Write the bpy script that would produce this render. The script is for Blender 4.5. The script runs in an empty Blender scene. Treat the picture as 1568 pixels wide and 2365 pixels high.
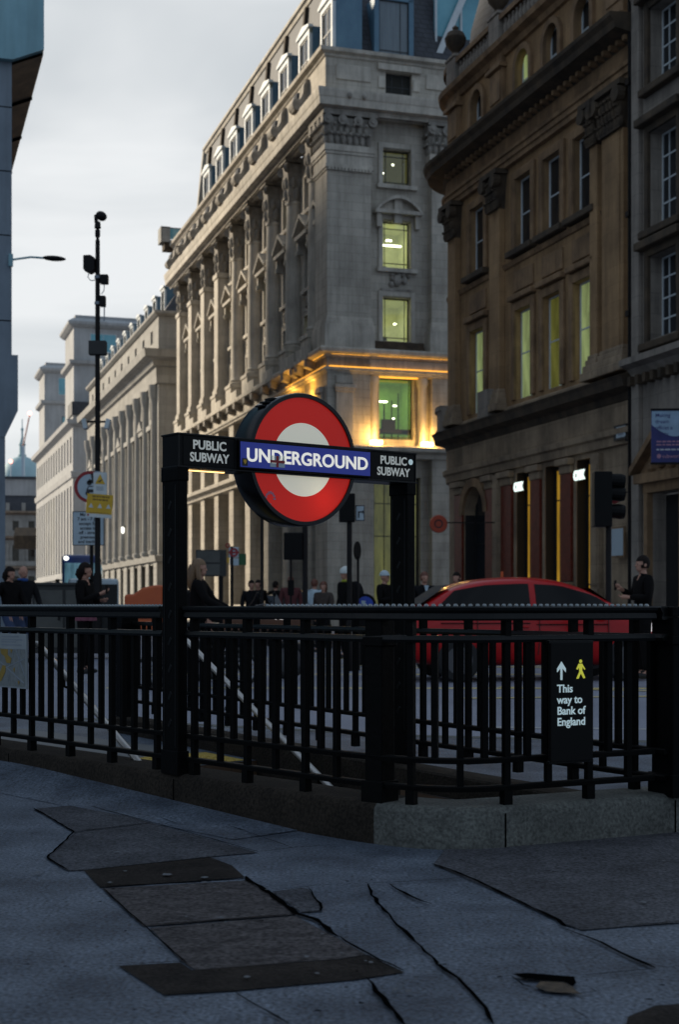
import bpy, bmesh, math, random
from math import radians as R, sin, cos, pi
from mathutils import Vector, Matrix
from mathutils.geometry import delaunay_2d_cdt

random.seed(7)
sc = bpy.context.scene
col = sc.collection
EYE = 1.0                       # the photographer crouches: eye level with the top rail
F = 3285.0                      # focal length in photo units (1568 x 2365)
HZ = 1400.0                     # horizon row
ANG = R(17.4)                   # street direction against the view axis
CA, SA = cos(ANG), sin(ANG)


def at(x, y, Y):
    """a point seen at photo position x, y, Y metres in front of the camera"""
    return Vector(((x - 784) / F * Y, Y, EYE + (HZ - y) / F * Y))


def ground(x, y, z=0.0):
    Y = (EYE - z) * F / (y - HZ)
    return Vector(((x - 784) / F * Y, Y, z))


def S(v, u, z=0.0):
    """street frame: v across the street, u along it"""
    return Vector((CA * v - SA * u, SA * v + CA * u, z))


# ------------------------------------------------------------------ camera, sky, sun, exposure
cam = bpy.data.cameras.new('camera')
cam_o = bpy.data.objects.new('camera', cam)
col.objects.link(cam_o)
cam_o.location = (0, 0, EYE)
cam_o.rotation_euler = (R(90), 0, 0)
cam.sensor_fit = 'VERTICAL'
cam.sensor_width = 24
cam.sensor_height = 36
cam.lens = 50
cam.shift_y = 217.5 / 2365
cam.clip_start = 0.1
cam.clip_end = 6000
cam.dof.use_dof = True
cam.dof.focus_distance = 7.3
cam.dof.aperture_fstop = 4.5
sc.camera = cam_o

SUN_EL, SUN_AZ = R(20), R(-58)          # azimuth from +Y towards +X
sun_dir = Vector((sin(SUN_AZ) * cos(SUN_EL), cos(SUN_AZ) * cos(SUN_EL), sin(SUN_EL)))
sl = bpy.data.lights.new('sun', 'SUN')
sl.energy = 5.0
sl.angle = R(14)
sl.color = (1.0, 0.86, 0.66)
so = bpy.data.objects.new('sun', sl)
so.rotation_euler = sun_dir.to_track_quat('Z', 'Y').to_euler()
so.location = (-60, 60, 60)
col.objects.link(so)

w = bpy.data.worlds.new('World')
sc.world = w
w.use_nodes = True
nt = w.node_tree
nt.nodes.clear()


def N(tree, kind, **kw):
    n = tree.nodes.new(kind)
    for k, v in kw.items():
        setattr(n, k, v)
    return n


tc = N(nt, 'ShaderNodeTexCoord')
sky = N(nt, 'ShaderNodeTexSky')
sky.sky_type = 'NISHITA'
sky.sun_disc = False
sky.sun_elevation = SUN_EL
sky.sun_rotation = SUN_AZ
mp = N(nt, 'ShaderNodeMapping')
mp.inputs['Scale'].default_value = (1.0, 1.0, 3.2)
nz = N(nt, 'ShaderNodeTexNoise')
nz.inputs['Scale'].default_value = 2.1
nz.inputs['Detail'].default_value = 5
nz.inputs['Roughness'].default_value = 0.5
nz.inputs['Distortion'].default_value = 0.4
cr = N(nt, 'ShaderNodeValToRGB')
cr.color_ramp.elements[0].position = 0.40
cr.color_ramp.elements[0].color = (0.54, 0.585, 0.62, 1)
cr.color_ramp.elements[1].position = 0.62
cr.color_ramp.elements[1].color = (0.90, 0.92, 0.93, 1)
sep = N(nt, 'ShaderNodeSeparateXYZ')
nt.links.new(tc.outputs['Generated'], mp.inputs['Vector'])
nt.links.new(mp.outputs[0], nz.inputs['Vector'])
nt.links.new(nz.outputs['Fac'], cr.inputs['Fac'])
nt.links.new(tc.outputs['Generated'], sep.inputs[0])
# overhead and behind the camera the overcast is thicker, dimmer and bluer
zr = N(nt, 'ShaderNodeMapRange', interpolation_type='SMOOTHSTEP')
zr.inputs['From Min'].default_value = 0.42
zr.inputs['From Max'].default_value = 0.75
nt.links.new(sep.outputs['Z'], zr.inputs['Value'])
yr = N(nt, 'ShaderNodeMapRange', interpolation_type='SMOOTHSTEP')
yr.inputs['From Min'].default_value = 0.55
yr.inputs['From Max'].default_value = -0.25
nt.links.new(sep.outputs['Y'], yr.inputs['Value'])
mx = N(nt, 'ShaderNodeMath', operation='MAXIMUM')
nt.links.new(zr.outputs[0], mx.inputs[0])
nt.links.new(yr.outputs[0], mx.inputs[1])
deep = N(nt, 'ShaderNodeMixRGB', blend_type='MULTIPLY')
deep.inputs['Color2'].default_value = (0.50, 0.60, 0.75, 1)
nt.links.new(mx.outputs[0], deep.inputs['Fac'])
nt.links.new(cr.outputs['Color'], deep.inputs['Color1'])
gain = N(nt, 'ShaderNodeMixRGB', blend_type='MULTIPLY')
gain.inputs['Fac'].default_value = 1
gain.inputs['Color2'].default_value = (9.0, 9.0, 9.0, 1)
nt.links.new(deep.outputs[0], gain.inputs['Color1'])
cover = N(nt, 'ShaderNodeMixRGB')
cover.inputs['Fac'].default_value = 0.94
nt.links.new(sky.outputs[0], cover.inputs['Color1'])
nt.links.new(gain.outputs[0], cover.inputs['Color2'])
bg = N(nt, 'ShaderNodeBackground')
bg.inputs['Strength'].default_value = 0.1
wo = N(nt, 'ShaderNodeOutputWorld')
nt.links.new(cover.outputs[0], bg.inputs['Color'])
nt.links.new(bg.outputs[0], wo.inputs[0])

sc.view_settings.view_transform = 'Standard'
sc.view_settings.look = 'None'
sc.view_settings.exposure = 0.12
sc.view_settings.gamma = 1.0
sc.cycles.use_denoising = True
sc.cycles.max_bounces = 6
sc.cycles.diffuse_bounces = 3
sc.cycles.glossy_bounces = 3
sc.cycles.transparent_max_bounces = 8
sc.cycles.caustics_reflective = False
sc.cycles.caustics_refractive = False
sc.cycles.sample_clamp_indirect = 4.0

# ------------------------------------------------------------------ materials
MATS = {}


def mat(name, base, rough=0.6, base2=None, scale=3.0, metal=0.0, bump=0.0, bump_scale=40.0, spec=0.5,
        emit=None, emit_s=0.0, coat=0.0, streak=0.0, joints=None, joint_dark=0.45, fine=0.0, stretch=(1, 1, 1), evar=0.0):
    """principled surface with noise mottling, optional vertical staining, ashlar joints and fine bump"""
    m = bpy.data.materials.new(name)
    m.use_nodes = True
    t = m.node_tree
    b = t.nodes['Principled BSDF']
    b.inputs['Roughness'].default_value = rough
    b.inputs['Metallic'].default_value = metal
    b.inputs['Specular IOR Level'].default_value = spec
    if coat:
        b.inputs['Coat Weight'].default_value = coat
        b.inputs['Coat Roughness'].default_value = 0.08
    c = N(t, 'ShaderNodeTexCoord')
    base2 = base2 or tuple(x * 0.72 for x in base)
    mpn = N(t, 'ShaderNodeMapping')
    mpn.inputs['Scale'].default_value = stretch
    t.links.new(c.outputs['Object'], mpn.inputs[0])
    n1 = N(t, 'ShaderNodeTexNoise')
    n1.inputs['Scale'].default_value = scale
    n1.inputs['Detail'].default_value = 6
    n1.inputs['Roughness'].default_value = 0.65
    t.links.new(mpn.outputs[0], n1.inputs['Vector'])
    r1 = N(t, 'ShaderNodeMapRange')
    r1.inputs['From Min'].default_value = 0.33
    r1.inputs['From Max'].default_value = 0.67
    t.links.new(n1.outputs['Fac'], r1.inputs['Value'])
    mixn = N(t, 'ShaderNodeMixRGB')
    mixn.inputs['Color1'].default_value = (*base, 1)
    mixn.inputs['Color2'].default_value = (*base2, 1)
    t.links.new(r1.outputs[0], mixn.inputs['Fac'])
    out = mixn.outputs[0]
    if streak:
        ms = N(t, 'ShaderNodeMapping')
        ms.inputs['Scale'].default_value = (2.2, 2.2, 0.22)
        ns = N(t, 'ShaderNodeTexNoise')
        ns.inputs['Scale'].default_value = 1.0
        ns.inputs['Detail'].default_value = 7
        ns.inputs['Roughness'].default_value = 0.7
        rs = N(t, 'ShaderNodeMapRange')
        rs.inputs['From Min'].default_value = 0.42
        rs.inputs['From Max'].default_value = 0.75
        rs.inputs['To Max'].default_value = streak
        mm = N(t, 'ShaderNodeMixRGB', blend_type='MULTIPLY')
        mm.inputs['Color2'].default_value = (0.22, 0.19, 0.16, 1)
        t.links.new(c.outputs['Object'], ms.inputs[0])
        t.links.new(ms.outputs[0], ns.inputs['Vector'])
        t.links.new(ns.outputs['Fac'], rs.inputs['Value'])
        t.links.new(rs.outputs[0], mm.inputs['Fac'])
        t.links.new(out, mm.inputs['Color1'])
        out = mm.outputs[0]
    hgt = None
    if joints:
        sp = N(t, 'ShaderNodeSeparateXYZ')
        t.links.new(c.outputs['Object'], sp.inputs[0])
        ad = N(t, 'ShaderNodeMath', operation='ADD')
        t.links.new(sp.outputs[0], ad.inputs[0])
        t.links.new(sp.outputs[1], ad.inputs[1])
        cb = N(t, 'ShaderNodeCombineXYZ')
        t.links.new(ad.outputs[0], cb.inputs[0])
        t.links.new(sp.outputs[2], cb.inputs[1])
        bk = N(t, 'ShaderNodeTexBrick')
        bk.inputs['Scale'].default_value = 1.0
        bk.inputs['Brick Width'].default_value = joints[0]
        bk.inputs['Row Height'].default_value = joints[1]
        bk.inputs['Mortar Size'].default_value = joints[2]
        bk.inputs['Mortar Smooth'].default_value = 0.3
        bk.inputs['Color1'].default_value = (1, 1, 1, 1)
        bk.inputs['Color2'].default_value = (0.84, 0.84, 0.84, 1)
        bk.inputs['Mortar'].default_value = (joint_dark,) * 3 + (1,)
        t.links.new(cb.outputs[0], bk.inputs['Vector'])
        mj = N(t, 'ShaderNodeMixRGB', blend_type='MULTIPLY')
        mj.inputs['Fac'].default_value = 1
        t.links.new(out, mj.inputs['Color1'])
        t.links.new(bk.outputs['Color'], mj.inputs['Color2'])
        out = mj.outputs[0]
    if fine:
        nf = N(t, 'ShaderNodeTexNoise')
        nf.inputs['Scale'].default_value = bump_scale
        nf.inputs['Detail'].default_value = 3
        t.links.new(c.outputs['Object'], nf.inputs['Vector'])
        rf = N(t, 'ShaderNodeMapRange')
        rf.inputs['From Min'].default_value = 0.3
        rf.inputs['From Max'].default_value = 0.7
        rf.inputs['To Min'].default_value = 1 - fine
        rf.inputs['To Max'].default_value = 1 + fine
        t.links.new(nf.outputs['Fac'], rf.inputs['Value'])
        mf = N(t, 'ShaderNodeMixRGB', blend_type='MULTIPLY')
        mf.inputs['Fac'].default_value = 1
        t.links.new(out, mf.inputs['Color1'])
        t.links.new(rf.outputs[0], mf.inputs['Color2'])
        out = mf.outputs[0]
    t.links.new(out, b.inputs['Base Color'])
    if bump:
        nb = N(t, 'ShaderNodeTexNoise')
        nb.inputs['Scale'].default_value = bump_scale
        nb.inputs['Detail'].default_value = 4
        t.links.new(c.outputs['Object'], nb.inputs['Vector'])
        bp = N(t, 'ShaderNodeBump')
        bp.inputs['Strength'].default_value = bump
        bp.inputs['Distance'].default_value = 0.01
        t.links.new(nb.outputs['Fac'], bp.inputs['Height'])
        t.links.new(bp.outputs[0], b.inputs['Normal'])
    if emit:
        b.inputs['Emission Color'].default_value = (*emit, 1)
        b.inputs['Emission Strength'].default_value = emit_s
        if evar:                     # noise makes the painted glow uneven, as if from a furnished lit room
            re_ = N(t, 'ShaderNodeMapRange')
            re_.inputs['To Min'].default_value = emit_s * (1 + evar)
            re_.inputs['To Max'].default_value = emit_s * (1 - evar)
            t.links.new(r1.outputs[0], re_.inputs['Value'])
            t.links.new(re_.outputs[0], b.inputs['Emission Strength'])
    MATS[name] = m
    return m


def glass(name, tint=(0.03, 0.035, 0.04), rough=0.06, emit=None, emit_s=0.0, scale=0.6, tint2=None):
    return mat(name, tint, rough, tint2 or tuple(x * 0.5 for x in tint), scale=scale, spec=0.6, emit=emit, emit_s=emit_s, evar=0.75 if emit else 0.0, stretch=(2.6, 2.6, .5) if emit else (1, 1, 1),
               bump=0.03, bump_scale=1.2)


def clear(name, tint=(0.9, 0.95, 0.92), gloss=0.1):
    m = bpy.data.materials.new(name)
    m.use_nodes = True
    t = m.node_tree
    t.nodes.clear()
    o = N(t, 'ShaderNodeOutputMaterial')
    mxs = N(t, 'ShaderNodeMixShader')
    mxs.inputs[0].default_value = gloss
    tr = N(t, 'ShaderNodeBsdfTransparent')
    tr.inputs[0].default_value = (*tint, 1)
    gl = N(t, 'ShaderNodeBsdfGlossy')
    gl.inputs['Roughness'].default_value = 0.05
    t.links.new(tr.outputs[0], mxs.inputs[1])
    t.links.new(gl.outputs[0], mxs.inputs[2])
    t.links.new(mxs.outputs[0], o.inputs[0])
    MATS[name] = m
    return m


M_ = MATS
mat('portland', (0.62, 0.565, 0.47), 0.85, (0.42, 0.38, 0.315), scale=0.5, streak=0.55, joints=(1.3, 0.42, 0.012), joint_dark=0.62, bump=0.25, bump_scale=25)
mat('portland_trim', (0.64, 0.585, 0.49), 0.85, (0.42, 0.385, 0.325), scale=0.9, streak=0.6, bump=0.3, bump_scale=18)
mat('carving', (0.40, 0.37, 0.32), 0.9, (0.22, 0.20, 0.17), scale=2.5, streak=0.5, bump=0.8, bump_scale=6)
mat('brown_stone', (0.45, 0.275, 0.130), 0.85, (0.26, 0.155, 0.073), scale=0.7, streak=0.6, joints=(1.1, 0.5, 0.01), joint_dark=0.75, bump=0.3, bump_scale=20)
mat('brown_trim', (0.36, 0.220, 0.110), 0.85, (0.16, 0.096, 0.050), scale=1.2, streak=0.7, bump=0.35, bump_scale=16)
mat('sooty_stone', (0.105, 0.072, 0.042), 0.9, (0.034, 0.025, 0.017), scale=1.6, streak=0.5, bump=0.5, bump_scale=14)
mat('buff_stone', (0.45, 0.33, 0.21), 0.85, (0.22, 0.16, 0.105), scale=0.8, streak=0.6, joints=(1.2, 0.55, 0.012), joint_dark=0.7, bump=0.3, bump_scale=22)
mat('grey_stone', (0.38, 0.325, 0.265), 0.85, (0.21, 0.18, 0.15), scale=0.7, streak=0.7, joints=(1.2, 0.55, 0.012), joint_dark=0.7, bump=0.3, bump_scale=22)
mat('pale_stone', (0.40, 0.385, 0.35), 0.85, (0.30, 0.29, 0.265), scale=0.4, streak=0.4, joints=(1.4, 0.6, 0.015), joint_dark=0.75)
mat('far_stone', (0.46, 0.46, 0.45), 0.9, (0.37, 0.37, 0.365), scale=0.3, streak=0.35)
mat('red_granite', (0.17, 0.034, 0.018), 0.4, (0.09, 0.018, 0.010), scale=6, spec=0.15, fine=0.35, bump_scale=60)
mat('slate', (0.060, 0.064, 0.075), 0.7, (0.035, 0.038, 0.046), scale=2.0, joints=(0.5, 0.28, 0.03), joint_dark=0.45)
mat('lead_blue', (0.10, 0.20, 0.27), 0.5, (0.07, 0.15, 0.22), scale=1.5)
mat('white_paint', (0.62, 0.66, 0.66), 0.6, (0.5, 0.54, 0.55), scale=2)
mat('dark_frame', (0.02, 0.021, 0.022), 0.45)
mat('black_jamb', (0.008, 0.008, 0.008), 0.7)
glass('dark_glass', (0.022, 0.026, 0.030))
glass('grey_glass', (0.045, 0.055, 0.062))
glass('blue_glass', (0.10, 0.32, 0.40), tint2=(0.20, 0.46, 0.52), scale=0.4)
glass('amber_glass', (0.25, 0.14, 0.03), emit=(1.0, 0.55, 0.05), emit_s=0.20)
glass('green_glass', (0.06, 0.08, 0.03), emit=(0.55, 0.68, 0.28), emit_s=0.22)
glass('olive_glass', (0.05, 0.05, 0.02), emit=(0.42, 0.42, 0.08), emit_s=0.12)
glass('warm_far_glass', (0.2, 0.18, 0.1), emit=(1.0, 0.82, 0.40), emit_s=0.35)
clear('clear_glass')
mat('curtain', (0.55, 0.62, 0.58), 0.9, (0.40, 0.46, 0.42), scale=4, emit=(0.5, 0.66, 0.42), emit_s=0.13, evar=0.6, stretch=(6, 6, 0.15))  # backlight from the room put into the cloth as a faint glow
mat('curtain_unlit', (0.22, 0.26, 0.28), 0.9, (0.14, 0.17, 0.19), scale=4, stretch=(6, 6, 0.1))
mat('room_wall', (0.5, 0.5, 0.3), 0.9, emit=(0.66, 0.72, 0.32), emit_s=0.14)  # room surfaces, here and below, glow faintly: lamplight put into the material
mat('room_green', (0.3, 0.45, 0.15), 0.9, emit=(0.34, 0.48, 0.14), emit_s=0.12)
mat('room_dim', (0.15, 0.14, 0.06), 0.9, emit=(0.30, 0.28, 0.06), emit_s=0.12)
mat('tube_light', (1, 1, 0.8), 0.5, emit=(1.0, 1.0, 0.72), emit_s=6.0)
mat('room_dark', (0.02, 0.02, 0.015), 0.8)
mat('uplight', (0.5, 0.4, 0.2), 0.5, emit=(1.0, 0.62, 0.20), emit_s=14.0)
mat('led_strip', (0.5, 0.4, 0.2), 0.5, emit=(1.0, 0.42, 0.03), emit_s=1.7)
mat('panel_teal', (0.26, 0.46, 0.51), 0.55, (0.20, 0.37, 0.42), scale=0.6, streak=0.3, bump=0.1, bump_scale=8)
mat('panel_grey', (0.21, 0.255, 0.295), 0.6, (0.15, 0.185, 0.22), scale=0.6, streak=0.4, bump=0.1, bump_scale=8)
mat('soffit_brown', (0.30, 0.22, 0.15), 0.8, (0.15, 0.115, 0.085), scale=1.5, streak=0.2)
mat('copper_green', (0.40, 0.56, 0.57), 0.7, (0.30, 0.45, 0.47), scale=0.15, stretch=(1, 1, 0.2))
# street level
mat('pavement', (0.112, 0.136, 0.172), 0.6, (0.034, 0.043, 0.060), scale=2.2, spec=0.3, bump=0.9, bump_scale=75, fine=0.75)
mat('slab_brown', (0.076, 0.078, 0.088), 0.85, (0.036, 0.037, 0.043), spec=0.2, scale=3.2, bump=1.0, bump_scale=75, fine=0.7)
mat('slab_rough', (0.082, 0.074, 0.074), 0.9, (0.036, 0.032, 0.033), spec=0.15, scale=7, bump=1.2, bump_scale=60, fine=0.6, stretch=(1, 2.2, 1))
mat('slab_dark', (0.028, 0.023, 0.020), 0.9, (0.012, 0.010, 0.009), spec=0.1, scale=6, bump=0.9, bump_scale=80, fine=0.45)
mat('groove', (0.003, 0.003, 0.003), 0.95, scale=9, spec=0.0)
mat('gum', (0.10, 0.108, 0.12), 0.8, scale=9)
mat('dirt_fill', (0.09, 0.06, 0.035), 0.95, (0.02, 0.015, 0.01), scale=22, bump=1, bump_scale=60)
mat('asphalt', (0.21, 0.225, 0.275), 0.75, (0.15, 0.16, 0.20), scale=0.35, bump=0.4, bump_scale=90, fine=0.2)
mat('paving_pale', (0.26, 0.27, 0.275), 0.7, (0.20, 0.21, 0.215), scale=1.5, joints=(0.6, 0.6, 0.012), joint_dark=0.5)
mat('yellow_paint', (0.70, 0.55, 0.18), 0.7, (0.46, 0.39, 0.18), scale=5)
mat('white_line', (0.45, 0.45, 0.43), 0.7, (0.25, 0.25, 0.25), scale=6)
mat('granite', (0.115, 0.120, 0.106), 0.8, (0.050, 0.052, 0.046), scale=4, bump=0.6, bump_scale=70, fine=0.5, streak=0.4)
mat('granite_brown', (0.034, 0.027, 0.020), 0.9, (0.016, 0.013, 0.010), spec=0.15, scale=4, bump=0.6, bump_scale=70, fine=0.5, streak=0.4)  # darker and browner stone than the granite of the end
mat('pit_tile', (0.13, 0.075, 0.042), 0.6, (0.09, 0.052, 0.03), scale=3, joints=(0.3, 0.15, 0.006))
mat('step_stone', (0.15, 0.14, 0.125), 0.8, (0.1, 0.095, 0.085), scale=5, fine=0.3, bump_scale=60)
mat('step_nosing', (0.55, 0.52, 0.45), 0.7)
mat('tactile', (0.50, 0.34, 0.06), 0.8, scale=5)
mat('black_paint', (0.0030, 0.0032, 0.0030), 0.55, (0.002, 0.002, 0.002), scale=6, spec=0.07, bump=0.25, bump_scale=30)
mat('rail_paint', (0.004, 0.005, 0.0048), 0.36, (0.003, 0.003, 0.003), scale=8, spec=0.20, bump=0.2, bump_scale=35)
mat('bead_metal', (0.24, 0.27, 0.28), 0.35, metal=0.6)
mat('steel', (0.50, 0.48, 0.45), 0.32, (0.38, 0.36, 0.34), metal=0.55, scale=8)
mat('sign_black', (0.005, 0.005, 0.005), 0.5, spec=0.12)
mat('sign_letters', (0.62, 0.64, 0.60), 0.5, emit=(0.9, 0.93, 0.85), emit_s=0.16)
mat('lit_letters', (0.85, 0.84, 0.78), 0.5, emit=(1.0, 0.97, 0.86), emit_s=0.50)
mat('sign_blue', (0.020, 0.030, 0.22), 0.4, (0.015, 0.024, 0.17), scale=3, emit=(0.02, 0.035, 0.30), emit_s=0.30)
mat('drum_black', (0.006, 0.0065, 0.008), 0.25, (0.004, 0.004, 0.005), scale=6, spec=0.25)


def backlit(name, colr, e, tr):
    """acrylic face lit by the lamp inside the drum"""
    m = bpy.data.materials.new(name)
    m.use_nodes = True
    t = m.node_tree
    t.nodes.clear()
    o = N(t, 'ShaderNodeOutputMaterial')
    d = N(t, 'ShaderNodeBsdfPrincipled')
    d.inputs['Base Color'].default_value = (*colr, 1)
    d.inputs['Roughness'].default_value = 0.35
    d.inputs['Emission Color'].default_value = (*colr, 1)
    d.inputs['Emission Strength'].default_value = e
    tl = N(t, 'ShaderNodeBsdfTranslucent')
    tl.inputs[0].default_value = (*colr, 1)
    mxs = N(t, 'ShaderNodeMixShader')
    mxs.inputs[0].default_value = tr
    t.links.new(d.outputs[0], mxs.inputs[1])
    t.links.new(tl.outputs[0], mxs.inputs[2])
    t.links.new(mxs.outputs[0], o.inputs[0])
    MATS[name] = m


backlit('roundel_red', (0.62, 0.020, 0.012), 0.50, 0.45)
backlit('roundel_white', (0.78, 0.80, 0.68), 0.56, 0.40)
mat('drum_inside', (0.8, 0.8, 0.78), 0.8)
mat('pole_black', (0.006, 0.005, 0.005), 0.5, (0.010, 0.008, 0.008), scale=9, spec=0.15)
mat('plastic_white', (0.55, 0.60, 0.60), 0.5)
mat('plate_white', (0.42, 0.50, 0.54), 0.5, (0.36, 0.44, 0.48), scale=3)
mat('plate_pale', (0.60, 0.64, 0.62), 0.5)
mat('plate_yellow', (0.60, 0.36, 0.015), 0.5, (0.50, 0.30, 0.012), scale=4)
mat('plate_red', (0.30, 0.012, 0.014), 0.5)
mat('ink', (0.02, 0.02, 0.022), 0.6)
mat('ink_brown', (0.20, 0.12, 0.01), 0.6)
mat('ink_grey', (0.25, 0.29, 0.33), 0.6)
mat('navy', (0.018, 0.022, 0.15), 0.5)
mat('banner_pale', (0.32, 0.46, 0.60), 0.6)
mat('pink_ink', (0.45, 0.22, 0.30), 0.6)
mat('white_ink', (0.62, 0.62, 0.66), 0.6)
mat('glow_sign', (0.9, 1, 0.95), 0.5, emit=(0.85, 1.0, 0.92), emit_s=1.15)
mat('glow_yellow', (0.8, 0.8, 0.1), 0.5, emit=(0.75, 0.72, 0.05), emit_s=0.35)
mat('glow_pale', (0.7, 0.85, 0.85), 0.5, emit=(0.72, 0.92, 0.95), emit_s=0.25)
mat('orange_sign', (0.40, 0.05, 0.015), 0.6, (0.33, 0.045, 0.015), scale=6)
mat('blue_sign', (0.015, 0.06, 0.42), 0.45)
mat('green_plate', (0.02, 0.10, 0.03), 0.6)
mat('cabinet_grey', (0.035, 0.036, 0.033), 0.75, (0.022, 0.022, 0.021), scale=3, streak=0.4)
mat('cabinet_panel', (0.085, 0.085, 0.075), 0.8, (0.06, 0.06, 0.052), scale=4)
mat('map_paper', (0.27, 0.30, 0.31), 0.5, (0.23, 0.26, 0.27), scale=6)
mat('map_land', (0.13, 0.145, 0.14), 0.5, (0.20, 0.22, 0.22), scale=38)
mat('map_yellow', (0.30, 0.20, 0.03), 0.5)
mat('brown_board', (0.10, 0.035, 0.012), 0.6)
# vehicles and people
mat('car_red', (0.42, 0.006, 0.008), 0.3, (0.38, 0.006, 0.007), scale=3, coat=0.25, spec=0.2)
mat('car_glass', (0.004, 0.004, 0.004), 0.08, (0.003, 0.003, 0.003), spec=0.18)
mat('rubber', (0.012, 0.012, 0.012), 0.8)
mat('alloy', (0.10, 0.10, 0.105), 0.45, metal=0.6)
mat('headlight', (0.75, 0.78, 0.8), 0.15, emit=(1, .92, 0.9), emit_s=0.7)
mat('tail_red', (0.5, 0.02, 0.02), 0.3, emit=(1, 0.05, 0.03), emit_s=0.5)
mat('bus_blue', (0.015, 0.055, 0.28), 0.35, (0.013, 0.05, 0.25), coat=0.5)
glass('bus_glass', (0.20, 0.36, 0.44), tint2=(0.10, 0.22, 0.30), scale=1.5, emit=(0.25, 0.55, 0.70), emit_s=0.16)
mat('amber_lamp', (0.8, 0.5, 0.2), 0.4, emit=(1.0, 0.6, 0.2), emit_s=3.0)
mat('white_lamp', (0.9, 0.9, 0.85), 0.4, emit=(1.0, 1.0, 0.9), emit_s=2.0)
mat('red_lamp', (0.9, 0.2, 0.15), 0.4, emit=(1.0, 0.25, 0.2), emit_s=5.0)
mat('van_white', (0.42, 0.50, 0.54), 0.4, (0.38, 0.46, 0.5), coat=0.4)
mat('trike_orange', (0.50, 0.10, 0.02), 0.5, (0.42, 0.075, 0.018), scale=3)
mat('skin', (0.42, 0.22, 0.15), 0.55, (0.36, 0.18, 0.12), scale=12)
mat('skin_brown', (0.20, 0.10, 0.065), 0.55, (0.16, 0.08, 0.05), scale=12)
mat('hair_dark', (0.010, 0.007, 0.006), 0.7, (0.018, 0.012, 0.010), spec=0.1, scale=40, stretch=(1, 1, 0.15))
mat('hair_fair', (0.20, 0.115, 0.05), 0.55, (0.11, 0.06, 0.03), scale=40, stretch=(1, 1, 0.15))
mat('hair_red', (0.14, 0.04, 0.018), 0.55, (0.08, 0.025, 0.012), scale=40, stretch=(1, 1, 0.15))
mat('cloth_black', (0.005, 0.0045, 0.0045), 0.9, (0.008, 0.007, 0.007), spec=0.1, scale=10, bump=0.4, bump_scale=30)
mat('cloth_charcoal', (0.012, 0.012, 0.013), 0.9, (0.008, 0.008, 0.009), spec=0.1, scale=10, bump=0.4, bump_scale=30)
mat('cloth_brown', (0.05, 0.035, 0.028), 0.9, scale=10)
mat('cloth_blue', (0.02, 0.08, 0.28), 0.9, scale=10)
mat('cloth_jeans', (0.03, 0.05, 0.11), 0.9, scale=10)
mat('cloth_white', (0.45, 0.55, 0.60), 0.9, scale=10)
mat('cloth_pink', (0.20, 0.07, 0.10), 0.9, (0.12, 0.03, 0.05), scale=16)
mat('cloth_red', (0.10, 0.025, 0.025), 0.9, scale=10)
mat('cloth_hiviz', (0.35, 0.38, 0.03), 0.8)
mat('helmet_white', (0.62, 0.66, 0.62), 0.35, coat=0.4)
mat('cone_orange', (0.65, 0.10, 0.015), 0.6)

# ------------------------------------------------------------------ mesh builder


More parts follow.
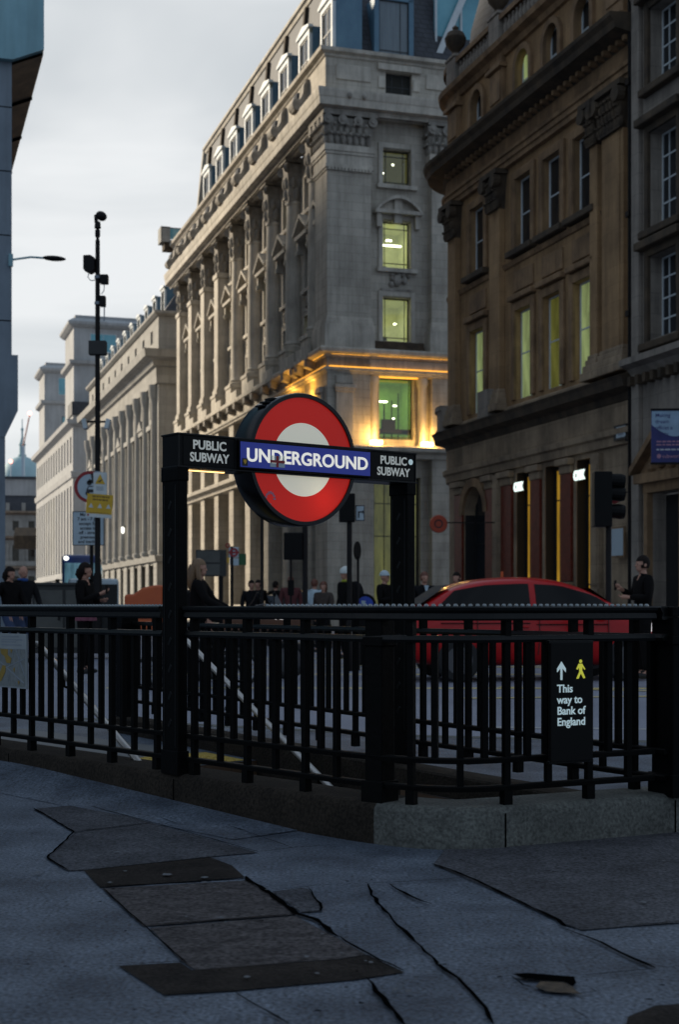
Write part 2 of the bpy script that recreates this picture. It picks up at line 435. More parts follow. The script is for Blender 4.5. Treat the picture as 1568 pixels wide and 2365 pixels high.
class MB:
    def __init__(self):
        self.v, self.f, self.M = [], [], Matrix.Identity(4)

    def frame(self, loc=(0, 0, 0), rz=0.0, rx=0.0, ry=0.0):
        self.M = Matrix.Translation(loc) @ Matrix.Rotation(rz, 4, 'Z') @ Matrix.Rotation(ry, 4, 'Y') @ Matrix.Rotation(rx, 4, 'X')
        return self

    def add(self, pts, faces):
        b = len(self.v)
        self.v += [tuple(self.M @ Vector(p)) for p in pts]
        self.f += [tuple(b + i for i in f) for f in faces]
        return self

    def quad(self, a, b, c, d):
        return self.add([a, b, c, d], [(0, 1, 2, 3)])

    def box(self, x0, x1, y0, y1, z0, z1):
        p = [(x, y, z) for z in (z0, z1) for y in (y0, y1) for x in (x0, x1)]
        return self.add(p, [(0, 2, 3, 1), (4, 5, 7, 6), (0, 1, 5, 4), (2, 6, 7, 3), (0, 4, 6, 2), (1, 3, 7, 5)])

    def frustum(self, cx, cy, z0, z1, a0, b0, a1, b1):
        p = [(cx + sx * a, cy + sy * b, z) for z, a, b in ((z0, a0, b0), (z1, a1, b1)) for sy in (-1, 1) for sx in (-1, 1)]
        return self.add(p, [(0, 2, 3, 1), (4, 5, 7, 6), (0, 1, 5, 4), (2, 6, 7, 3), (0, 4, 6, 2), (1, 3, 7, 5)])

    def prism(self, poly, y0, y1):
        """polygon in x,z extruded along y"""
        n = len(poly)
        p = [(x, y0, z) for x, z in poly] + [(x, y1, z) for x, z in poly]
        return self.add(p, [tuple(range(n)), tuple(range(2 * n - 1, n - 1, -1))] + [(i, n + i, n + (i + 1) % n, (i + 1) % n) for i in range(n)])

    def prism_x(self, poly, x0, x1):
        """polygon in y,z extruded along x"""
        n = len(poly)
        p = [(x0, y, z) for y, z in poly] + [(x1, y, z) for y, z in poly]
        return self.add(p, [tuple(range(n)), tuple(range(2 * n - 1, n - 1, -1))] + [(i, n + i, n + (i + 1) % n, (i + 1) % n) for i in range(n)])

    def prism_z(self, poly, z0, z1):
        n = len(poly)
        p = [(x, y, z0) for x, y in poly] + [(x, y, z1) for x, y in poly]
        return self.add(p, [tuple(range(n - 1, -1, -1)), tuple(range(n, 2 * n))] + [(i, (i + 1) % n, n + (i + 1) % n, n + i) for i in range(n)])

    def lathe(self, prof, cx=0, cy=0, n=16, cap=True):
        p, f = [], []
        for r, z in prof:
            p += [(cx + r * cos(2 * pi * k / n), cy + r * sin(2 * pi * k / n), z) for k in range(n)]
        for i in range(len(prof) - 1):
            f += [(i * n + k, i * n + (k + 1) % n, (i + 1) * n + (k + 1) % n, (i + 1) * n + k) for k in range(n)]
        if cap:
            f += [tuple(range(n - 1, -1, -1)), tuple((len(prof) - 1) * n + k for k in range(n))]
        return self.add(p, f)

    def tube(self, pts, r, n=8, closed=False):
        pts = [Vector(p) for p in pts]
        m, p, f = len(pts), [], []
        for i, q in enumerate(pts):
            if closed:
                d = pts[(i + 1) % m] - pts[i - 1]
            else:
                d = pts[min(i + 1, m - 1)] - pts[max(i - 1, 0)]
            d.normalize()
            a = d.cross(Vector((0, 0, 1)) if abs(d.z) < 0.95 else Vector((0, 1, 0))).normalized()
            b = d.cross(a)
            rr = r[i] if isinstance(r, (list, tuple)) else r
            p += [q + a * rr * cos(2 * pi * k / n) + b * rr * sin(2 * pi * k / n) for k in range(n)]
        for i in range(m if closed else m - 1):
            j = (i + 1) % m
            f += [(i * n + k, i * n + (k + 1) % n, j * n + (k + 1) % n, j * n + k) for k in range(n)]
        if not closed:
            f += [tuple(range(n - 1, -1, -1)), tuple((m - 1) * n + k for k in range(n))]
        return self.add(p, f)

    def ball(self, c, r, nu=12, nv=8):
        r = r if isinstance(r, (list, tuple)) else (r, r, r)
        p, f = [], []
        for j in range(nv + 1):
            th = pi * j / nv
            p += [(c[0] + r[0] * sin(th) * cos(2 * pi * k / nu), c[1] + r[1] * sin(th) * sin(2 * pi * k / nu), c[2] + r[2] * cos(th)) for k in range(nu)]
        for j in range(nv):
            f += [(j * nu + k, (j + 1) * nu + k, (j + 1) * nu + (k + 1) % nu, j * nu + (k + 1) % nu) for k in range(nu)]
        return self.add(p, f)

    def sweep(self, path, prof):
        """path: (x, y, nx, ny) samples with outward offset vectors; prof: (offset, z) from bottom to top"""
        n = len(prof)
        p, f = [], []
        for x, y, nx, ny in path:
            p += [(x + nx * o, y + ny * o, z) for o, z in prof]
        for i in range(len(path) - 1):
            for k in range(n - 1):
                f.append((i * n + k, (i + 1) * n + k, (i + 1) * n + k + 1, i * n + k + 1))
        f.append(tuple(range(n)))
        f.append(tuple(range(len(path) * n - 1, (len(path) - 1) * n - 1, -1)))
        return self.add(p, f)

    def wall(self, x0, x1, z0, z1, holes, depth=0.3, fn=None, xs_extra=()):
        """wall in the x,z plane (outside towards -y) with rectangular openings and their reveals; fn maps x,y,z"""
        fn = fn or (lambda x, y, z: (x, y, z))
        xs = sorted({x0, x1, *[h[0] for h in holes], *[h[1] for h in holes], *xs_extra})
        zs = sorted({z0, z1, *[h[2] for h in holes], *[h[3] for h in holes]})
        xs = [x for x in xs if x0 <= x <= x1]
        zs = [z for z in zs if z0 <= z <= z1]
        for i in range(len(xs) - 1):
            for j in range(len(zs) - 1):
                cx, cz = (xs[i] + xs[i + 1]) / 2, (zs[j] + zs[j + 1]) / 2
                if any(h[0] < cx < h[1] and h[2] < cz < h[3] for h in holes):
                    continue
                self.quad(fn(xs[i], 0, zs[j]), fn(xs[i + 1], 0, zs[j]), fn(xs[i + 1], 0, zs[j + 1]), fn(xs[i], 0, zs[j + 1]))
        for h in holes:
            a, b, c, d = h[:4]
            self.quad(fn(a, 0, c), fn(a, depth, c), fn(a, depth, d), fn(a, 0, d))
            self.quad(fn(b, 0, c), fn(b, 0, d), fn(b, depth, d), fn(b, depth, c))
            self.quad(fn(a, 0, d), fn(a, depth, d), fn(b, depth, d), fn(b, 0, d))
            self.quad(fn(a, 0, c), fn(b, 0, c), fn(b, depth, c), fn(a, depth, c))
        return self

    def mesh(self, name, material=None, smooth=False):
        me = bpy.data.meshes.new(name)
        me.from_pydata(self.v, [], self.f)
        me.validate()
        bm = bmesh.new()
        bm.from_mesh(me)
        bmesh.ops.remove_doubles(bm, verts=bm.verts, dist=1e-5)
        bmesh.ops.recalc_face_normals(bm, faces=bm.faces)
        bm.to_mesh(me)
        bm.free()
        if material:
            me.materials.append(M_[material] if isinstance(material, str) else material)
        if smooth:
            me.polygons.foreach_set('use_smooth', [True] * len(me.polygons))
            me.set_sharp_from_angle(angle=R(38))
        return me

    def build(self, name, material, parent=None, smooth=False, bevel=0.0, loc=None, rz=0.0):
        o = link(name, self.mesh(name, material, smooth), parent)
        if loc is not None:
            o.location = loc
            o.rotation_euler = (0, 0, rz)
        if bevel:
            b = o.modifiers.new('bevel', 'BEVEL')
            b.width = bevel
            b.segments = 2
            b.limit_method = 'ANGLE'
        return o


def link(name, data, parent=None):
    o = bpy.data.objects.new(name, data)
    col.objects.link(o)
    o.parent = parent
    return o


def tag(o, label=None, cat=None, group=None, kind=None):
    for k, v in (('label', label), ('category', cat), ('group', group), ('kind', kind)):
        if v:
            o[k] = v
    return o


def thing(name, label, cat, loc=(0, 0, 0), rz=0.0, group=None):
    o = link(name, None)
    o.location = loc
    o.rotation_euler = (0, 0, rz)
    return tag(o, label, cat, group)


def copy_tree(o, parent=None):
    c = o.copy()
    col.objects.link(c)
    c.parent = parent
    for ch in list(o.children):
        copy_tree(ch, c)
    return c


def place(name, mesh, parent, loc=(0, 0, 0), rz=0.0):
    o = link(name, mesh, parent)
    o.location = loc
    o.rotation_euler = (0, 0, rz)
    return o


def lettering(s, size, material, parent, mtx, depth=0.002, bold=0.0, align='CENTER', name='lettering', spacing=1.0, line=1.0):
    cu = bpy.data.curves.new(name, 'FONT')
    cu.body = s
    cu.size = size
    cu.align_x = align
    cu.align_y = 'CENTER'
    cu.extrude = depth
    cu.offset = bold
    cu.space_character = spacing
    cu.space_line = line
    cu.resolution_u = 4
    tmp = bpy.data.objects.new('tmp', cu)
    col.objects.link(tmp)
    dg = bpy.context.evaluated_depsgraph_get()
    me = bpy.data.meshes.new_from_object(tmp.evaluated_get(dg))
    bpy.data.objects.remove(tmp)
    bpy.data.curves.remove(cu)
    me.materials.clear()
    me.materials.append(M_[material])
    me.transform(Matrix.Rotation(R(90), 4, 'X'))       # upright, read from -y
    o = link(name, me, parent)
    o.matrix_local = mtx
    return o

# ================================================================== ground, road, pavement
def V2(x, y):
    return Vector((x, y))


def NEAR(s, w=0.0):
    """near edge of the stair plinth: s along it towards the camera, w across the stair"""
    return Vector((-1.99 + 0.668 * s + 0.744 * w, 8.33 - 0.744 * s + 0.668 * w, 0))


END0, ENDD = Vector((0.49, 5.78, 0)), Vector((0.898, 0.44, 0))


def inside(p, poly):
    c, n = False, len(poly)
    for i in range(n):
        a, b = poly[i], poly[i - 1]
        if (a[1] > p[1]) != (b[1] > p[1]) and p[0] < (b[0] - a[0]) * (p[1] - a[1]) / (b[1] - a[1]) + a[0]:
            c = not c
    return c


def flat(mb, outer, holes, z):
    pts, edges = [], []
    for poly in [outer] + holes:
        b = len(pts)
        pts += [V2(p[0], p[1]) for p in poly]
        edges += [(b + i, b + (i + 1) % len(poly)) for i in range(len(poly))]
    vs, _, fs, *_r = delaunay_2d_cdt(pts, edges, [], 0, 1e-6)
    keep = []
    for f in fs:
        c = sum((vs[i] for i in f), V2(0, 0)) / len(f)
        if inside(c, outer) and not any(inside(c, h) for h in holes):
            keep.append(tuple(f))
    mb.add([(p.x, p.y, z) for p in vs], keep)


KERB = [(-60, 43), (-14, 18.2), (-6, 14.3), (-2.9, 12.9), (0.5, 10.9), (6, 9.4), (18, 8.0), (70, 6)]
HOLE = [NEAR(0.3, 0.28), NEAR(3.05, 0.28), (0.517, 6.10), (1.147, 6.42), (0.27, 7.90), (-0.526, 9.24)]
HOLE = [(p[0], p[1]) for p in HOLE]
ROAD_Z = -0.12

mb = MB()
flat(mb, KERB + [(70, -40), (-60, -40)], [HOLE], 0.0)
pave = tag(mb.build('pavement', 'pavement'), kind='structure')
mb = MB()
for i in range(len(KERB) - 1):
    a, b = Vector((*KERB[i], 0)), Vector((*KERB[i + 1], 0))
    d = (b - a).normalized()
    n = Vector((-d.y, d.x, 0))
    L = (b - a).length
    k = max(1, int(L / 0.9))
    for j in range(k):
        p, q = a + d * (L * j / k + 0.006), a + d * (L * (j + 1) / k - 0.006)
        mb.prism_z([(p.x, p.y), (q.x, q.y), (q.x + n.x * 0.15, q.y + n.y * 0.15), (p.x + n.x * 0.15, p.y + n.y * 0.15)], -0.2, 0.004)
tag(mb.build('kerb', 'granite', bevel=0.01), kind='structure')
mb = MB()
mb.add([(-60, 43, ROAD_Z), (-14, 18.2, ROAD_Z), (-6, 14.3, ROAD_Z), (-2.9, 12.9, ROAD_Z), (0.5, 10.9, ROAD_Z), (6, 9.4, ROAD_Z), (18, 8, ROAD_Z), (70, 6, ROAD_Z),
        (2500, 6, ROAD_Z), (2500, 3000, ROAD_Z), (-2500, 3000, ROAD_Z), (-2500, 43, ROAD_Z)], [tuple(range(12))])
mb.add([(-2500, 43, ROAD_Z), (-60, 43, ROAD_Z), (-60, -40, ROAD_Z), (-2500, -40, ROAD_Z)], [(0, 1, 2, 3)])
mb.add([(70, 6, ROAD_Z), (2500, 6, ROAD_Z), (2500, -40, ROAD_Z), (70, -40, ROAD_Z)], [(0, 1, 2, 3)])
tag(mb.build('road', 'asphalt'), kind='structure')

# worn yellow and white lines on the junction
mb = MB()


def stripe(p, q, wd, z=ROAD_Z + 0.004):
    p, q = Vector(p), Vector(q)
    d = (q - p).normalized()
    n = Vector((-d.y, d.x)) * wd / 2
    mb.add([(p.x + n.x, p.y + n.y, z), (q.x + n.x, q.y + n.y, z), (q.x - n.x, q.y - n.y, z), (p.x - n.x, p.y - n.y, z)], [(0, 1, 2, 3)])


for Y, sl_ in ((19.4, -0.02), (23.3, 0.0), (30.2, 0.01), (44.0, 0.01)):
    stripe((-3.2, Y + 3.2 * sl_ * -1), (9.5 if Y < 25 else 4, Y + 9.5 * sl_), 0.16 + Y * 0.004)
for x0, y0, x1, y1 in ((-3, 24.3, 5.5, 26.9), (-2.6, 27.4, 6, 25.2), (1.5, 17.2, 9.0, 18.4), (2.2, 19.6, 8.4, 16.6)):
    stripe((x0, y0), (x1, y1), 0.15, ROAD_Z + 0.008)
tag(mb.build('road_markings', 'yellow_paint'), kind='structure')
mb = MB()
stripe((-9, 16.9), (-2.0, 13.55), 0.10)
stripe((-9, 17.2), (-2.0, 13.85), 0.10)
stripe((0.9, 13.2), (9, 12.0), 0.12)
tag(mb.build('lane_lines', 'white_line'), kind='structure')


# slabs, joints and damage in the pavement (positions read off the ground plane)
def left_px(p):
    return (0.5 * p[0], 1756 + 0.5 * p[1])


def right_px(p):
    return (784 + 0.5 * p[0], 1756 + 0.5 * p[1])


def sheet(name, pts, material, z, side=left_px):
    m = MB()
    g = [ground(*side(p)) for p in pts]
    flat(m, [(q.x, q.y) for q in g], [], z)
    return m.build(name, material, pave)


Lr = lambda p: (p[0] + 1568, p[1])        # right crop to left crop coordinates
sheet('slab', [(155, 228), (375, 207), (700, 292), (340, 336)], 'slab_brown', 0.004)
sheet('slab', [(342, 338), (702, 294), (1190, 430), (970, 449), (385, 511), (313, 515), (213, 457)], 'slab_brown', 0.004)
sheet('slab', [(470, 597), (1140, 560), (1250, 625), (1365, 718), (660, 772)], 'slab_rough', 0.004)
sheet('slab', [(690, 780), (1365, 724), (1568, 835), (1690, 903), (1568, 923), (900, 973), (840, 935), (750, 840)], 'slab_rough', 0.004)
sheet('slab', [(385, 513), (970, 452), (1070, 490), (1130, 545), (460, 592)], 'slab_dark', 0.004)
sheet('slab', [(545, 955), (830, 940), (885, 975), (1568, 926), (1700, 905), (1868, 985), (1640, 1020), (1070, 1072), (755, 1090)], 'slab_dark', 0.004)
sheet('slab', [(434, 484), (700, 600), (1030, 755), (1120, 790), (1350, 771), (1600, 752), (1600, 330), (900, 370), (500, 400)], 'slab_brown', 0.004, right_px)
sheet('slab', [(1335, 1190), (1460, 1140), (1600, 1130), (1600, 1260), (1320, 1260)], 'slab_dark', 0.004, right_px)
sheet('slab', [(1255, 612), (1400, 592), (1428, 602), (1486, 690), (1480, 702), (1392, 708)], 'slab_brown', 0.004)


rng = random.Random(3)


def crack(pts, wd, side=left_px, wob=0.3):
    """a dark open joint following the points, of uneven width"""
    g = [ground(*side(p)) for p in pts]
    L, R_ = [], []
    m = MB()
    q = []
    for a, b in zip(g[:-1], g[1:]):
        k = max(1, int((b - a).length / 0.06))
        q += [a + (b - a) * (i / k) for i in range(k)]
    q.append(g[-1])
    for i, p in enumerate(q):
        d = (q[min(i + 1, len(q) - 1)] - q[max(i - 1, 0)]).normalized()
        n = Vector((-d.y, d.x, 0))
        c = p + n * rng.uniform(-1, 1) * wd * wob
        h = 0.8 * wd * rng.uniform(0.3, 0.75) * (0.3 if i in (0, len(q) - 1) else 1)
        L.append((c.x + n.x * h, c.y + n.y * h, 0.008))
        R_.append((c.x - n.x * h, c.y - n.y * h, 0.008))
    n = len(q)
    m.add(L + R_, [(i, i + 1, n + i + 1, n + i) for i in range(n - 1)])
    return m.build('joint', 'groove', pave)


crack([(430, 485), (560, 530), (690, 592), (850, 670), (1010, 747), (1040, 775), (1090, 790)], 0.014, right_px)
crack([(1045, 793), (1160, 830), (1300, 900), (1460, 972)], 0.016, right_px)
crack([(1400, 945), (1500, 968), (1600, 968)], 0.006, right_px)
crack([(125, 580), (150, 632), (210, 702), (260, 770), (330, 827), (400, 895), (500, 985), (580, 1052), (640, 1120), (720, 1235)], 0.013, right_px, 0.5)
crack([(0, 582), (120, 577), (400, 565), (582, 550)], 0.006, right_px)
crack([(230, 580), (300, 622), (380, 660), (430, 672)], 0.014, right_px)
crack([(210, 692), (375, 688), (430, 674)], 0.006, right_px)
crack([(1350, 772), (1600, 754)], 0.010, right_px)
crack([(1085, 1008), (1280, 992), (1460, 975)], 0.006, right_px)
crack([(1060, 1155), (1120, 1185), (1170, 1225)], 0.006, right_px)
crack([(0, 825), (70, 872), (135, 907), (300, 985)], 0.012, right_px)
crack([(125, 1015), (200, 1112), (300, 1240)], 0.014, right_px)
crack([(1070, 1072), (1160, 1132), (1330, 1230)], 0.009)
crack([(1128, 545), (1250, 626), (1370, 716), (1450, 745), (1568, 826)], 0.022)
crack([(1425, 598), (1488, 690), (1480, 704), (1392, 712)], 0.010)
crack([(1250, 612), (1400, 592), (1568, 581)], 0.005)
crack([(458, 593), (900, 573), (1140, 556)], 0.014)
crack([(660, 774), (1010, 748), (1368, 720)], 0.010)
crack([(545, 955), (690, 948), (830, 940), (850, 952)], 0.010)
crack([(155, 228), (340, 337), (213, 457), (313, 514)], 0.010)
crack([(375, 207), (700, 293), (1190, 430), (1350, 411), (1568, 396)], 0.007)
crack([(340, 337), (700, 293)], 0.006)
crack([(480, 182), (640, 236), (820, 300)], 0.005)
crack([(660, 232), (860, 275), (1080, 316), (1350, 411)], 0.005)
crack([(470, 597), (560, 680), (660, 770), (760, 860), (860, 950)], 0.006)
crack([(755, 1090), (1070, 1072)], 0.005)
crack([(280, 160), (420, 158), (680, 139)], 0.006)
# hole broken through the surface, with rubble fill
sheet('pothole', [(800, 1004), (870, 998), (1085, 1016), (1095, 1046), (1080, 1062), (1040, 1040), (850, 1024)], 'groove', 0.010, right_px)
sheet('pothole', [(930, 1036), (1040, 1042), (1080, 1062), (1095, 1080), (1125, 1098), (1060, 1090), (960, 1084), (905, 1062)], 'dirt_fill', 0.009, right_px)
crack([(800, 1010), (850, 1052), (900, 1065)], 0.008, right_px)
crack([(1085, 1090), (1150, 1085), (1190, 1082), (1140, 1052)], 0.006, right_px)
crack([(940, 516), (990, 522), (1050, 528)], 0.014, right_px)
# trodden gum and grit
mb = MB()
for sx, sy, r_ in ((205, 106, .014), (172, 532, .024), (505, 578, .016), (765, 541, .030), (945, 555, .022), (945, 578, .018), (575, 525, .012), (1018, 742, .018),
                   (1040, 764, .008), (1415, 924, .012), (1140, 1020, .014), (1463, 1003, .012), (860, 738, .010), (1490, 818, .011), (540, 435, .016), (1015, 343, .014),
                   (148, 395, .010), (830, 615, .008), (865, 605, .012), (1230, 612, .01), (990, 600, .009)):
    p = ground(*left_px((sx, sy)))
    k = rng.randint(7, 9)
    mb.add([(p.x + r_ * rng.uniform(.35, .85) * cos(2 * pi * i / k), p.y + 1.3 * r_ * rng.uniform(.35, .85) * sin(2 * pi * i / k), 0.012) for i in range(k)], [tuple(range(k))])
for sx, sy, r_ in ((1408, 670, .020), (680, 478, .012), (462, 958, .009), (258, 1076, .014), (320, 1085, .014), (826, 612, .014), (145, 952, .013), (1500, 476, .012), (120, 945, .008), (10, 908, .008)):
    p = ground(*right_px((sx, sy)))
    k = rng.randint(7, 9)
    mb.add([(p.x + r_ * rng.uniform(.35, .85) * cos(2 * pi * i / k), p.y + 1.3 * r_ * rng.uniform(.35, .85) * sin(2 * pi * i / k), 0.012) for i in range(k)], [tuple(range(k))])
o = mb.build('gum_spots', 'gum', pave)
tag(o, kind='stuff')
mb = MB()
for _ in range(46):
    sx, sy = rng.uniform(0, 3100), rng.uniform(260, 1215)
    p = ground(*left_px((sx, sy)))
    if abs(p.x) > 2.5:
        continue
    r_ = rng.uniform(.003, .010)
    k = 6
    mb.add([(p.x + r_ * rng.uniform(.5, 1.4) * cos(2 * pi * i / k), p.y + r_ * rng.uniform(.5, 1.2) * sin(2 * pi * i / k), 0.012) for i in range(k)], [tuple(range(k))])
o = mb.build('pits', 'groove', pave)
tag(o, kind='stuff')

# ------------------------------------------------------------------ stair down to the subway
st = link('subway_stairs', None)
st['kind'] = 'structure'
mb = MB()
n = len(HOLE)
for i in range(n):
    a, b = HOLE[i], HOLE[(i + 1) % n]
    mb.quad((a[0], a[1], 0.0), (b[0], b[1], 0.0), (b[0], b[1], -3.0), (a[0], a[1], -3.0))
mb.build('stair_wall', 'pit_tile', st)
for i in range(11):
    mb = MB()
    z = -0.165 * (i + 1)
    a, b, c, d = NEAR(0.32 + 0.28 * i, 0.1), NEAR(0.62 + 0.28 * i, 0.1), NEAR(0.62 + 0.28 * i, 1.75), NEAR(0.32 + 0.28 * i, 1.75)
    mb.prism_z([(p.x, p.y) for p in (a, b, c, d)], z - 0.3, z)
    step = mb.build('step', 'step_stone', st)
    mb = MB()
    a, b, c, d = NEAR(0.565 + 0.28 * i, 0.1), NEAR(0.623 + 0.28 * i, 0.1), NEAR(0.623 + 0.28 * i, 1.75), NEAR(0.565 + 0.28 * i, 1.75)
    mb.prism_z([(p.x, p.y) for p in (a, b, c, d)], z - 0.03, z + 0.003)
    mb.build('nosing', 'step_nosing', step)
mb = MB()
flat(mb, [tuple(NEAR(*q)[:2]) for q in ((-2.8, .31), (-.32, .31), (-.32, 1.72), (-2.8, 1.72))], [], 0.004)
mb.build('landing_paving', 'paving_pale', pave)
mb = MB()
flat(mb, [tuple(NEAR(*q)[:2]) for q in ((-.31, .31), (.27, .31), (.27, 1.62), (-.31, 1.72))], [], 0.004)
for i in range(8):
    for j in range(18):
        p = NEAR(-.27 + .07 * i, .36 + .07 * j)
        mb.lathe([(.02, .004), (.012, .011)], p.x, p.y, 6)
mb.build('tactile_paving', 'tactile', pave)


def handrail(w_, label, s1=3.0):
    t = thing('handrail', label, 'handrail', NEAR(0.03, w_), 0, 'steel handrails down the subway stair')
    o0 = t.location
    mb = MB()
    pts = []
    for s in (0.03, 0.06, 0.3, s1):
        p = NEAR(s, w_) - o0
        pts.append((p.x, p.y, 0.78 - 0.58 * (s - 0.05) if s > 0.04 else 0.775))
    mb.tube(pts, 0.019, 10)
    mb.build('rail', 'steel', t, smooth=True)
    for s in (0.35, 1.35, 2.4):
        p, q = NEAR(s, w_) - o0, NEAR(s, 0.285 if w_ < .7 else 1.55) - o0
        z = 0.78 - 0.58 * (s - 0.05)
        mb = MB()
        mb.tube([(p.x, p.y, z - .01), (p.x, p.y, z - .07), (q.x, q.y, z - .09)], 0.009, 6)
        mb.build('bracket', 'black_paint', t)
    return t


handrail(0.22, 'pale steel handrail just inside the near railing, left of the sign post')
handrail(1.30, 'pale steel handrail on the far side of the stair, right of the sign post')

# ------------------------------------------------------------------ plinth and railings
path = [NEAR(-4.0), NEAR(-2.0), NEAR(0), NEAR(1.5), NEAR(2.6)]
b0, b1, b2 = NEAR(2.9), Vector((0.357, 5.715, 0)), END0 + ENDD * 0.18
for i in range(9):
    t = i / 8
    path.append(b0 * (1 - t) ** 2 + b1 * 2 * t * (1 - t) + b2 * t * t)
path += [END0 + ENDD * 1.02, END0 + ENDD * 2.4]


def samples(pts, side=1):
    out = []
    for i, p in enumerate(pts):
        d = (pts[min(i + 1, len(pts) - 1)] - pts[max(i - 1, 0)]).normalized()
        out.append((p.x, p.y, d.y * side, -d.x * side))
    return out


PL = [(0.0, -0.1), (0.0, 0.145), (-0.012, 0.165), (-0.03, 0.172), (-0.27, 0.172), (-0.275, -0.1)]
sp = samples(path)
pl = thing('stone_plinth', 'low stone plinth curving round the subway stair under the black railing', 'plinth', (0, 0, 0))
cut = 7
MB().sweep(sp[:cut + 1], PL).build('plinth_side', 'granite_brown', pl, smooth=True)
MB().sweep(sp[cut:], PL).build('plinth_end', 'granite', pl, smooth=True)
mb = MB()
for s in (-1.3, 0.1, 1.75):
    p, q = NEAR(s - 0.004, -0.0015), NEAR(s + 0.004, -0.0015)
    mb.quad((p.x, p.y, 0), (q.x, q.y, 0), (q.x, q.y, 0.145), (p.x, p.y, 0.145))
for t in (0.215, 1.1):
    p = END0 + ENDD * t + Vector((0.44, -0.898, 0)) * 0.0015
    q = p + ENDD * 0.008
    mb.quad((p.x, p.y, 0), (q.x, q.y, 0), (q.x, q.y, 0.145), (p.x, p.y, 0.145))
mb.build('stone_joint', 'groove', pl)

# the paving is dressed up against the plinth in a soft fillet that dies out towards the corner
m = MB()
pts, fs = [], []
K = 24
for i in range(K + 1):
    s_ = -4.0 + 6.7 * i / K
    h = .095 * min(1, max(0, (2.75 - s_) / 2.4))
    for d_, f in ((.36, 0.0), (.26, .16), (.16, .46), (.06, .82), (-.004, 1.0)):
        q = NEAR(s_, -d_)
        pts.append((q.x, q.y, .0025 + h * f))
for i in range(K):
    for j in range(4):
        fs.append((i * 5 + j, i * 5 + j + 1, (i + 1) * 5 + j + 1, (i + 1) * 5 + j))
m.add(pts, fs)
m.build('paving_fillet', 'pavement', pave, smooth=True)

FB, FC = Vector((0.355, 7.95, 0)), Vector((1.40, 6.23, 0))
fd = (FC - FB).normalized()
FA = FB - fd * 4.0
mb = MB()
mb.sweep(samples([FA, FB, FC + fd * -0.1]), [(0.10, -0.1), (0.10, 0.11), (0.09, 0.12), (-0.09, 0.12), (-0.10, 0.11), (-0.10, -0.1)])
tag(mb.build('kerb_plinth', 'granite_brown'), 'narrow stone kerb under the far railing on the road side of the stair', 'plinth')


def arc(pts):
    L = [0.0]
    for a, b in zip(pts[:-1], pts[1:]):
        L.append(L[-1] + (b - a).length)
    return L


def on(pts, L, s):
    for i in range(len(pts) - 1):
        if s <= L[i + 1] or i == len(pts) - 2:
            d = (pts[i + 1] - pts[i]).normalized()
            return pts[i] + d * (s - L[i]), math.atan2(d.y, d.x)


hb = lambda z0, z1, w_: MB().box(-w_ / 2, w_ / 2, -w_ / 2, w_ / 2, EYE + z0, EYE + z1).mesh('bar', 'black_paint')
BAR_A, BAR_B = hb(-.152, -.632, .026), hb(-.152, -.752, .026)
BAR_F = MB().box(-.014, .014, -.014, .014, EYE - .752, EYE - .152).box(-.020, .020, -.020, .020, .165, EYE - .75).mesh('bar', 'black_paint')
SPACER = MB().box(-.014, .014, -.02, .02, EYE - .124, EYE - .058).mesh('spacer', 'black_paint')


def railing(pts, label, beads=None, phase=0.0, skip=()):
    """one run of guard rail: top, middle and two lower rails, upright bars, every fourth reaching down to the plinth"""
    t = thing('stair_railing', label, 'railing', (0, 0, 0), 0, 'black railings round the subway stair')
    L = arc(pts)
    sm = samples(pts)
    ins = lambda off: [(x - nx * off, y - ny * off, nx, ny) for x, y, nx, ny in sm]
    c = 0.055
    s0 = ins(c)
    MB().sweep(s0, [(.030, EYE - .060), (.034, EYE - .052), (.030, EYE - .03), (.040, EYE - .018), (.042, EYE - .006), (.036, EYE), (-.036, EYE), (-.042, EYE - .006), (-.034, EYE - .06)]).build('top_rail', 'rail_paint', t, smooth=False)
    MB().sweep(s0, [(.024, EYE - .152), (.028, EYE - .14), (.022, EYE - .13), (.018, EYE - .122), (-.018, EYE - .122), (-.028, EYE - .14), (-.024, EYE - .152)]).build('mid_rail', 'rail_paint', t)
    for z in (-.652, -.768):
        MB().sweep(s0, [(.020, EYE + z), (.022, EYE + z + .018), (.016, EYE + z + .024), (-.016, EYE + z + .024), (-.022, EYE + z + .018), (-.020, EYE + z)]).build('lower_rail', 'black_paint', t)
    cp = [Vector((x, y, 0)) for x, y, _, _ in s0]
    L = arc(cp)
    k, s = 0, 0.05 + phase
    while s < L[-1] - 0.03:
        p, a = on(cp, L, s)
        if not any(q0 < s < q1 for q0, q1 in skip):
            place('bar', (BAR_F, BAR_A, BAR_B, BAR_A)[k % 4], t, p, a)
            if k % 4 == 0:
                place('spacer', SPACER, t, p, a)
        s += 0.105
        k += 1
    if beads:
        mb = MB()
        s = beads[0]
        while s < min(beads[1], L[-1]):
            p, a = on(cp, L, s)
            mb.lathe([(.0105, EYE - .001), (.0095, EYE + .006), (.005, EYE + .010)], p.x, p.y, 7)
            s += 0.031
        tag(mb.build('beading', 'bead_metal', t, smooth=True), kind='stuff')
    return t


railing([NEAR(-4.0), NEAR(-1), NEAR(1.60)], 'black iron railing left of the sign post, with the map board fixed to it', beads=(0, 99), phase=.02)
corner = [p for p in path[4:13]]
near_r = railing([NEAR(1.80), NEAR(2.6)] + [p for p in path[5:8]], 'short black iron railing between the sign post and the corner post', beads=(0.62, 99), phase=.0, skip=((1.17, 1.6),))
end_r = railing([p for p in path[7:15]], 'black iron railing right of the corner post, carrying the black direction plate', beads=(0, 99), phase=.10)
far_r = railing([FA, FB - fd * 0.02], 'far black railing on the road side of the stair, left of the right sign post', beads=None)
far_e = railing([FB + fd * 0.03, FC], 'far black railing between the right sign post and the end post', beads=None, phase=.04)
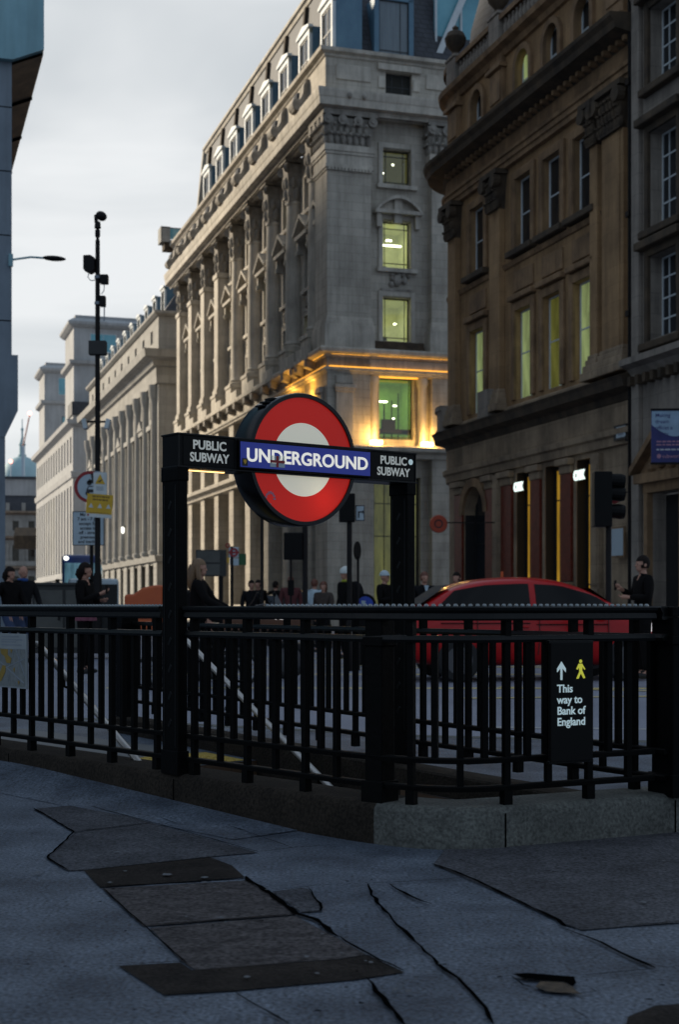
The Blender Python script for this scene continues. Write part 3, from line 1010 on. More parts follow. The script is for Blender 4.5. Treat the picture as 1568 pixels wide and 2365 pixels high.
# heavy posts
for nm, p, a, lab in (('railing_post', Vector((0.172, 6.065, 0)), R(-40), 'square black corner post where the railing turns towards the right'),
                      ('railing_post', Vector((1.50, 6.34, 0)), R(26), 'wide black end post of the railing at the right edge'),
                      ('railing_post', FA + Vector((0.02, 0.0, 0)), R(-59), 'black end post of the far railing, seen left of the sign post')):
    t = thing(nm, lab, 'post', p, a, 'heavy posts of the stair railing')
    h = 0.046 if 'corner' in lab else (0.075 if 'right edge' in lab else 0.07)
    z0 = 0.0 if 'far' in lab else 0.16
    mb = MB()
    mb.box(-h, h, -h, h, z0, EYE - .05)
    mb.build('shaft', 'black_paint', t, bevel=.006)
    for e, a, b in ((.012, z0, z0 + .10), (.008, EYE - .17, EYE - .13), (.006, EYE - .045, EYE - .002)):
        MB().box(-h - e, h + e, -h - e, h + e, a, b).build('collar', 'black_paint', t, bevel=.004)

# ------------------------------------------------------------------ sign gantry
SG = thing('underground_sign', 'black sign frame with a lit red ring and blue name bar over the stair', 'station sign', (-0.797, 7.0, 0), R(37.8))
BL = 1.549
for x0, x1 in ((0.0, 0.056), (BL - 0.062, BL - 0.006)):
    mb = MB()
    zb = .165 if x0 == 0 else 0.0
    mb.box(x0, x1, 0.0, 0.15, zb, 1.69)
    mb.box(x0 - .006, x1 + .006, -.006, .156, zb, zb + .12)
    mb.box(x0 - .005, x1 + .005, -.005, .155, 1.62, 1.684)
    p = mb.build('post', 'black_paint', SG, bevel=.004)
    mb = MB()
    for k in range(9):               # raised scallops up the inner and outer cheeks
        z = 0.42 + k * 0.135
        for xs in (x0 - .002, x1 - .004):
            mb.frame((xs, .075, z), 0, R(35))
            mb.box(0, .006, -.010, .010, -.022, .022)
    mb.M = Matrix.Identity(4)
    for xs in (x0 - .003, x1 - .001):
        mb.box(xs, xs + .004, .018, .026, .30, 1.60)
        mb.box(xs, xs + .004, .124, .132, .30, 1.60)
    mb.build('ornament', 'rail_paint', p, bevel=.002)
mb = MB()
mb.box(0, BL, 0, .15, 1.69, 1.848)
bar = mb.build('crossbar', 'sign_black', SG, bevel=.004)
mb = MB()
for z0, z1 in ((1.684, 1.694), (1.846, 1.856)):
    mb.box(-.004, BL + .004, -.006, .156, z0, z1)
for x in (.0, .336, 1.207, BL - .008):
    mb.box(x, x + .008, -.005, .0, 1.69, 1.85)
mb.build('trim', 'rail_paint', bar, bevel=.002)


def up(x, y, z, rz=0.0):
    return Matrix.Translation((x, y, z)) @ Matrix.Rotation(rz, 4, 'Z')


def fit(o, width, height=None):
    xs = [v.co.x for v in o.data.vertices]
    zs = [v.co.z for v in o.data.vertices]
    k = width / (max(xs) - min(xs))
    kz = (height / (max(zs) - min(zs))) if height else 1
    cx, cz = (max(xs) + min(xs)) / 2, (max(zs) + min(zs)) / 2
    for v in o.data.vertices:
        v.co.x = (v.co.x - cx) * k
        v.co.z = (v.co.z - cz) * kz
    return o


for xc, side in ((0.184, 0), (1.385, 1)):
    pn = MB().box(xc - .155 if not side else xc - .16, xc + .145 if not side else xc + .145, -.003, .0, 1.699, 1.841).build('subway_panel', 'sign_black', SG)
    fit(lettering('PUBLIC', .068, 'sign_letters', pn, up(xc, -.004, 1.803), .001, .0016), .195 if not side else .188, .047)
    fit(lettering('SUBWAY', .068, 'sign_letters', pn, up(xc, -.004, 1.741), .001, .0016), .232 if not side else .235, .047)
mb = MB()
mb.frame((BL - .042, -.0045, 1.802), 0, R(90))
mb.lathe([(.016, 0), (.016, .002)], n=20)
mb.build('sticker', 'glow_pale', SG)
# lamp strip under the left end of the bar
mb = MB()
mb.box(.10, .33, .085, .10, 1.680, 1.684)
mb.build('lamp_strip', 'amber_lamp', SG)
# the drum
ROC = (BL / 2, 1.770)
rd = MB()
rd.frame((ROC[0], .01, ROC[1]), 0, R(-90))
rd.lathe([(.326, -.010), (.346, -.010), (.350, .0), (.348, .15), (.340, .165), (.0, .167)], n=72, cap=False)
rd.lathe([(.326, -.010), (.324, .16), (.0, .162)], n=72, cap=False)
ro = rd.build('roundel', 'drum_black', SG, smooth=True)
rd = MB()
rd.frame((ROC[0], .01, ROC[1]), 0, R(-90))
rd.lathe([(.193, 0), (.327, 0)], n=72, cap=False)
rd.build('ring', 'roundel_red', ro)
rd = MB()
rd.frame((ROC[0], .01, ROC[1]), 0, R(-90))
rd.lathe([(.0, 0), (.193, 0)], n=72, cap=False)
rd.build('centre_disc', 'roundel_white', ro)
rd = MB()
rd.frame((ROC[0], .01, ROC[1]), 0, R(-90))
rd.lathe([(.322, .004), (.322, .150), (.0, .152)], n=48, cap=False)
rd.build('liner', 'drum_inside', ro)
mb = MB()
for k in range(3):
    a = R(118 + k * 6)
    mb.box(ROC[0] + .352 * cos(a) - .02, ROC[0] + .352 * cos(a) + .012, .03, .10, ROC[1] + .345 * sin(a), ROC[1] + .356 * sin(a))
mb.build('hinge', 'rail_paint', ro)
nb = MB().box(.348, 1.206, -.024, .0, 1.697, 1.843).build('name_bar', 'sign_black', SG, bevel=.003)
MB().box(.354, 1.200, -.026, -.022, 1.706, 1.834).build('blue_panel', 'sign_blue', nb)
fit(lettering('UNDERGROUND', .1, 'lit_letters', nb, up(.787, -.0275, 1.770), .001, .0024), .790, .070)
mb = MB()
mb.box(.363, .396, -.0285, -.027, 1.712, 1.75)
st1 = mb.build('sticker', 'ink', SG)
mb = MB().prism([(.370, 1.733), (.370, 1.743), (.389, 1.743), (.389, 1.733), (.3795, 1.719)], -.0295, -.0286)
mb.build('shield', 'plate_yellow', st1)
mb = MB().box(.535, .628, -.0285, -.027, 1.716, 1.775)
st2 = mb.build('sticker', 'plate_white', SG)
mb = MB().box(.535, .628, -.0292, -.0286, 1.738, 1.752).box(.573, .588, -.0296, -.0286, 1.716, 1.775)
mb.build('cross', 'plate_red', st2)
mb = MB()
for k in range(11):
    a = 2 * pi * k / 13
    mb.frame((.56 + .030 * cos(a), .0085, 1.555 + .030 * sin(a)), 0, 0, a)
    mb.box(-.010, .006, -.001, .0, -.004, .006)
mb.build('sticker', 'pink_ink', SG)
ll = bpy.data.lights.new('drum_lamp', 'POINT')
ll.energy = 0.32
ll.color = (1, .80, .55)
ll.shadow_soft_size = .09
lo = link('drum_lamp', ll, SG)
lo.location = (ROC[0] + .13, .09, ROC[1] - .19)

# ------------------------------------------------------------------ plates on the railings
p0 = END0 + ENDD * .43
wd = 0.215
ds = thing('direction_plate', 'black pedestrian plate reading This way to Bank of England on the right-hand railing', 'sign', (p0.x, p0.y, 0), math.atan2(.44, .898))
MB().box(0, wd, -.022, .0, .345, .848).build('plate', 'sign_black', ds, bevel=.003)
mb = MB().box(-.006, wd + .006, -.018, .004, .842, .856).box(-.006, wd + .006, -.018, .004, .338, .350)
mb.build('edging', 'rail_paint', ds, bevel=.002)
mb = MB().prism([(.030, .722), (.047, .739), (.047, .690), (.057, .690), (.057, .739), (.074, .722), (.074, .738), (.052, .768), (.030, .738)][::1], -.0245, -.0225)
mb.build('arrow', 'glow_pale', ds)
mb = MB()
mb.frame((.150, -.0235, .735), 0, R(90))
mb.lathe([(.0075, -.001), (.0075, .001)], 0, .032, 10)
mb.M = Matrix.Identity(4)
mb.prism([(.140, .757), (.158, .757), (.174, .733), (.169, .731), (.160, .745), (.158, .728), (.174, .697), (.165, .694), (.151, .716), (.139, .694), (.128, .694), (.143, .722), (.143, .742), (.134, .732), (.128, .735)], -.0245, -.0225)
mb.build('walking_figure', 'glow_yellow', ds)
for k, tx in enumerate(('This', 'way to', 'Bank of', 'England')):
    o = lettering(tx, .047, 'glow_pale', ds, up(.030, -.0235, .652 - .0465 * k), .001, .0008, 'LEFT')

p0 = NEAR(.03, -.012)
mp_ = thing('map_board', 'pale street map board with yellow areas fixed to the railing at the left edge', 'map', (p0.x, p0.y, 0), math.atan2(-.744, .668))
MB().box(-.10, .315, -.012, .0, .53, .842).build('board', 'map_paper', mp_, bevel=.002)
MB().box(-.09, .305, -.0135, -.0125, .54, .755).build('map_area', 'map_land', mp_)
for poly in ([(.02, .752), (.11, .752), (.105, .72), (.15, .70), (.14, .672), (.095, .672), (.07, .71), (.03, .725)], [(.135, .752), (.165, .75), (.15, .73)],
             [(.005, .60), (.05, .66), (.085, .655), (.08, .62), (.03, .565), (.0, .56)], [(.22, .575), (.245, .57), (.235, .55)], [(.17, .64), (.19, .65), (.185, .62)]):
    MB().prism(poly, -.0155, -.0142).build('park', 'map_yellow', mp_)
mb = MB()
for z, x1 in ((.822, .23), (.805, .27), (.792, .2), (.775, .26)):
    mb.box(.03, x1, -.0135, -.0125, z, z + .006)
for a, b in (((.0, .62), (.3, .70)), ((.1, .54), (.18, .75)), ((.2, .75), (.3, .60)), ((.0, .68), (.29, .56)), ((.25, .75), (.21, .54))):
    mb.prism([(a[0], a[1]), (b[0], b[1]), (b[0] + .004, b[1] + .006), (a[0] + .004, a[1] + .006)], -.0148, -.0137)
mb.build('print', 'ink_grey', mp_)

# ================================================================== buildings
STREET = -ANG if False else ANG


def bld(name, label, v, u):
    t = thing(name, label, 'building', S(v, u, 0), ANG)
    return t


def win_mesh(w, h, frame='dark_frame', bars=((), ()), fr=.06, name='window', deep=.05):
    """sash frame centred on x, standing on z=0; bars: relative positions of uprights and cross bars"""
    m = MB()
    m.box(-w / 2, -w / 2 + fr, 0, deep, 0, h)
    m.box(w / 2 - fr, w / 2, 0, deep, 0, h)
    m.box(-w / 2 + fr, w / 2 - fr, 0, deep, 0, fr)
    m.box(-w / 2 + fr, w / 2 - fr, 0, deep, h - fr, h)
    for b in bars[0]:
        m.box(-w / 2 + b * w - .02, -w / 2 + b * w + .02, .008, deep - .01, fr, h - fr)
    for b in bars[1]:
        m.box(-w / 2 + fr, w / 2 - fr, .004, deep - .004, b * h - .022, b * h + .022)
    return m.mesh(name, frame)


def pane_mesh(w, h, g, y=.03):
    return MB().quad((-w / 2 + .02, y, .02), (w / 2 - .02, y, .02), (w / 2 - .02, y, h - .02), (-w / 2 + .02, y, h - .02)).mesh('pane', g)


_wc = {}


def window(parent, x, y, z, rz, w, h, g='dark_glass', frame='dark_frame', bars=((), (.5,)), fr=.06):
    k = (w, h, frame, bars, fr)
    if k not in _wc:
        _wc[k] = win_mesh(w, h, frame, bars, fr)
    kp = (w, h, g)
    if kp not in _wc:
        _wc[kp] = pane_mesh(w, h, g)
    o = place('window', _wc[k], parent, (x, y, z), rz)
    place('pane', _wc[kp], o)
    return o


def room(parent, x, y, z, rz, w, h, wall='room_wall', tubes=(), things=()):
    """the lit office behind a window: side walls, back, floor, ceiling, ceiling lamps, some dark furniture"""
    m = MB()
    x0, x1, d = -w / 2 - .6, w / 2 + .6, 3.2
    m.quad((x0, d, -.4), (x1, d, -.4), (x1, d, h + .25), (x0, d, h + .25))
    m.quad((x0, .1, -.4), (x0, d, -.4), (x0, d, h + .25), (x0, .1, h + .25))
    m.quad((x1, .1, -.4), (x1, d, -.4), (x1, d, h + .25), (x1, .1, h + .25))
    m.quad((x0, .1, -.4), (x1, .1, -.4), (x1, d, -.4), (x0, d, -.4))
    m.quad((x0, .1, h + .25), (x1, .1, h + .25), (x1, d, h + .25), (x0, d, h + .25))
    o = place('office_room', m.mesh('office_room', wall), parent, (x, y, z), rz)
    for a, b, c, dd, zz in tubes:
        m = MB().box(a, b, c, dd, zz, zz + .06)
        place('ceiling_lamp', m.mesh('ceiling_lamp', 'tube_light'), o)
    l = bpy.data.lights.new('office_light', 'AREA')
    l.energy = 34 if wall != 'room_dim' else 2
    l.size = 1.4
    l.color = (1, 1, .66) if wall != 'room_green' else (.82, 1, .45)
    lp = place('office_light', l, o, (-.2, 1.7, h + .1))
    m = MB()
    for b in things:
        m.box(*b)
    if things:
        place('furniture', m.mesh('furniture', 'room_dark'), o)
    return o


def corner_path(pts, closed=False):
    """plan polyline -> samples with mitred outward offsets (outside is to the right of travel)"""
    out = []
    n = len(pts)
    for i, p in enumerate(pts):
        p = Vector((p[0], p[1]))
        dirs = []
        if i > 0:
            dirs.append((p - Vector(pts[i - 1])).normalized())
        if i < n - 1:
            dirs.append((Vector(pts[i + 1]) - p).normalized())
        ns = [Vector((d.y, -d.x)) for d in dirs]
        if len(ns) == 2:
            b = (ns[0] + ns[1])
            b = b / b.dot(ns[0]) if b.length > .1 else ns[0]
        else:
            b = ns[0]
        out.append((p.x, p.y, b.x, b.y))
    return out


def cornice_prof(z0, z1, out, steps=3, soffit=0.0):
    """classical cornice: bed moulds, corona, cyma"""
    h = z1 - z0
    return [(0, z0), (out * .10, z0 + h * .05), (out * .14, z0 + h * .18), (out * .26, z0 + h * .22), (out * .30, z0 + h * .36), (out * .86, z0 + h * .40), (out * .88, z0 + h * .66),
            (out * .93, z0 + h * .70), (out, z0 + h * .92), (out, z0 + h), (0, z0 + h + .02)]


# ------------------------------------------------------------------ middle building (Portland stone)
MLEN = 41.0
Mb = bld('stone_corner_building', 'tall pale stone corner building with giant columns, mansard dormers and amber lit first floor', 20.34, 66.98)
RS = R(-90)            # facade frame on the street side: x runs towards the camera, y inwards
IN = 0.6               # wall plane behind the face of the corner pier
IS = .85               # and on the street side, behind the columns


def st(mb, y, off=.85):
    """street side frame at distance y along the street: local x = -along, y = inward"""
    return mb.frame((off, y, 0), RS)


bays = [3.8 + 4.4 * i for i in range(9)]            # columns between bays
mids = [2.0 + (3.8 - 2.0) / 2 + .35] + [b + 2.2 for b in bays[:-1]]
ROWS = [(14.35, 16.55, 1.5), (18.05, 20.4, 1.5), (22.25, 24.0, 1.35)]
holes = []
for m in mids:
    for z0, z1, wd in ROWS:
        holes.append((-m - wd / 2, -m + wd / 2, z0, z1))
    holes.append((-m - .85, -m + .85, 9.45, 12.4))
    holes.append((-m - 1.05, -m + 1.05, 1.0, 7.4))
mb = MB()
st(mb, 0)
mb.wall(-MLEN, -1.9, 0, 25.4, holes, .30)
chol = [(3.85 - .75, 3.85 + .75, z0, z1) for z0, z1, _ in ROWS] + [(3.85 - .92, 3.85 + .92, 9.4, 12.5), (2.65, 5.15, .9, 7.5)]
chol += [(10.4 - .75, 10.4 + .75, z0, z1) for z0, z1, _ in ROWS]
mb.frame((0, IN, 0))
mb.wall(2.0, 14, 0, 25.4, chol, .45)
mb.M = Matrix.Identity(4)
mb.quad((14, IN, 0), (14, MLEN, 0), (14, MLEN, 25.4), (14, IN, 25.4))
mb.quad((IS, MLEN, 0), (14, MLEN, 0), (14, MLEN, 25.4), (IS, MLEN, 25.4))
mb.build('wall', 'portland', Mb)
for m in mids:
    for r_, (z0, z1, wd) in enumerate(ROWS):
        window(Mb, IS + .18, m, z0, RS, wd, z1 - z0, 'grey_glass' if (r_ + int(m)) % 3 else 'olive_glass', bars=((.3, .7), (.72,)))
    window(Mb, IS + .18, m, 9.45, RS, 1.7, 2.95, 'grey_glass', bars=((.5,), (.7,)))
    window(Mb, IS + .18, m, 1.0, RS, 2.1, 6.4, 'dark_glass', bars=((.33, .67), (.45, .75)))
# camera side windows
clr = ((.15, .85), (.86, .12))
window(Mb, 3.85, IN + .3, 22.25, 0, 1.5, 1.75, 'clear_glass', bars=((.18, .8), (.84, .1)))
room(Mb, 3.85, IN + .35, 22.25, 0, 1.5, 1.75, 'room_dim', [(-.58, -.50, .6, .68, 1.30), (.12, .2, .6, .68, 1.28), (-.3, -.24, .9, .95, .9)])
window(Mb, 3.85, IN + .3, 18.05, 0, 1.5, 2.35, 'clear_glass', bars=clr)
room(Mb, 3.85, IN + .35, 18.05, 0, 1.5, 2.35, 'room_wall', [(-.55, .75, 1.0, 1.12, 1.45), (.25, .55, 1.9, 2.0, 1.95), (.45, .75, 1.4, 1.5, .1)], [(-.9, -.2, .5, .8, -.2, .25)])
window(Mb, 3.85, IN + .3, 14.35, 0, 1.5, 2.2, 'clear_glass', bars=((.16, .86), (.1,)))
room(Mb, 3.85, IN + .35, 14.35, 0, 1.5, 2.2, 'room_wall', [(-.5, -.25, 1.0, 1.1, 1.72), (-.95, -.45, .8, .9, 1.0), (.5, .62, 1.4, 1.5, 1.22)], [(-.25, .45, 2.4, 2.6, -.4, .75), (-.9, .9, .3, .34, .28, .31)])
window(Mb, 3.85, IN + .3, 9.4, 0, 1.84, 3.1, 'clear_glass', bars=((.92,), (.04,)))
room(Mb, 3.85, IN + .35, 9.4, 0, 1.84, 3.1, 'room_green', [(-1.15, -.05, .9, 1.02, 2.05), (-.95, -.75, 1.4, 1.5, 2.6), (.5, .68, 1.5, 1.6, 1.95), (.50, .60, 1.6, 1.65, 1.3)],
     [(-.45, .25, .5, .7, .55, 1.12), (-.9, 1.2, .4, .9, .42, .62), (-.14, -.08, 1.2, 1.25, 0, 2.0), (.28, .33, 1.2, 1.25, 0, 2.2), (.68, .72, 1.3, 1.36, 0, 2.6), (-1.2, 1.4, 2.6, 2.7, -.4, .2)])
window(Mb, 3.9, IN + .3, .9, 0, 2.5, 6.6, 'olive_glass', bars=((.26, .74), (.55, .80)), fr=.12)
for z0, z1, _ in ROWS:
    window(Mb, 10.4, IN + .3, z0, 0, 1.5, z1 - z0, 'dark_glass', bars=((.5,), (.5,)))

# corner pier and the pier at its right
def pier(x0, x1, y0, y1, nm='corner_pier'):
    m = MB()
    m.box(x0, x1, y0, y1, 13.6, 22.6)
    o = m.build(nm, 'portland', Mb, bevel=.03)
    m = MB()
    for e, a, b in ((.16, 13.58, 14.9), (.10, 14.9, 15.12), (.05, 15.12, 15.3)):
        m.box(x0 - e, x1 + e, y0 - e, y1 + e, a, b)
    m.build('base', 'portland_trim', o, bevel=.03)
    m = MB()
    for e, a, b in ((.05, 22.5, 22.62), (.10, 22.62, 22.8), (.05, 22.8, 23.3), (.11, 23.3, 23.45), (.16, 23.45, 23.75)):
        m.box(x0 - e, x1 + e, y0 - e, y1 + e, a, b)
    n_ = int((x1 - x0) / .17)
    for i in range(n_):
        xx = x0 + (x1 - x0) * (i + .5) / n_
        m.box(xx - .05, xx + .05, y0 - .16, y0 - .09, 22.48, 22.62)
    m.build('necking', 'portland_trim', o)
    m = MB()                                     # foliate capital: bell, two ranks of leaves, volutes, abacus
    cx, cy, hx, hy = (x0 + x1) / 2, (y0 + y1) / 2, (x1 - x0) / 2, (y1 - y0) / 2
    m.frustum(cx, cy, 23.7, 25.1, hx - .04, hy - .04, hx + .12, hy + .12)
    for zz, rr in ((24.05, .17), (24.5, .22)):
        k = 7
        for i in range(k):
            f_ = (i + (.5 if zz < 24.2 else 0)) / k
            xx = x0 + (x1 - x0) * f_
            m.ball((xx, y0 - .05, zz), (.125, rr * .8, .30), 8, 6)
            m.ball((xx, y0 - rr - .06, zz + .22), (.10, .10, .08), 6, 5)
            yy = y0 + (y1 - y0) * f_
            m.ball((x0 - .05, yy, zz), (rr * .8, .125, .30), 8, 6)
            m.ball((x0 - rr - .06, yy, zz + .22), (.10, .10, .08), 6, 5)
    for sx in (-1, -.35, .35, 1):
        m.frame((cx + sx * (hx + .02), y0 - .16, 24.95), 0, R(90))
        m.lathe([(.24, -.12), (.24, .12)], n=12)
        m.lathe([(.09, .12), (.09, .18)], n=8)
        m.frame((x0 - .16, cy + sx * (hy + .02), 24.95), R(90), R(90))
        m.lathe([(.24, -.12), (.24, .12)], n=12)
    m.M = Matrix.Identity(4)
    m.box(x0 - .26, x1 + .26, y0 - .26, y1 + .26, 25.18, 25.42)
    m.build('capital', 'carving', o)


pier(0, 2.3, 0, 2.1)
pier(5.55, 7.85, .05, 1.2, 'pier')
for x0, x1, y0, y1 in ((0, 2.3, 0, 2.1), (5.55, 7.85, .05, 1.2)):
    MB().box(x0 + .02, x1 - .02, y0 + .02, y1, 0, 13.5).build('lower_pier', 'portland', Mb, bevel=.03)

# engaged columns and square pilasters on the street side
def column_mesh():
    m = MB()
    m.lathe([(.66, 15.0), (.66, 15.15), (.58, 15.2), (.62, 15.32), (.54, 15.42), (.50, 15.5), (.49, 18.5), (.43, 22.9), (.48, 22.95), (.48, 23.05), (.44, 23.1)], n=20)
    return m


colm = column_mesh().mesh('column', 'portland_trim', smooth=True)
mbp = MB().box(-.7, .7, -.7, .7, 13.5, 15.0)
mbp.box(-.76, .76, -.76, .76, 14.8, 15.0).box(-.76, .76, -.76, .76, 13.5, 13.8)
pedm = mbp.mesh('pedestal', 'portland_trim')
mbc = MB().frustum(0, 0, 23.05, 25.1, .42, .42, .56, .56)
for zz, k, rr in ((23.5, 8, .52), (24.1, 8, .58)):
    for i in range(k):
        a = 2 * pi * (i + (.5 if k and zz > 24 else 0)) / k
        mbc.ball((rr * .9 * cos(a), rr * .9 * sin(a), zz), (.17, .17, .34), 7, 5)
for sx in (-1, 1):
    for sy in (-1, 1):
        mbc.frame((sx * .55, sy * .55, 24.85), R(45) if sx * sy > 0 else R(-45), R(90))
        mbc.lathe([(.25, -.10), (.25, .10)], n=12)
mbc.M = Matrix.Identity(4)
mbc.box(-.70, .70, -.70, .70, 25.16, 25.4)
capm = mbc.mesh('capital', 'carving')
sqm = MB().box(-.52, .60, -.55, .55, 15.0, 23.1)
sqm.box(-.62, .6, -.65, .65, 15.0, 15.35).box(-.57, .6, -.60, .60, 15.35, 15.5).box(-.6, .6, -.63, .63, 22.75, 23.05)
sqm = sqm.mesh('pilaster', 'portland_trim')
for i, b in enumerate(bays):
    sq = b > 22
    o = place('pilaster' if sq else 'column', sqm if sq else colm, Mb, (.62, b, 0))
    place('pedestal', pedm, o)
    place('capital', capm, o)
    MB().box(.12, 1.12, b - .62, b + .62, 0, 13.48).build('lower_pier', 'portland', Mb, bevel=.02)

# window dressings: architraves, triangular pediments on the street, curved pediment facing the square, carved panel
def dress(w_, h_):
    m = MB()
    e = .22
    m.box(-w_ / 2 - e, -w_ / 2, -.10, .0, -.05, h_ + .05)
    m.box(w_ / 2, w_ / 2 + e, -.10, .0, -.05, h_ + .05)
    m.box(-w_ / 2 - e, w_ / 2 + e, -.10, .0, h_ + .05, h_ + .30)
    m.box(-w_ / 2 - e - .1, w_ / 2 + e + .1, -.22, .0, -.25, -.05)
    return m


ar1, ar2, ar3 = (dress(1.5, h).mesh('architrave', 'portland_trim') for h in (2.2, 2.35, 1.75))
pm = dress(1.5, 2.35)
pm.box(-1.12, 1.12, -.55, 0, 2.62, 2.82)
pm.prism([(-1.2, 2.82), (1.2, 2.82), (1.2, 2.95), (0, 3.72), (-1.2, 2.95)], -.22, 0)
pm.prism([(-1.25, 2.84), (-1.25, 3.02), (0, 3.86), (0, 3.66)], -.62, -.04)
pm.prism([(1.25, 2.84), (1.25, 3.02), (0, 3.86), (0, 3.66)], -.62, -.04)
for sx in (-1, 1):
    pm.box(sx * .98 - .12, sx * .98 + .12, -.42, 0, 1.9, 2.62)
    pm.ball((sx * .98, -.36, 2.0), (.11, .16, .2), 6, 5)
pedi = pm.mesh('pediment', 'portland_trim')
sg = dress(1.5, 2.35)
sg.box(-1.25, 1.25, -.5, 0, 2.62, 2.80)
arcp = [(-1.2 + 2.4 * i / 14, 2.80 + .74 * sin(pi * i / 14) ** .8) for i in range(15)]
sg.prism([(-1.2, 2.80)] + arcp[1:-1] + [(1.2, 2.80)], -.16, 0)
sg.prism(arcp + [(x, z - .16) for x, z in arcp[::-1]], -.52, -.03)
sg.box(-.2, .2, -.3, 0, 2.2, 3.4)
for sx in (-1, 1):
    sg.box(sx * 1.02 - .12, sx * 1.02 + .12, -.36, 0, 1.95, 2.62)
segm = sg.mesh('pediment', 'portland_trim')
carv = MB()
carv.box(-.85, .85, -.12, 0, 0, .12).box(-.85, .85, -.12, 0, 1.0, 1.15)
for i in range(16):
    rr = rng.uniform(.09, .17)
    carv.ball((rng.uniform(-.65, .65), -.04, rng.uniform(.24, .88)), (rr, .14, rr), 7, 5)
carv.ball((0, -.08, .55), (.24, .18, .3), 8, 6)
carv = carv.mesh('carved_panel', 'carving')
for m in mids:
    place('architrave', ar1, Mb, (IS, m, 14.35), RS)
    place('pediment', pedi, Mb, (IS, m, 18.05), RS)
    place('architrave', ar3, Mb, (IS, m, 22.25), RS)
    place('carved_panel', carv, Mb, (IS, m, 16.75), RS)
place('architrave', ar1, Mb, (3.85, IN, 14.35))
place('pediment', segm, Mb, (3.85, IN, 18.05))
place('architrave', ar3, Mb, (3.85, IN, 22.25))
place('carved_panel', carv, Mb, (3.85, IN, 16.85))
mb = MB()
mb.box(2.5, 5.2, .1, IN, 13.52, 13.95).box(2.5, 5.2, .16, .3, 13.95, 14.25)
mb.build('balcony', 'sooty_stone', Mb, bevel=.02)
for x in (2.62, 5.0):
    MB().box(x - .18, x + .18, .1, IN, 12.9, 13.5).build('console', 'sooty_stone', Mb, bevel=.03)

# mouldings that run round the corner
PLAN = corner_path([(0, MLEN), (0, 0), (14, 0)])
mb = MB()
mb.sweep(corner_path([(.3, MLEN), (.3, .3), (14, .3)]), [(0, 25.3), (.12, 25.32), (.12, 25.42), (-.3, 25.44), (-.3, 25.2)])
mb.build('architrave_band', 'portland_trim', Mb)
mb = MB()
mb.sweep(PLAN, cornice_prof(25.0, 26.35, .62)[3:] + [(-.6, 26.37), (-.6, 25.4), (.2, 25.4)])
mb.build('cornice', 'portland_trim', Mb)
mb = MB()
mb.sweep(PLAN, [(-.6, 13.3), (.06, 13.3), (.10, 13.42), (.42, 13.5), (.45, 13.66), (.40, 13.74), (-.6, 13.76)])
mb.build('string_course', 'portland_trim', Mb)
mb = MB()
mb.sweep(PLAN, [(-.7, 12.52), (.02, 12.52), (.05, 12.62), (.14, 12.66), (.16, 12.78), (-.02, 12.8), (-.02, 13.28), (-.7, 13.29)])
mb.build('frieze', 'portland_trim', Mb)
mb = MB()
mb.sweep(PLAN, [(-.7, 8.35), (.05, 8.4), (.08, 8.6), (.42, 8.72), (.46, 8.9), (.36, 8.98), (-.7, 9.0)])
mb.build('ledge', 'portland_trim', Mb)
mb = MB()
mb.sweep(PLAN, [(.02, 0), (.14, 0), (.14, 1.0), (.06, 1.1), (-.5, 1.1)])
mb.build('plinth', 'portland', Mb)
cons = MB().prism_x([(0, 0), (0, .95), (-.95, .95), (-.95, .62), (-.5, .45), (-.3, .1)], -.22, .22).mesh('console', 'carving')
blc = MB().box(-1.3, 1.3, -.95, 0, 0, .22).box(-1.2, 1.2, -.85, -.7, .22, .75).mesh('balcony', 'portland_trim')
for m in mids:
    place('balcony', blc, Mb, (IS - .35, m, 13.5), RS)
    for e in (-.9, .9):
        place('console', cons, Mb, (IS - .35, m + e, 12.5), RS)
# carved panels and antae of the amber-lit floor
for x0, x1 in ((.45, 1.35),):
    mb = MB().box(x0, x1, -.10, .02, 9.3, 11.6).box(x0 - .05, x1 + .05, -.16, .02, 11.6, 11.75).box(x0 - .08, x1 + .12, -.22, .02, 11.75, 11.95)
    mb.box(x0, x1, -.06, .02, 12.0, 12.4)
    mb.build('panel', 'portland_trim', Mb, bevel=.02)
for y in (.7,):
    mb = MB().box(-.10, .02, y, y + .7, 9.3, 11.6).box(-.2, .02, y - .06, y + .78, 11.6, 11.9)
    mb.build('panel', 'portland_trim', Mb, bevel=.02)
qc = MB().lathe([(.28, 9.0), (.28, 9.2), (.22, 9.3), (.22, 12.0), (.27, 12.1), (.30, 12.3), (.30, 12.5)], n=16).mesh('quarter_column', 'portland_trim', smooth=True)
for x in (2.55, 5.15):
    place('quarter_column', qc, Mb, (x, .38, 0))
for x in (2.5, 5.2):
    fx = MB().box(x - .30, x + .30, -.36, -.08, 9.02, 9.22).build('floodlight', 'uplight', Mb, bevel=.03)
    l = bpy.data.lights.new('flood', 'POINT')
    l.energy = 130
    l.color = (1, .55, .14)
    l.shadow_soft_size = .18
    place('flood', l, Mb, (x, -.42, 9.45))
for a, b, c, d in ((.2, 2.2, -.13, -.05), (2.6, 7.9, -.13, -.05)):
    MB().box(a, b, c, d, 13.42, 13.455).build('led_strip', 'led_strip', Mb)
for a, b in ((.1, 7.8),):
    MB().box(a, b, -.10, -.04, 12.81, 12.85).build('led_strip', 'led_strip', Mb)
MB().box(2.8, 4.9, .25, .33, 12.44, 12.49).build('led_strip', 'led_strip', Mb)
for a, b in ((.2, 3.2), (4.4, 7.2)):
    MB().box(-.13, -.05, a, b, 13.42, 13.455).build('led_strip', 'led_strip', Mb)
MB().box(-.10, -.04, .1, 7.4, 12.81, 12.85).build('led_strip', 'led_strip', Mb)
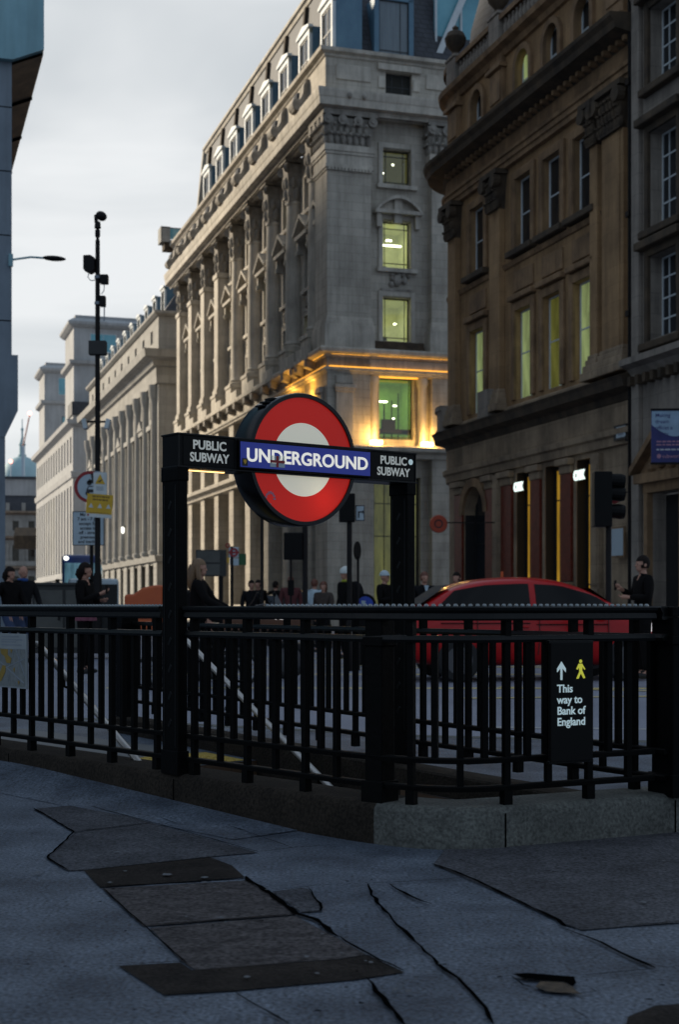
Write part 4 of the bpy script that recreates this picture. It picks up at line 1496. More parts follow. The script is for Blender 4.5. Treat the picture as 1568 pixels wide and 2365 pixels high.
for y in (2.7, 6.2):
    l = bpy.data.lights.new('flood', 'POINT')
    l.energy = 110
    l.color = (1, .50, .08)
    l.shadow_soft_size = .15
    place('flood', l, Mb, (-.3, y, 11.9))

# attic, scroll brackets, dormers, mansard
mb = MB()
mb.frame((.0, 0, 0), RS)
mb.wall(-MLEN, -.25, 26.3, 28.5, [], .2)
mb.frame((0, .25, 0))
mb.wall(.25, 14, 26.3, 28.5, [(3.15, 4.55, 26.45, 27.75)], .4)
mb.M = Matrix.Identity(4)
mb.quad((.0, MLEN, 26.3), (14, MLEN, 26.3), (14, MLEN, 28.5), (.0, MLEN, 28.5))
mb.quad((0, .25, 26.3), (.25, .25, 26.3), (.25, .25, 28.5), (0, .25, 28.5))
mb.build('attic', 'portland', Mb)
window(Mb, 3.85, .5, 26.45, 0, 1.4, 1.3, 'room_dark', bars=((.3, .7), (.5,)))
mb = MB()
mb.sweep(corner_path([(.0, MLEN), (.0, .25), (14, .25)]), [(0, 28.15), (.08, 28.2), (.10, 28.3), (.32, 28.38), (.36, 28.55), (-.3, 28.6), (-.3, 28.15)])
mb.build('attic_cornice', 'portland_trim', Mb)
for x0, x1, z0, z1 in ((.55, 2.35, 27.1, 27.85), (5.3, 6.9, 27.1, 27.85), (2.75, 3.12, 26.9, 27.5), (4.6, 4.95, 26.9, 27.5)):
    MB().box(x0, x1, .18, .27, z0, z1).build('panel', 'portland_trim', Mb, bevel=.03)
MB().box(2.7, 5.0, .05, .27, 27.78, 28.1).build('lintel', 'portland_trim', Mb, bevel=.02)
for x in (1.0, 1.75):
    mb = MB()
    mb.ball((x, -.60, 26.05), (.13, .14, .16), 8, 6)
    mb.build('lion_mask', 'carving', Mb)
scr = []
for i in range(13):
    t = i / 12
    scr.append((-.95 + .78 * t + .10 * sin(2 * pi * t), 26.4 + 1.75 * t))
scroll = MB()
scroll.prism_x([(0.02, 26.38)] + [(y, z) for y, z in [(-.95, 26.38), (-1.0, 26.62), (-.86, 26.85), (-.62, 27.0), (-.48, 27.3), (-.46, 27.7), (-.30, 28.0)]] + [(0.02, 28.1)], -.34, .34)
scroll.frame((0, -.80, 26.64), 0, R(90)).M = Matrix.Translation((0, -.78, 26.66)) @ Matrix.Rotation(R(90), 4, 'Y')
scroll.lathe([(.30, -.40), (.30, .40)], n=14)
scroll.M = Matrix.Identity(4)
scroll = scroll.mesh('scroll_bracket', 'carving')
shield = MB()
shield.ball((0, -.46, 27.15), (.46, .34, .62), 10, 7)
shield = shield.mesh('shield', 'slate')
dorm_f = MB()
dorm_f.box(-.80, -.62, -.08, .1, 0, 2.1).box(.62, .80, -.08, .1, 0, 2.1).box(-.80, .80, -.08, .1, 1.92, 2.12).box(-.80, .80, -.1, .1, -.05, .10)
dorm_f.prism([(-.92, 2.12), (.92, 2.12), (.92, 2.22), (0, 2.42), (-.92, 2.22)], -.18, .1)
dorm_f = dorm_f.mesh('dormer', 'white_paint')
dorm_c = MB().box(-.78, .78, .1, 1.5, 0, 2.2)
dorm_c = dorm_c.mesh('cheek', 'lead_blue')
dorm_w = win_mesh(1.24, 1.84, 'dark_frame', ((.5,), (.5,)), .07)
dorm_p = pane_mesh(1.24, 1.84, 'dark_glass')
for i in range(10):
    y = 2.0 + 4.4 * (i - .5) + 2.2 if i else 2.2
    y = 1.9 + 4.15 * i
    if y < 34:
        d = place('dormer', dorm_f, Mb, (.62, y, 28.62), RS)
        d.scale = (1.3, 1, 1.36)
        place('cheek', dorm_c, d)
        ww = place('window', dorm_w, d, (0, -.02, .09))
        place('pane', dorm_p, ww)
    yb = 3.8 + 4.4 * i
    if yb < MLEN:
        for e in (-.35,):
            o = place('scroll_bracket', scroll, Mb, (.15, yb + e, 0), RS)
            place('shield', shield, o, (-1.0, 0.1, 0))
# big dormer facing the square
mb = MB()
mb.box(-1.05, -.80, -.1, .1, 0, 3.0).box(.80, 1.05, -.1, .1, 0, 3.0).box(-1.05, 1.05, -.1, .1, 2.85, 3.1).box(-1.05, 1.05, -.12, .1, -.1, .14)
dd = mb.build('dormer', 'lead_blue', Mb, loc=(3.75, .75, 28.7))
MB().box(-1.0, 1.0, .1, 2.0, 0, 3.05).build('cheek', 'lead_blue', dd)
ww = place('window', win_mesh(1.6, 2.75, 'dark_frame', ((.72,), (.08,)), .06), dd, (0, -.02, .1))
place('pane', pane_mesh(1.6, 2.75, 'curtain_unlit'), ww)
mb = MB()
RZ0, RZ1 = 28.58, 34.2
a0, a1, ac = .95, 1.4, 2.9
YE = 35.0
mb.quad((a0, YE, RZ0), (a0, 5, RZ0), (a1, 5, RZ1), (a1, YE, RZ1))
mb.add([(a0, a0, RZ0), (a0, 5, RZ0), (a1, 5, RZ1), (ac, ac, RZ1)], [(0, 1, 2), (0, 2, 3)])
mb.quad((a0, a0, RZ0), (14, a0, RZ0), (14, ac, RZ1), (ac, ac, RZ1))
mb.add([(ac, ac, RZ1), (14, ac, RZ1), (14, YE, RZ1 + .3), (a1, YE, RZ1 + .3), (a1, 5, RZ1)], [(0, 1, 2, 3, 4)])
mb.quad((a0, YE, RZ0), (a1, YE, RZ1), (14, YE, RZ1), (14, YE, RZ0))
mb.quad((a0, YE, RZ0), (a0, MLEN, RZ0), (2.6, MLEN, RZ0 + 1.6), (2.6, YE, RZ0 + 1.6))
mb.quad((2.6, YE, RZ0 + 1.6), (2.6, MLEN, RZ0 + 1.6), (14, MLEN, RZ0 + 1.7), (14, YE, RZ0 + 1.7))
rf = mb.build('roof', 'slate', Mb)
mb = MB()
mb.sweep(corner_path([(a1, YE), (a1, 5), (ac, ac), (14, ac)]), [(-.25, RZ1 - .28), (.10, RZ1 - .25), (.16, RZ1 - .05), (.28, RZ1), (.28, RZ1 + .18), (-.25, RZ1 + .22)])
mb.build('ridge_coping', 'portland_trim', rf)
for i in range(8):
    y = 3.97 + 4.15 * i
    MB().prism([(a0 - .22, RZ0), (a0 + .1, RZ0), (a1 + .1, RZ1 - .35), (a1 - .22, RZ1 - .35)], y - .16, y + .16).build('party_wall', 'sooty_stone', rf)
MB().prism([(a0 - .35, RZ0), (4, RZ0), (4, RZ1 + .05), (a1 - .2, RZ1 + .05)], YE - .05, YE + .35).build('gable_wall', 'portland_trim', rf)
# rooftop glass storey and flagpole masts behind
mb = MB()
mb.frame((9.2, 3.4, 29.3))
gx = [(-3.2, 0), (3.2, 0), (3.2, 5.5), (-3.2, 5.5)]
mb.M = Matrix.Identity(4)
gt = MB().box(6.3, 13.5, 1.6, 1.72, 28.6, 33.6).build('roof_glazing', 'blue_glass', Mb)
mb = MB()
for x in (6.3, 7.7, 9.1, 10.5, 11.9, 13.3):
    mb.box(x, x + .10, 1.48, 1.6, 28.6, 33.6)
for z in (28.6, 29.55, 33.3):
    mb.box(6.2, 13.6, 1.44, 1.6, z, z + .34)
mb.prism([(5.9, 28.6), (6.25, 28.6), (8.9, 34.6), (8.55, 34.6)], 1.25, 1.42)
mb.prism([(10.2, 28.6), (10.5, 28.6), (8.6, 34.6), (8.3, 34.6)], 1.25, 1.42)
mb.build('mullion', 'white_paint', gt)

# window-cleaning cradle hanging at the far end of the roof
ck = thing('roof_cradle', 'cleaning cradle with glass sides jutting out at the far roof edge of the stone building', 'cradle', S(21.2, 107.7, 28.7), ANG)
ck.scale = (.72, .72, .72)
mb = MB().box(-2.6, 1.8, -.9, .9, 0, .22).box(-2.6, -1.6, -.9, -.8, .22, 1.6).box(-2.6, -2.5, -.9, .9, .22, 1.6)
mb.build('platform', 'pale_stone', ck)
MB().box(-1.6, 1.8, -.9, -.84, .3, 1.45).build('glass_side', 'blue_glass', ck)
MB().box(-2.6, 1.8, -.92, -.82, 1.45, 1.53).box(-.2, -.12, -.92, -.82, .2, 1.5).box(1.72, 1.8, -.92, -.82, .2, 1.5).build('guard_rail', 'slate', ck)
MB().box(-2.2, 1.6, -.7, .7, -.75, -.06).build('motor_box', 'sooty_stone', ck)

# ------------------------------------------------------------------ brown corner building on the right
Rb = bld('brown_corner_building', 'dark brown stone building with rounded corner, arched top windows and roof balustrade', 19.47, 34.6)
RL, RR = 13.6, 2.2


def rpath(off=0.0, a0=-.05, a1=None, extra=4.0):
    """facade line of the rounded corner from near to far, then into the side street"""
    pts = [(0, a0, -1, 0), (0, RL, -1, 0)]
    for i in range(1, 13):
        th = R(90) * i / 12
        pts.append((RR - RR * cos(th), RL + RR * sin(th), -cos(th), sin(th)))
    pts.append((RR + extra, RL + RR, 0, 1))
    return [(x + nx * off, y + ny * off, nx, ny) for x, y, nx, ny in pts]


def rs(mb, a, off=0.0):
    return mb.frame((off, a, 0), RS)


RC = [3.3, 5.4, 7.5, 11.3]
CW = 1.22
rh = []
for a in RC:
    rh.append((-a - CW / 2, -a + CW / 2, 7.75, 10.65))
    rh.append((-a - CW / 2, -a + CW / 2, 12.65, 14.95))
    rh.append((-a - .50, -a + .50, 17.3, 19.0))
mb = MB()
rs(mb, 0)
mb.wall(-RL, 0.05, 6.1, 19.6, rh, .26)
for a in RC:                                   # spandrels that turn the top openings into arches
    for sx in (-1, 1):
        for i in range(8):
            t0, t1 = R(90) * i / 8, R(90) * (i + 1) / 8
            x0, z0, x1, z1 = sx * .5 * cos(t0), 18.5 + .5 * sin(t0), sx * .5 * cos(t1), 18.5 + .5 * sin(t1)
            mb.prism([(-a + x0, z0), (-a + sx * .5, z0), (-a + sx * .5, z1), (-a + x1, z1)], 0.002, .16)
mb.M = Matrix.Identity(4)
cp = rpath()[1:]
for (x, y, _, _), (x2, y2, _, _) in zip(cp[:-1], cp[1:]):
    mb.quad((x, y, 6.1), (x2, y2, 6.1), (x2, y2, 19.6), (x, y, 19.6))
mb.quad((0, -.05, 0), (12, -.05, 0), (12, -.05, 19.6), (0, -.05, 19.6))
mb.quad((0, -.05, 19.6), (0, RL, 19.6), (12, RL + RR, 19.6), (12, -.05, 19.6))
mb.build('wall', 'brown_stone', Rb)


def arch_frame(a, z, r, w_=.2, proud=.12, nm='arch_moulding', h=1.2):
    m = MB()
    rs(m, 0)
    o = [(-a - (r + w_) * cos(R(180) * i / 16), z + (r + w_) * sin(R(180) * i / 16)) for i in range(17)]
    q = [(-a - r * cos(R(180) * i / 16), z + r * sin(R(180) * i / 16)) for i in range(17)]
    poly = [(-a - r - w_, z - h)] + o + [(-a + r + w_, z - h), (-a + r, z - h)] + q[::-1] + [(-a - r, z - h)]
    n = len(poly)
    half = n // 2
    for i in range(half - 1):
        A, B_, C_, D = poly[i], poly[i + 1], poly[n - 2 - i], poly[n - 1 - i]
        m.prism([A, B_, C_, D], -proud, 0)
    return m.build(nm, 'brown_trim', Rb)


for k, a in enumerate(RC):
    window(Rb, .16, a, 7.75, RS, CW, 2.9, 'green_glass' if k != 1 else 'olive_glass', 'white_paint', bars=((), (.52,)))
    cu = MB().quad((.08, -.0, .05), (.57, -.0, .05), (.57, -.0, 2.85), (.08, -.0, 2.85))
    place('curtain', cu.mesh('curtain', 'curtain'), Rb, (.172, a, 7.75), RS)
    window(Rb, .16, a, 12.65, RS, CW, 2.3, 'dark_glass', 'white_paint', bars=((), (.5,)))
    cu = MB().quad((.12, -.0, .05), (.57, -.0, .05), (.57, -.0, 2.2), (.12, -.0, 2.2))
    place('curtain', cu.mesh('curtain', 'curtain_unlit'), Rb, (.172, a, 12.65), RS)
    window(Rb, .16, a, 17.3, RS, 1.0, 1.7, 'green_glass' if k == 2 else 'dark_glass', 'white_paint', bars=((), (.5,)))
    arch_frame(a, 18.5, .5)
    # frames, sills and lintel cornices
    for z0, z1 in ((7.75, 10.65), (12.65, 14.95)):
        m = MB()
        rs(m, a)
        e = .26
        m.box(-CW / 2 - e, -CW / 2, -.10, 0, z0, z1 + e)
        m.box(CW / 2, CW / 2 + e, -.10, 0, z0, z1 + e)
        m.box(-CW / 2, CW / 2, -.10, 0, z1, z1 + e)
        m.build('window_surround', 'brown_trim', Rb, bevel=.02)
    m = MB()
    rs(m, a)
    m.box(-CW / 2 - .36, CW / 2 + .36, -.28, 0, 12.42, 12.62)
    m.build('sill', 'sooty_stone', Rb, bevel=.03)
    m = MB()
    rs(m, a)
    m.box(-CW / 2 - .30, CW / 2 + .30, -.22, 0, 10.98, 11.16)
    m.box(-CW / 2 - .12, CW / 2 + .12, -.06, 0, 11.28, 11.95)
    m.build('lintel', 'brown_trim', Rb, bevel=.03)
# string under the upper windows
MB().sweep(rpath(0), [(0, 12.18), (.06, 12.2), (.12, 12.34), (0, 12.38)]).build('string_course', 'brown_trim', Rb)
# pilasters with dark leafy capitals
for a, hw in ((1.2, .62), (2.35, .22), (9.45, .42), (13.3, .36)):
    m = MB()
    rs(m, a)
    m.box(-hw, hw, -.22, 0, 7.5, 14.35)
    if a == 1.2:
        m.box(-hw + .22, hw - .16, -.25, -.22, 8.1, 14.2)
    o = m.build('pilaster', 'brown_stone', Rb, bevel=.02)
    m = MB()
    rs(m, a)
    for e, z0, z1 in ((.22, 7.5, 7.75), (.16, 7.75, 7.95), (.10, 7.95, 8.12), (.05, 8.12, 8.25)):
        m.box(-hw - e, hw + e, -.22 - e, 0, z0, z1)
    m.build('base', 'buff_stone', o, bevel=.03)
    m = MB()
    rs(m, a)
    m.prism([(-hw, 14.25), (hw, 14.25), (hw + .16, 15.35), (-hw - .16, 15.35)], -.34, 0)
    kk = max(3, int(hw / .10))
    for zz, rr in ((14.42, .12), (14.72, .11), (15.0, .10)):
        for i in range(kk + 1):
            xx = -hw + 2 * hw * (i + (.5 if rr == .11 else 0)) / kk
            m.ball((min(xx, hw), -.26 - .12 * (zz - 14.3), zz), (.085, rr, .17), 8, 6)
            m.ball((min(xx, hw), -.36 - .12 * (zz - 14.3), zz + .14), (.06, .07, .05), 6, 5)
    for sx in (-1, 1):
        m.M = Matrix.Translation((0, a, 0)) @ Matrix.Rotation(RS, 4, 'Z') @ Matrix.Translation((sx * (hw + .05), -.40, 15.15)) @ Matrix.Rotation(R(90), 4, 'X')
        m.lathe([(.22, -.12), (.22, .12)], n=12)
    rs(m, a)
    m.box(-hw - .26, hw + .26, -.48, 0, 15.36, 15.52)
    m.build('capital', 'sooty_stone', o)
# entablature and main cornice, the cornice all in sooty stone
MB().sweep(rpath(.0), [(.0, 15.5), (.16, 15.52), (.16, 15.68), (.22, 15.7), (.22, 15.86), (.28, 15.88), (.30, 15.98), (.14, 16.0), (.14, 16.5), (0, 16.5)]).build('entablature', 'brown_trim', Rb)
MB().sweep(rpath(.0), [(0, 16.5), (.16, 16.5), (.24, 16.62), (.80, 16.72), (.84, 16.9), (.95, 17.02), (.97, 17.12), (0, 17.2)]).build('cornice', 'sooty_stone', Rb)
m = MB()
rs(m, 0)
for i in range(34):
    m.box(-13.4 + .4 * i - .07, -13.4 + .4 * i + .07, -.42, -.1, 16.5, 16.63)
m.build('dentil', 'brown_trim', Rb)
# attic panels and pilaster strips between the arched windows
for a in (1.2, 9.45, 13.3):
    m = MB()
    rs(m, a)
    m.box(-.5, .5, -.16, 0, 17.2, 19.5)
    m.box(-.42, .42, -.20, -.16, 17.9, 18.9)
    m.box(-.6, .6, -.32, 0, 17.15, 17.5)
    m.box(-.62, .62, -.30, 0, 18.95, 19.1)
    m.build('attic_pier', 'brown_trim', Rb, bevel=.03)
MB().sweep(rpath(.0), [(0, 19.3), (.1, 19.32), (.16, 19.5), (.38, 19.58), (.42, 19.75), (-.4, 19.8)]).build('attic_cornice', 'brown_trim', Rb)
MB().sweep(rpath(.12), [(.12, 19.75), (.12, 19.86), (-.2, 19.86)]).build('balustrade_base', 'grey_stone', Rb)
MB().sweep(rpath(.0), [(.22, 20.52), (.22, 20.7), (-.1, 20.72), (-.1, 20.5)]).build('coping', 'brown_trim', Rb)
balm = MB().lathe([(.05, 19.86), (.075, 19.9), (.075, 19.96), (.05, 20.0), (.105, 20.2), (.05, 20.42), (.07, 20.46), (.07, 20.52)], n=10).mesh('baluster', 'grey_stone', smooth=True)
for i in range(46):
    a = .4 + .30 * i
    if a < RL and not any(abs(a - q) < .42 for q in (1.2, 5.4, 9.45, 13.3)):
        place('baluster', balm, Rb, (-.06, a, 0))
for a in (1.2, 5.4, 9.45, 13.3):
    m = MB()
    rs(m, a)
    m.box(-.4, .4, -.26, .12, 19.8, 20.75).box(-.46, .46, -.30, .16, 20.75, 20.86)
    m.build('balustrade_pier', 'grey_stone', Rb, bevel=.03)
for a in (9.45, 13.3):
    m = MB()
    m.lathe([(.22, 20.86), (.14, 20.95), (.12, 21.05), (.34, 21.3), (.40, 21.55), (.30, 21.75), (.10, 21.85), (.12, 21.95), (.0, 22.05)], -.05, a, 14)
    m.build('urn', 'sooty_stone', Rb, smooth=True)
# slate dome over the corner and slate roof behind the balustrade
m = MB()
m.lathe([(2.5, 20.0), (2.5, 20.8), (2.4, 22.0), (2.05, 23.3), (1.4, 24.5), (.6, 25.3), (.35, 25.5), (.3, 26.2), (0, 26.6)], 3.0, RL - .6, 24)
m.build('corner_dome', 'slate', Rb, smooth=True)
m = MB()
rs(m, 0)
m.prism_x([(1.2, 19.7), (2.6, 22.2), (10, 22.4), (10, 19.7)], -RL + 3, 0)
m.build('roof', 'slate', Rb)

# ground floor: stone frame, red granite piers, deep black openings with amber light inside
gh = [(-a - .52, -a + .52, .2, 5.35) for a in (3.3, 5.45, 7.6)]
gh.append((-11.6 - .95, -11.6 + .95, 0, 5.2))
mb = MB()
rs(mb, 0)
mb.wall(-RL, .05, 0, 6.1, gh, .02)
for sx in (-1, 1):
    for i in range(8):
        t0, t1 = R(90) * i / 8, R(90) * (i + 1) / 8
        x0, z0, x1, z1 = sx * .95 * cos(t0), 4.25 + .95 * sin(t0), sx * .95 * cos(t1), 4.25 + .95 * sin(t1)
        mb.prism([(-11.6 + x0, z0), (-11.6 + sx * .95, z0), (-11.6 + sx * .95, z1), (-11.6 + x1, z1)], .002, .5)
mb.M = Matrix.Identity(4)
for (x, y, _, _), (x2, y2, _, _) in zip(cp[:-1], cp[1:]):
    mb.quad((x, y, 0), (x2, y2, 0), (x2, y2, 6.1), (x, y, 6.1))
mb.build('ground_wall', 'buff_stone', Rb)
jb = MB()
rs(jb, 0)
for h in gh:
    a, b, c, d = h
    for x in (a, b):
        jb.quad((x, .02, c), (x, .46, c), (x, .46, d), (x, .02, d))
    jb.quad((a, .02, d), (b, .02, d), (b, .46, d), (a, .46, d))
jb.build('door_jamb', 'black_jamb', Rb)
for a in (3.3, 5.45, 7.6):
    o = place('shop_window', win_mesh(1.04, 5.1, 'black_jamb', ((), (.28, .80)), .09), Rb, (.34, a, .22), RS)
    place('pane', pane_mesh(1.04, 5.1, 'amber_glass'), o)
o = place('door', win_mesh(1.9, 5.1, 'black_jamb', ((.5,), (.35, .62)), .10), Rb, (.40, 11.6, .05), RS)
place('pane', pane_mesh(1.9, 5.1, 'dark_glass'), o)
fl = MB().prism([(.15, 3.3), (.62, 3.3), (.55, 4.3), (.40, 4.75), (.28, 4.3)], .012, .024)
place('fanlight', fl.mesh('fanlight', 'amber_glass'), o)
for a, hw in ((4.37, .36), (6.52, .36), (8.75, .42), (10.2, .30), (12.95, .36)):
    m = MB()
    rs(m, a)
    m.box(-hw, hw, -.10, .0, 1.75, 5.0)
    m.build('granite_pier', 'red_granite', Rb, bevel=.02)
    m = MB()
    rs(m, a)
    m.box(-hw - .06, hw + .06, -.22, 0, 0, 1.1).box(-hw - .02, hw + .02, -.17, 0, 1.1, 1.5).box(-hw - .08, hw + .08, -.22, 0, 1.5, 1.72)
    m.build('pedestal', 'buff_stone', Rb, bevel=.03)
    m = MB()
    rs(m, a)
    m.box(-hw - .02, hw + .02, -.14, 0, 5.0, 5.25).box(-hw - .1, hw + .1, -.26, 0, 5.25, 5.45)
    m.build('capital', 'buff_stone', Rb, bevel=.03)
for a in (9.5, 2.4):
    m = MB()
    rs(m, a)
    m.box(-.26, .26, -.16, 0, 0, 5.4).box(-.20, .20, -.19, -.16, 1.6, 5.1).box(-.32, .32, -.24, 0, 0, 1.5)
    m.build('stone_pier', 'buff_stone', Rb, bevel=.02)
# arched surround of the corner door
m = MB()
rs(m, 0)
for i in range(12):
    t0, t1 = R(180) * i / 12, R(180) * (i + 1) / 12
    P0 = [(-11.6 - r_ * cos(t), 4.25 + r_ * sin(t)) for r_, t in ((.95, t0), (1.25, t0), (1.25, t1), (.95, t1))]
    m.prism(P0, -.12, .0)
m.build('arch_moulding', 'brown_trim', Rb)
MB().sweep(rpath(0), [(0, 5.5), (.12, 5.52), (.14, 5.75), (.24, 5.8), (.26, 5.95), (.10, 6.0), (.10, 6.7), (.02, 6.72)]).build('shop_fascia', 'buff_stone', Rb)
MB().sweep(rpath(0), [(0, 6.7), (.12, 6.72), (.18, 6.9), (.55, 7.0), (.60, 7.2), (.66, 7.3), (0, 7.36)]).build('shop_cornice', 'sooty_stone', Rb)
MB().sweep(rpath(0), [(0, 7.3), (.10, 7.3), (.10, 7.55), (0, 7.62)]).build('string_course', 'buff_stone', Rb)
# balcony parapet round the corner
m = MB()
m.sweep(rpath(0)[1:], [(.02, 7.3), (.52, 7.3), (.52, 7.42), (.46, 7.44), (.46, 8.1), (.54, 8.12), (.54, 8.28), (.2, 8.3), (.2, 7.35)])
m.build('corner_balcony', 'grey_stone', Rb)
m = MB()
rs(m, 9.9)
m.box(-.45, .45, -.46, 0, 7.36, 8.3)
m.build('balcony_pier', 'grey_stone', Rb, bevel=.03)
# lit letters over two shop windows
for a in (3.3, 7.6):
    o = MB()
    rs(o, 0)
    o.box(-a - .5, -a - .02, -.03, .05, 4.72, 5.06)
    s_ = o.build('lit_sign', 'sign_black', Rb, bevel=.03)
    fit(lettering('CHIK', .24, 'glow_sign', s_, Matrix.Translation((0, a + .22, 0)) @ Matrix.Rotation(RS, 4, 'Z') @ Matrix.Translation((0, -.06, 4.89)), .02, .006), .70, .30)

# ------------------------------------------------------------------ grey stone house at the right edge
Gb = bld('grey_stone_house', 'grey stone house at the right edge with barred sash windows and a hooded doorway', 19.25, 34.5)
gu = [1.55, 3.9, 6.4]
gh = []
for a in gu:
    gh += [(a - .72, a + .72, 8.1, 10.3), (a - .72, a + .72, 11.1, 13.6), (a - .72, a + .72, 14.9, 16.9), (a - .72, a + .72, 18.2, 20.0)]
gh += [(.95, 2.55, 0, 4.0), (3.3, 4.9, .6, 4.6)]
mb = MB()
mb.frame((0, 0, 0), RS)
mb.wall(.0, 9, 0, 23, gh, .45)
mb.M = Matrix.Identity(4)
mb.quad((0, 0, 0), (9, 0, 0), (9, 0, 23), (0, 0, 23))
mb.quad((0, 0, 23), (9, 0, 23), (9, -9, 23), (0, -9, 23))
mb.build('wall', 'grey_stone', Gb)
for a in gu:
    for z0, z1 in ((8.1, 10.3), (11.1, 13.6), (14.9, 16.9), (18.2, 20.0)):
        window(Gb, .34, -a, z0, RS, 1.44, z1 - z0, 'dark_glass', 'white_paint', bars=((.25, .5, .75), (.25, .5, .75)), fr=.05)
        m = MB()
        m.frame((0, -a, 0), RS)
        e = .20
        m.box(-.72 - e, -.72, -.10, .0, z0 - .1, z1 + .2)
        m.box(.72, .72 + e, -.10, .0, z0 - .1, z1 + .2)
        m.box(-.72, .72, -.10, .0, z1, z1 + .2)
        m.build('architrave', 'sooty_stone', Gb, bevel=.02)
        m = MB()
        m.frame((0, -a, 0), RS)
        m.box(-1.1, 1.1, -.32, 0, z1 + .2, z1 + .42)
        m.build('window_hood', 'sooty_stone', Gb, bevel=.03)
        m = MB()
        m.frame((0, -a, 0), RS)
        m.box(-1.02, 1.02, -.24, 0, z0 - .3, z0 - .1)
        m.build('sill', 'sooty_stone', Gb, bevel=.03)
m = MB()
m.frame((0, 0, 0), RS)
m.box(0.02, .42, -.14, 0, 0, 23)
m.build('corner_strip', 'grey_stone', Gb, bevel=.02)
for z, pr in ((7.2, .5), (17.3, .35), (22.6, .7)):
    MB().sweep([(0, .0, -1, 0), (0, -9, -1, 0)], [(0, z), (.1, z + .02), (pr * .5, z + .2), (pr, z + .28), (pr, z + .45), (0, z + .5)]).build('string_course', 'grey_stone', Gb)
m = MB()
m.frame((0, 0, 0), RS)
for i in range(22):
    m.box(.1 + .4 * i, .1 + .4 * i + .16, -.3, 0, 6.95, 7.2)
m.build('dentil', 'sooty_stone', Gb)
# downpipe
m = MB()
m.tube([(-.10, .12, 22), (-.10, .12, .2)], .055, 8)
pp = m.build('downpipe', 'pole_black', Gb)
m = MB()
for z in (19.5, 15.2, 11.6, 8.9, 5.5):
    m.box(-.19, .0, .02, .22, z, z + .16)
m.build('pipe_bracket', 'pole_black', pp)
# hooded doorway
dr = MB().box(.36, .42, -2.5, -1.0, 0, 3.95).build('door', 'black_jamb', Gb)
m = MB()
m.frame((0, -1.75, 0), RS)
m.box(-.98, -.80, -.18, 0, 0, 4.1).box(.80, .98, -.18, 0, 0, 4.1).box(-1.15, 1.15, -.4, 0, 4.25, 4.5).box(-.98, .98, -.2, 0, 4.0, 4.25)
m.prism([(-1.25, 4.5), (1.25, 4.5), (0, 5.45)], -.18, 0)
m.prism([(-1.3, 4.5), (-1.3, 4.68), (0, 5.66), (0, 5.45)], -.45, -.02).prism([(1.3, 4.5), (1.3, 4.68), (0, 5.66), (0, 5.45)], -.45, -.02)
m.ball((0, -.2, 4.9), (.26, .2, .32), 8, 6).ball((-.5, -.18, 4.66), (.2, .15, .16), 7, 5).ball((.5, -.18, 4.66), (.2, .15, .16), 7, 5)
m.build('door_hood', 'brown_trim', Gb)

# things fixed to these two houses
p = S(19.47, 34.6 + .95, 0)
t = thing('street_nameplate', 'small white street nameplate in a dark frame high on the brown building', 'street sign', S(19.30, 35.35, 5.62), ANG + RS)
MB().box(-.36, .36, -.05, .0, 0, .42).build('frame', 'dark_frame', t)
pl_ = MB().box(-.20, .32, -.06, -.05, .06, .36).build('plate', 'plate_white', t)
MB().box(-.12, .26, -.066, -.06, .23, .29).box(-.08, .2, -.066, -.06, .12, .18).build('print', 'ink_grey', pl_)
t = thing('notice_board', 'pale blue notice sheet on the stone wall behind the right traffic light', 'notice', S(19.2, 35.35, 2.35), ANG + RS)
MB().box(-.42, .42, -.05, .0, 0, .85).build('frame', 'brown_trim', t)
MB().box(-.36, .36, -.06, -.05, .05, .80).build('sheet', 'plate_white', t)
t = thing('wall_clock_sign', 'round orange projecting sign hung out from the corner of the brown building', 'hanging sign', at(1013, 1210, 45.5), 0)
m = MB()
m.frame((0, 0, 0), 0, R(90))
m.lathe([(.14, -.06), (.27, -.06), (.29, 0), (.27, .06), (.14, .06)], n=28, cap=False)
m.build('ring', 'orange_sign', t, smooth=True)
m = MB()
m.frame((0, 0, 0), 0, R(90))
m.lathe([(.155, -.03), (.155, .03)], n=24)
m.build('disc', 'ink', t)
m = MB()
m.frame((0, -.035, 0), 0, R(90))
m.lathe([(.10, -.01), (.10, .0)], n=16)
m.build('emblem', 'orange_sign', t)
MB().box(.2, 1.8, -.02, .02, .02, .06).build('bracket', 'pole_black', t)
t = thing('hanging_banner', 'pale blue and navy hanging advertising banner with white text at the right edge', 'banner', at(1505, 1068, 35.5), R(-4))
BW, BH = 1.0, 1.29
bn = MB().box(0, BW, -.01, .01, 0, BH).build('cloth', 'navy', t)
poly = [(.012, BH - .012), (BW, BH - .012)] + [(BW - (BW - .012) * i / 14, .70 + .06 * (1 - i / 14) + .24 * max(0, (i / 14 - .35) / .65) ** 1.6 - .10 * sin(pi * i / 14)) for i in range(15)]
MB().prism(poly, -.016, -.011).build('sky_panel', 'banner_pale', bn)
for k, tx in enumerate(('Making', 'dream', 'offices a', 'reality')):
    lettering(tx, .13, 'navy', bn, up(.10, -.018, 1.17 - .155 * k), .001, .001, 'LEFT')
for z, x1, mt in ((.50, .8, 'pink_ink'), (.42, .74, 'pink_ink'), (.30, .9, 'white_ink')):
    m = MB()
    x = .13
    while x < x1:
        wl = rng.uniform(.06, .14)
        m.box(x, x + wl, -.015, -.0105, z, z + .035)
        x += wl + .025
    m.build('print', mt, bn)
m = MB()
m.frame((.19, -.013, .155), 0, R(90))
m.lathe([(.055, -.002), (.055, .002)], n=16)
m.build('emblem', 'pink_ink', bn)
lettering('subwork', .13, 'pink_ink', bn, up(.27, -.014, .15), .001, .001, 'LEFT')
MB().box(-.02, BW + .6, -.03, .03, BH, BH + .05).box(-.02, BW + .6, -.03, .03, -.05, 0).build('pole', 'pole_black', t)

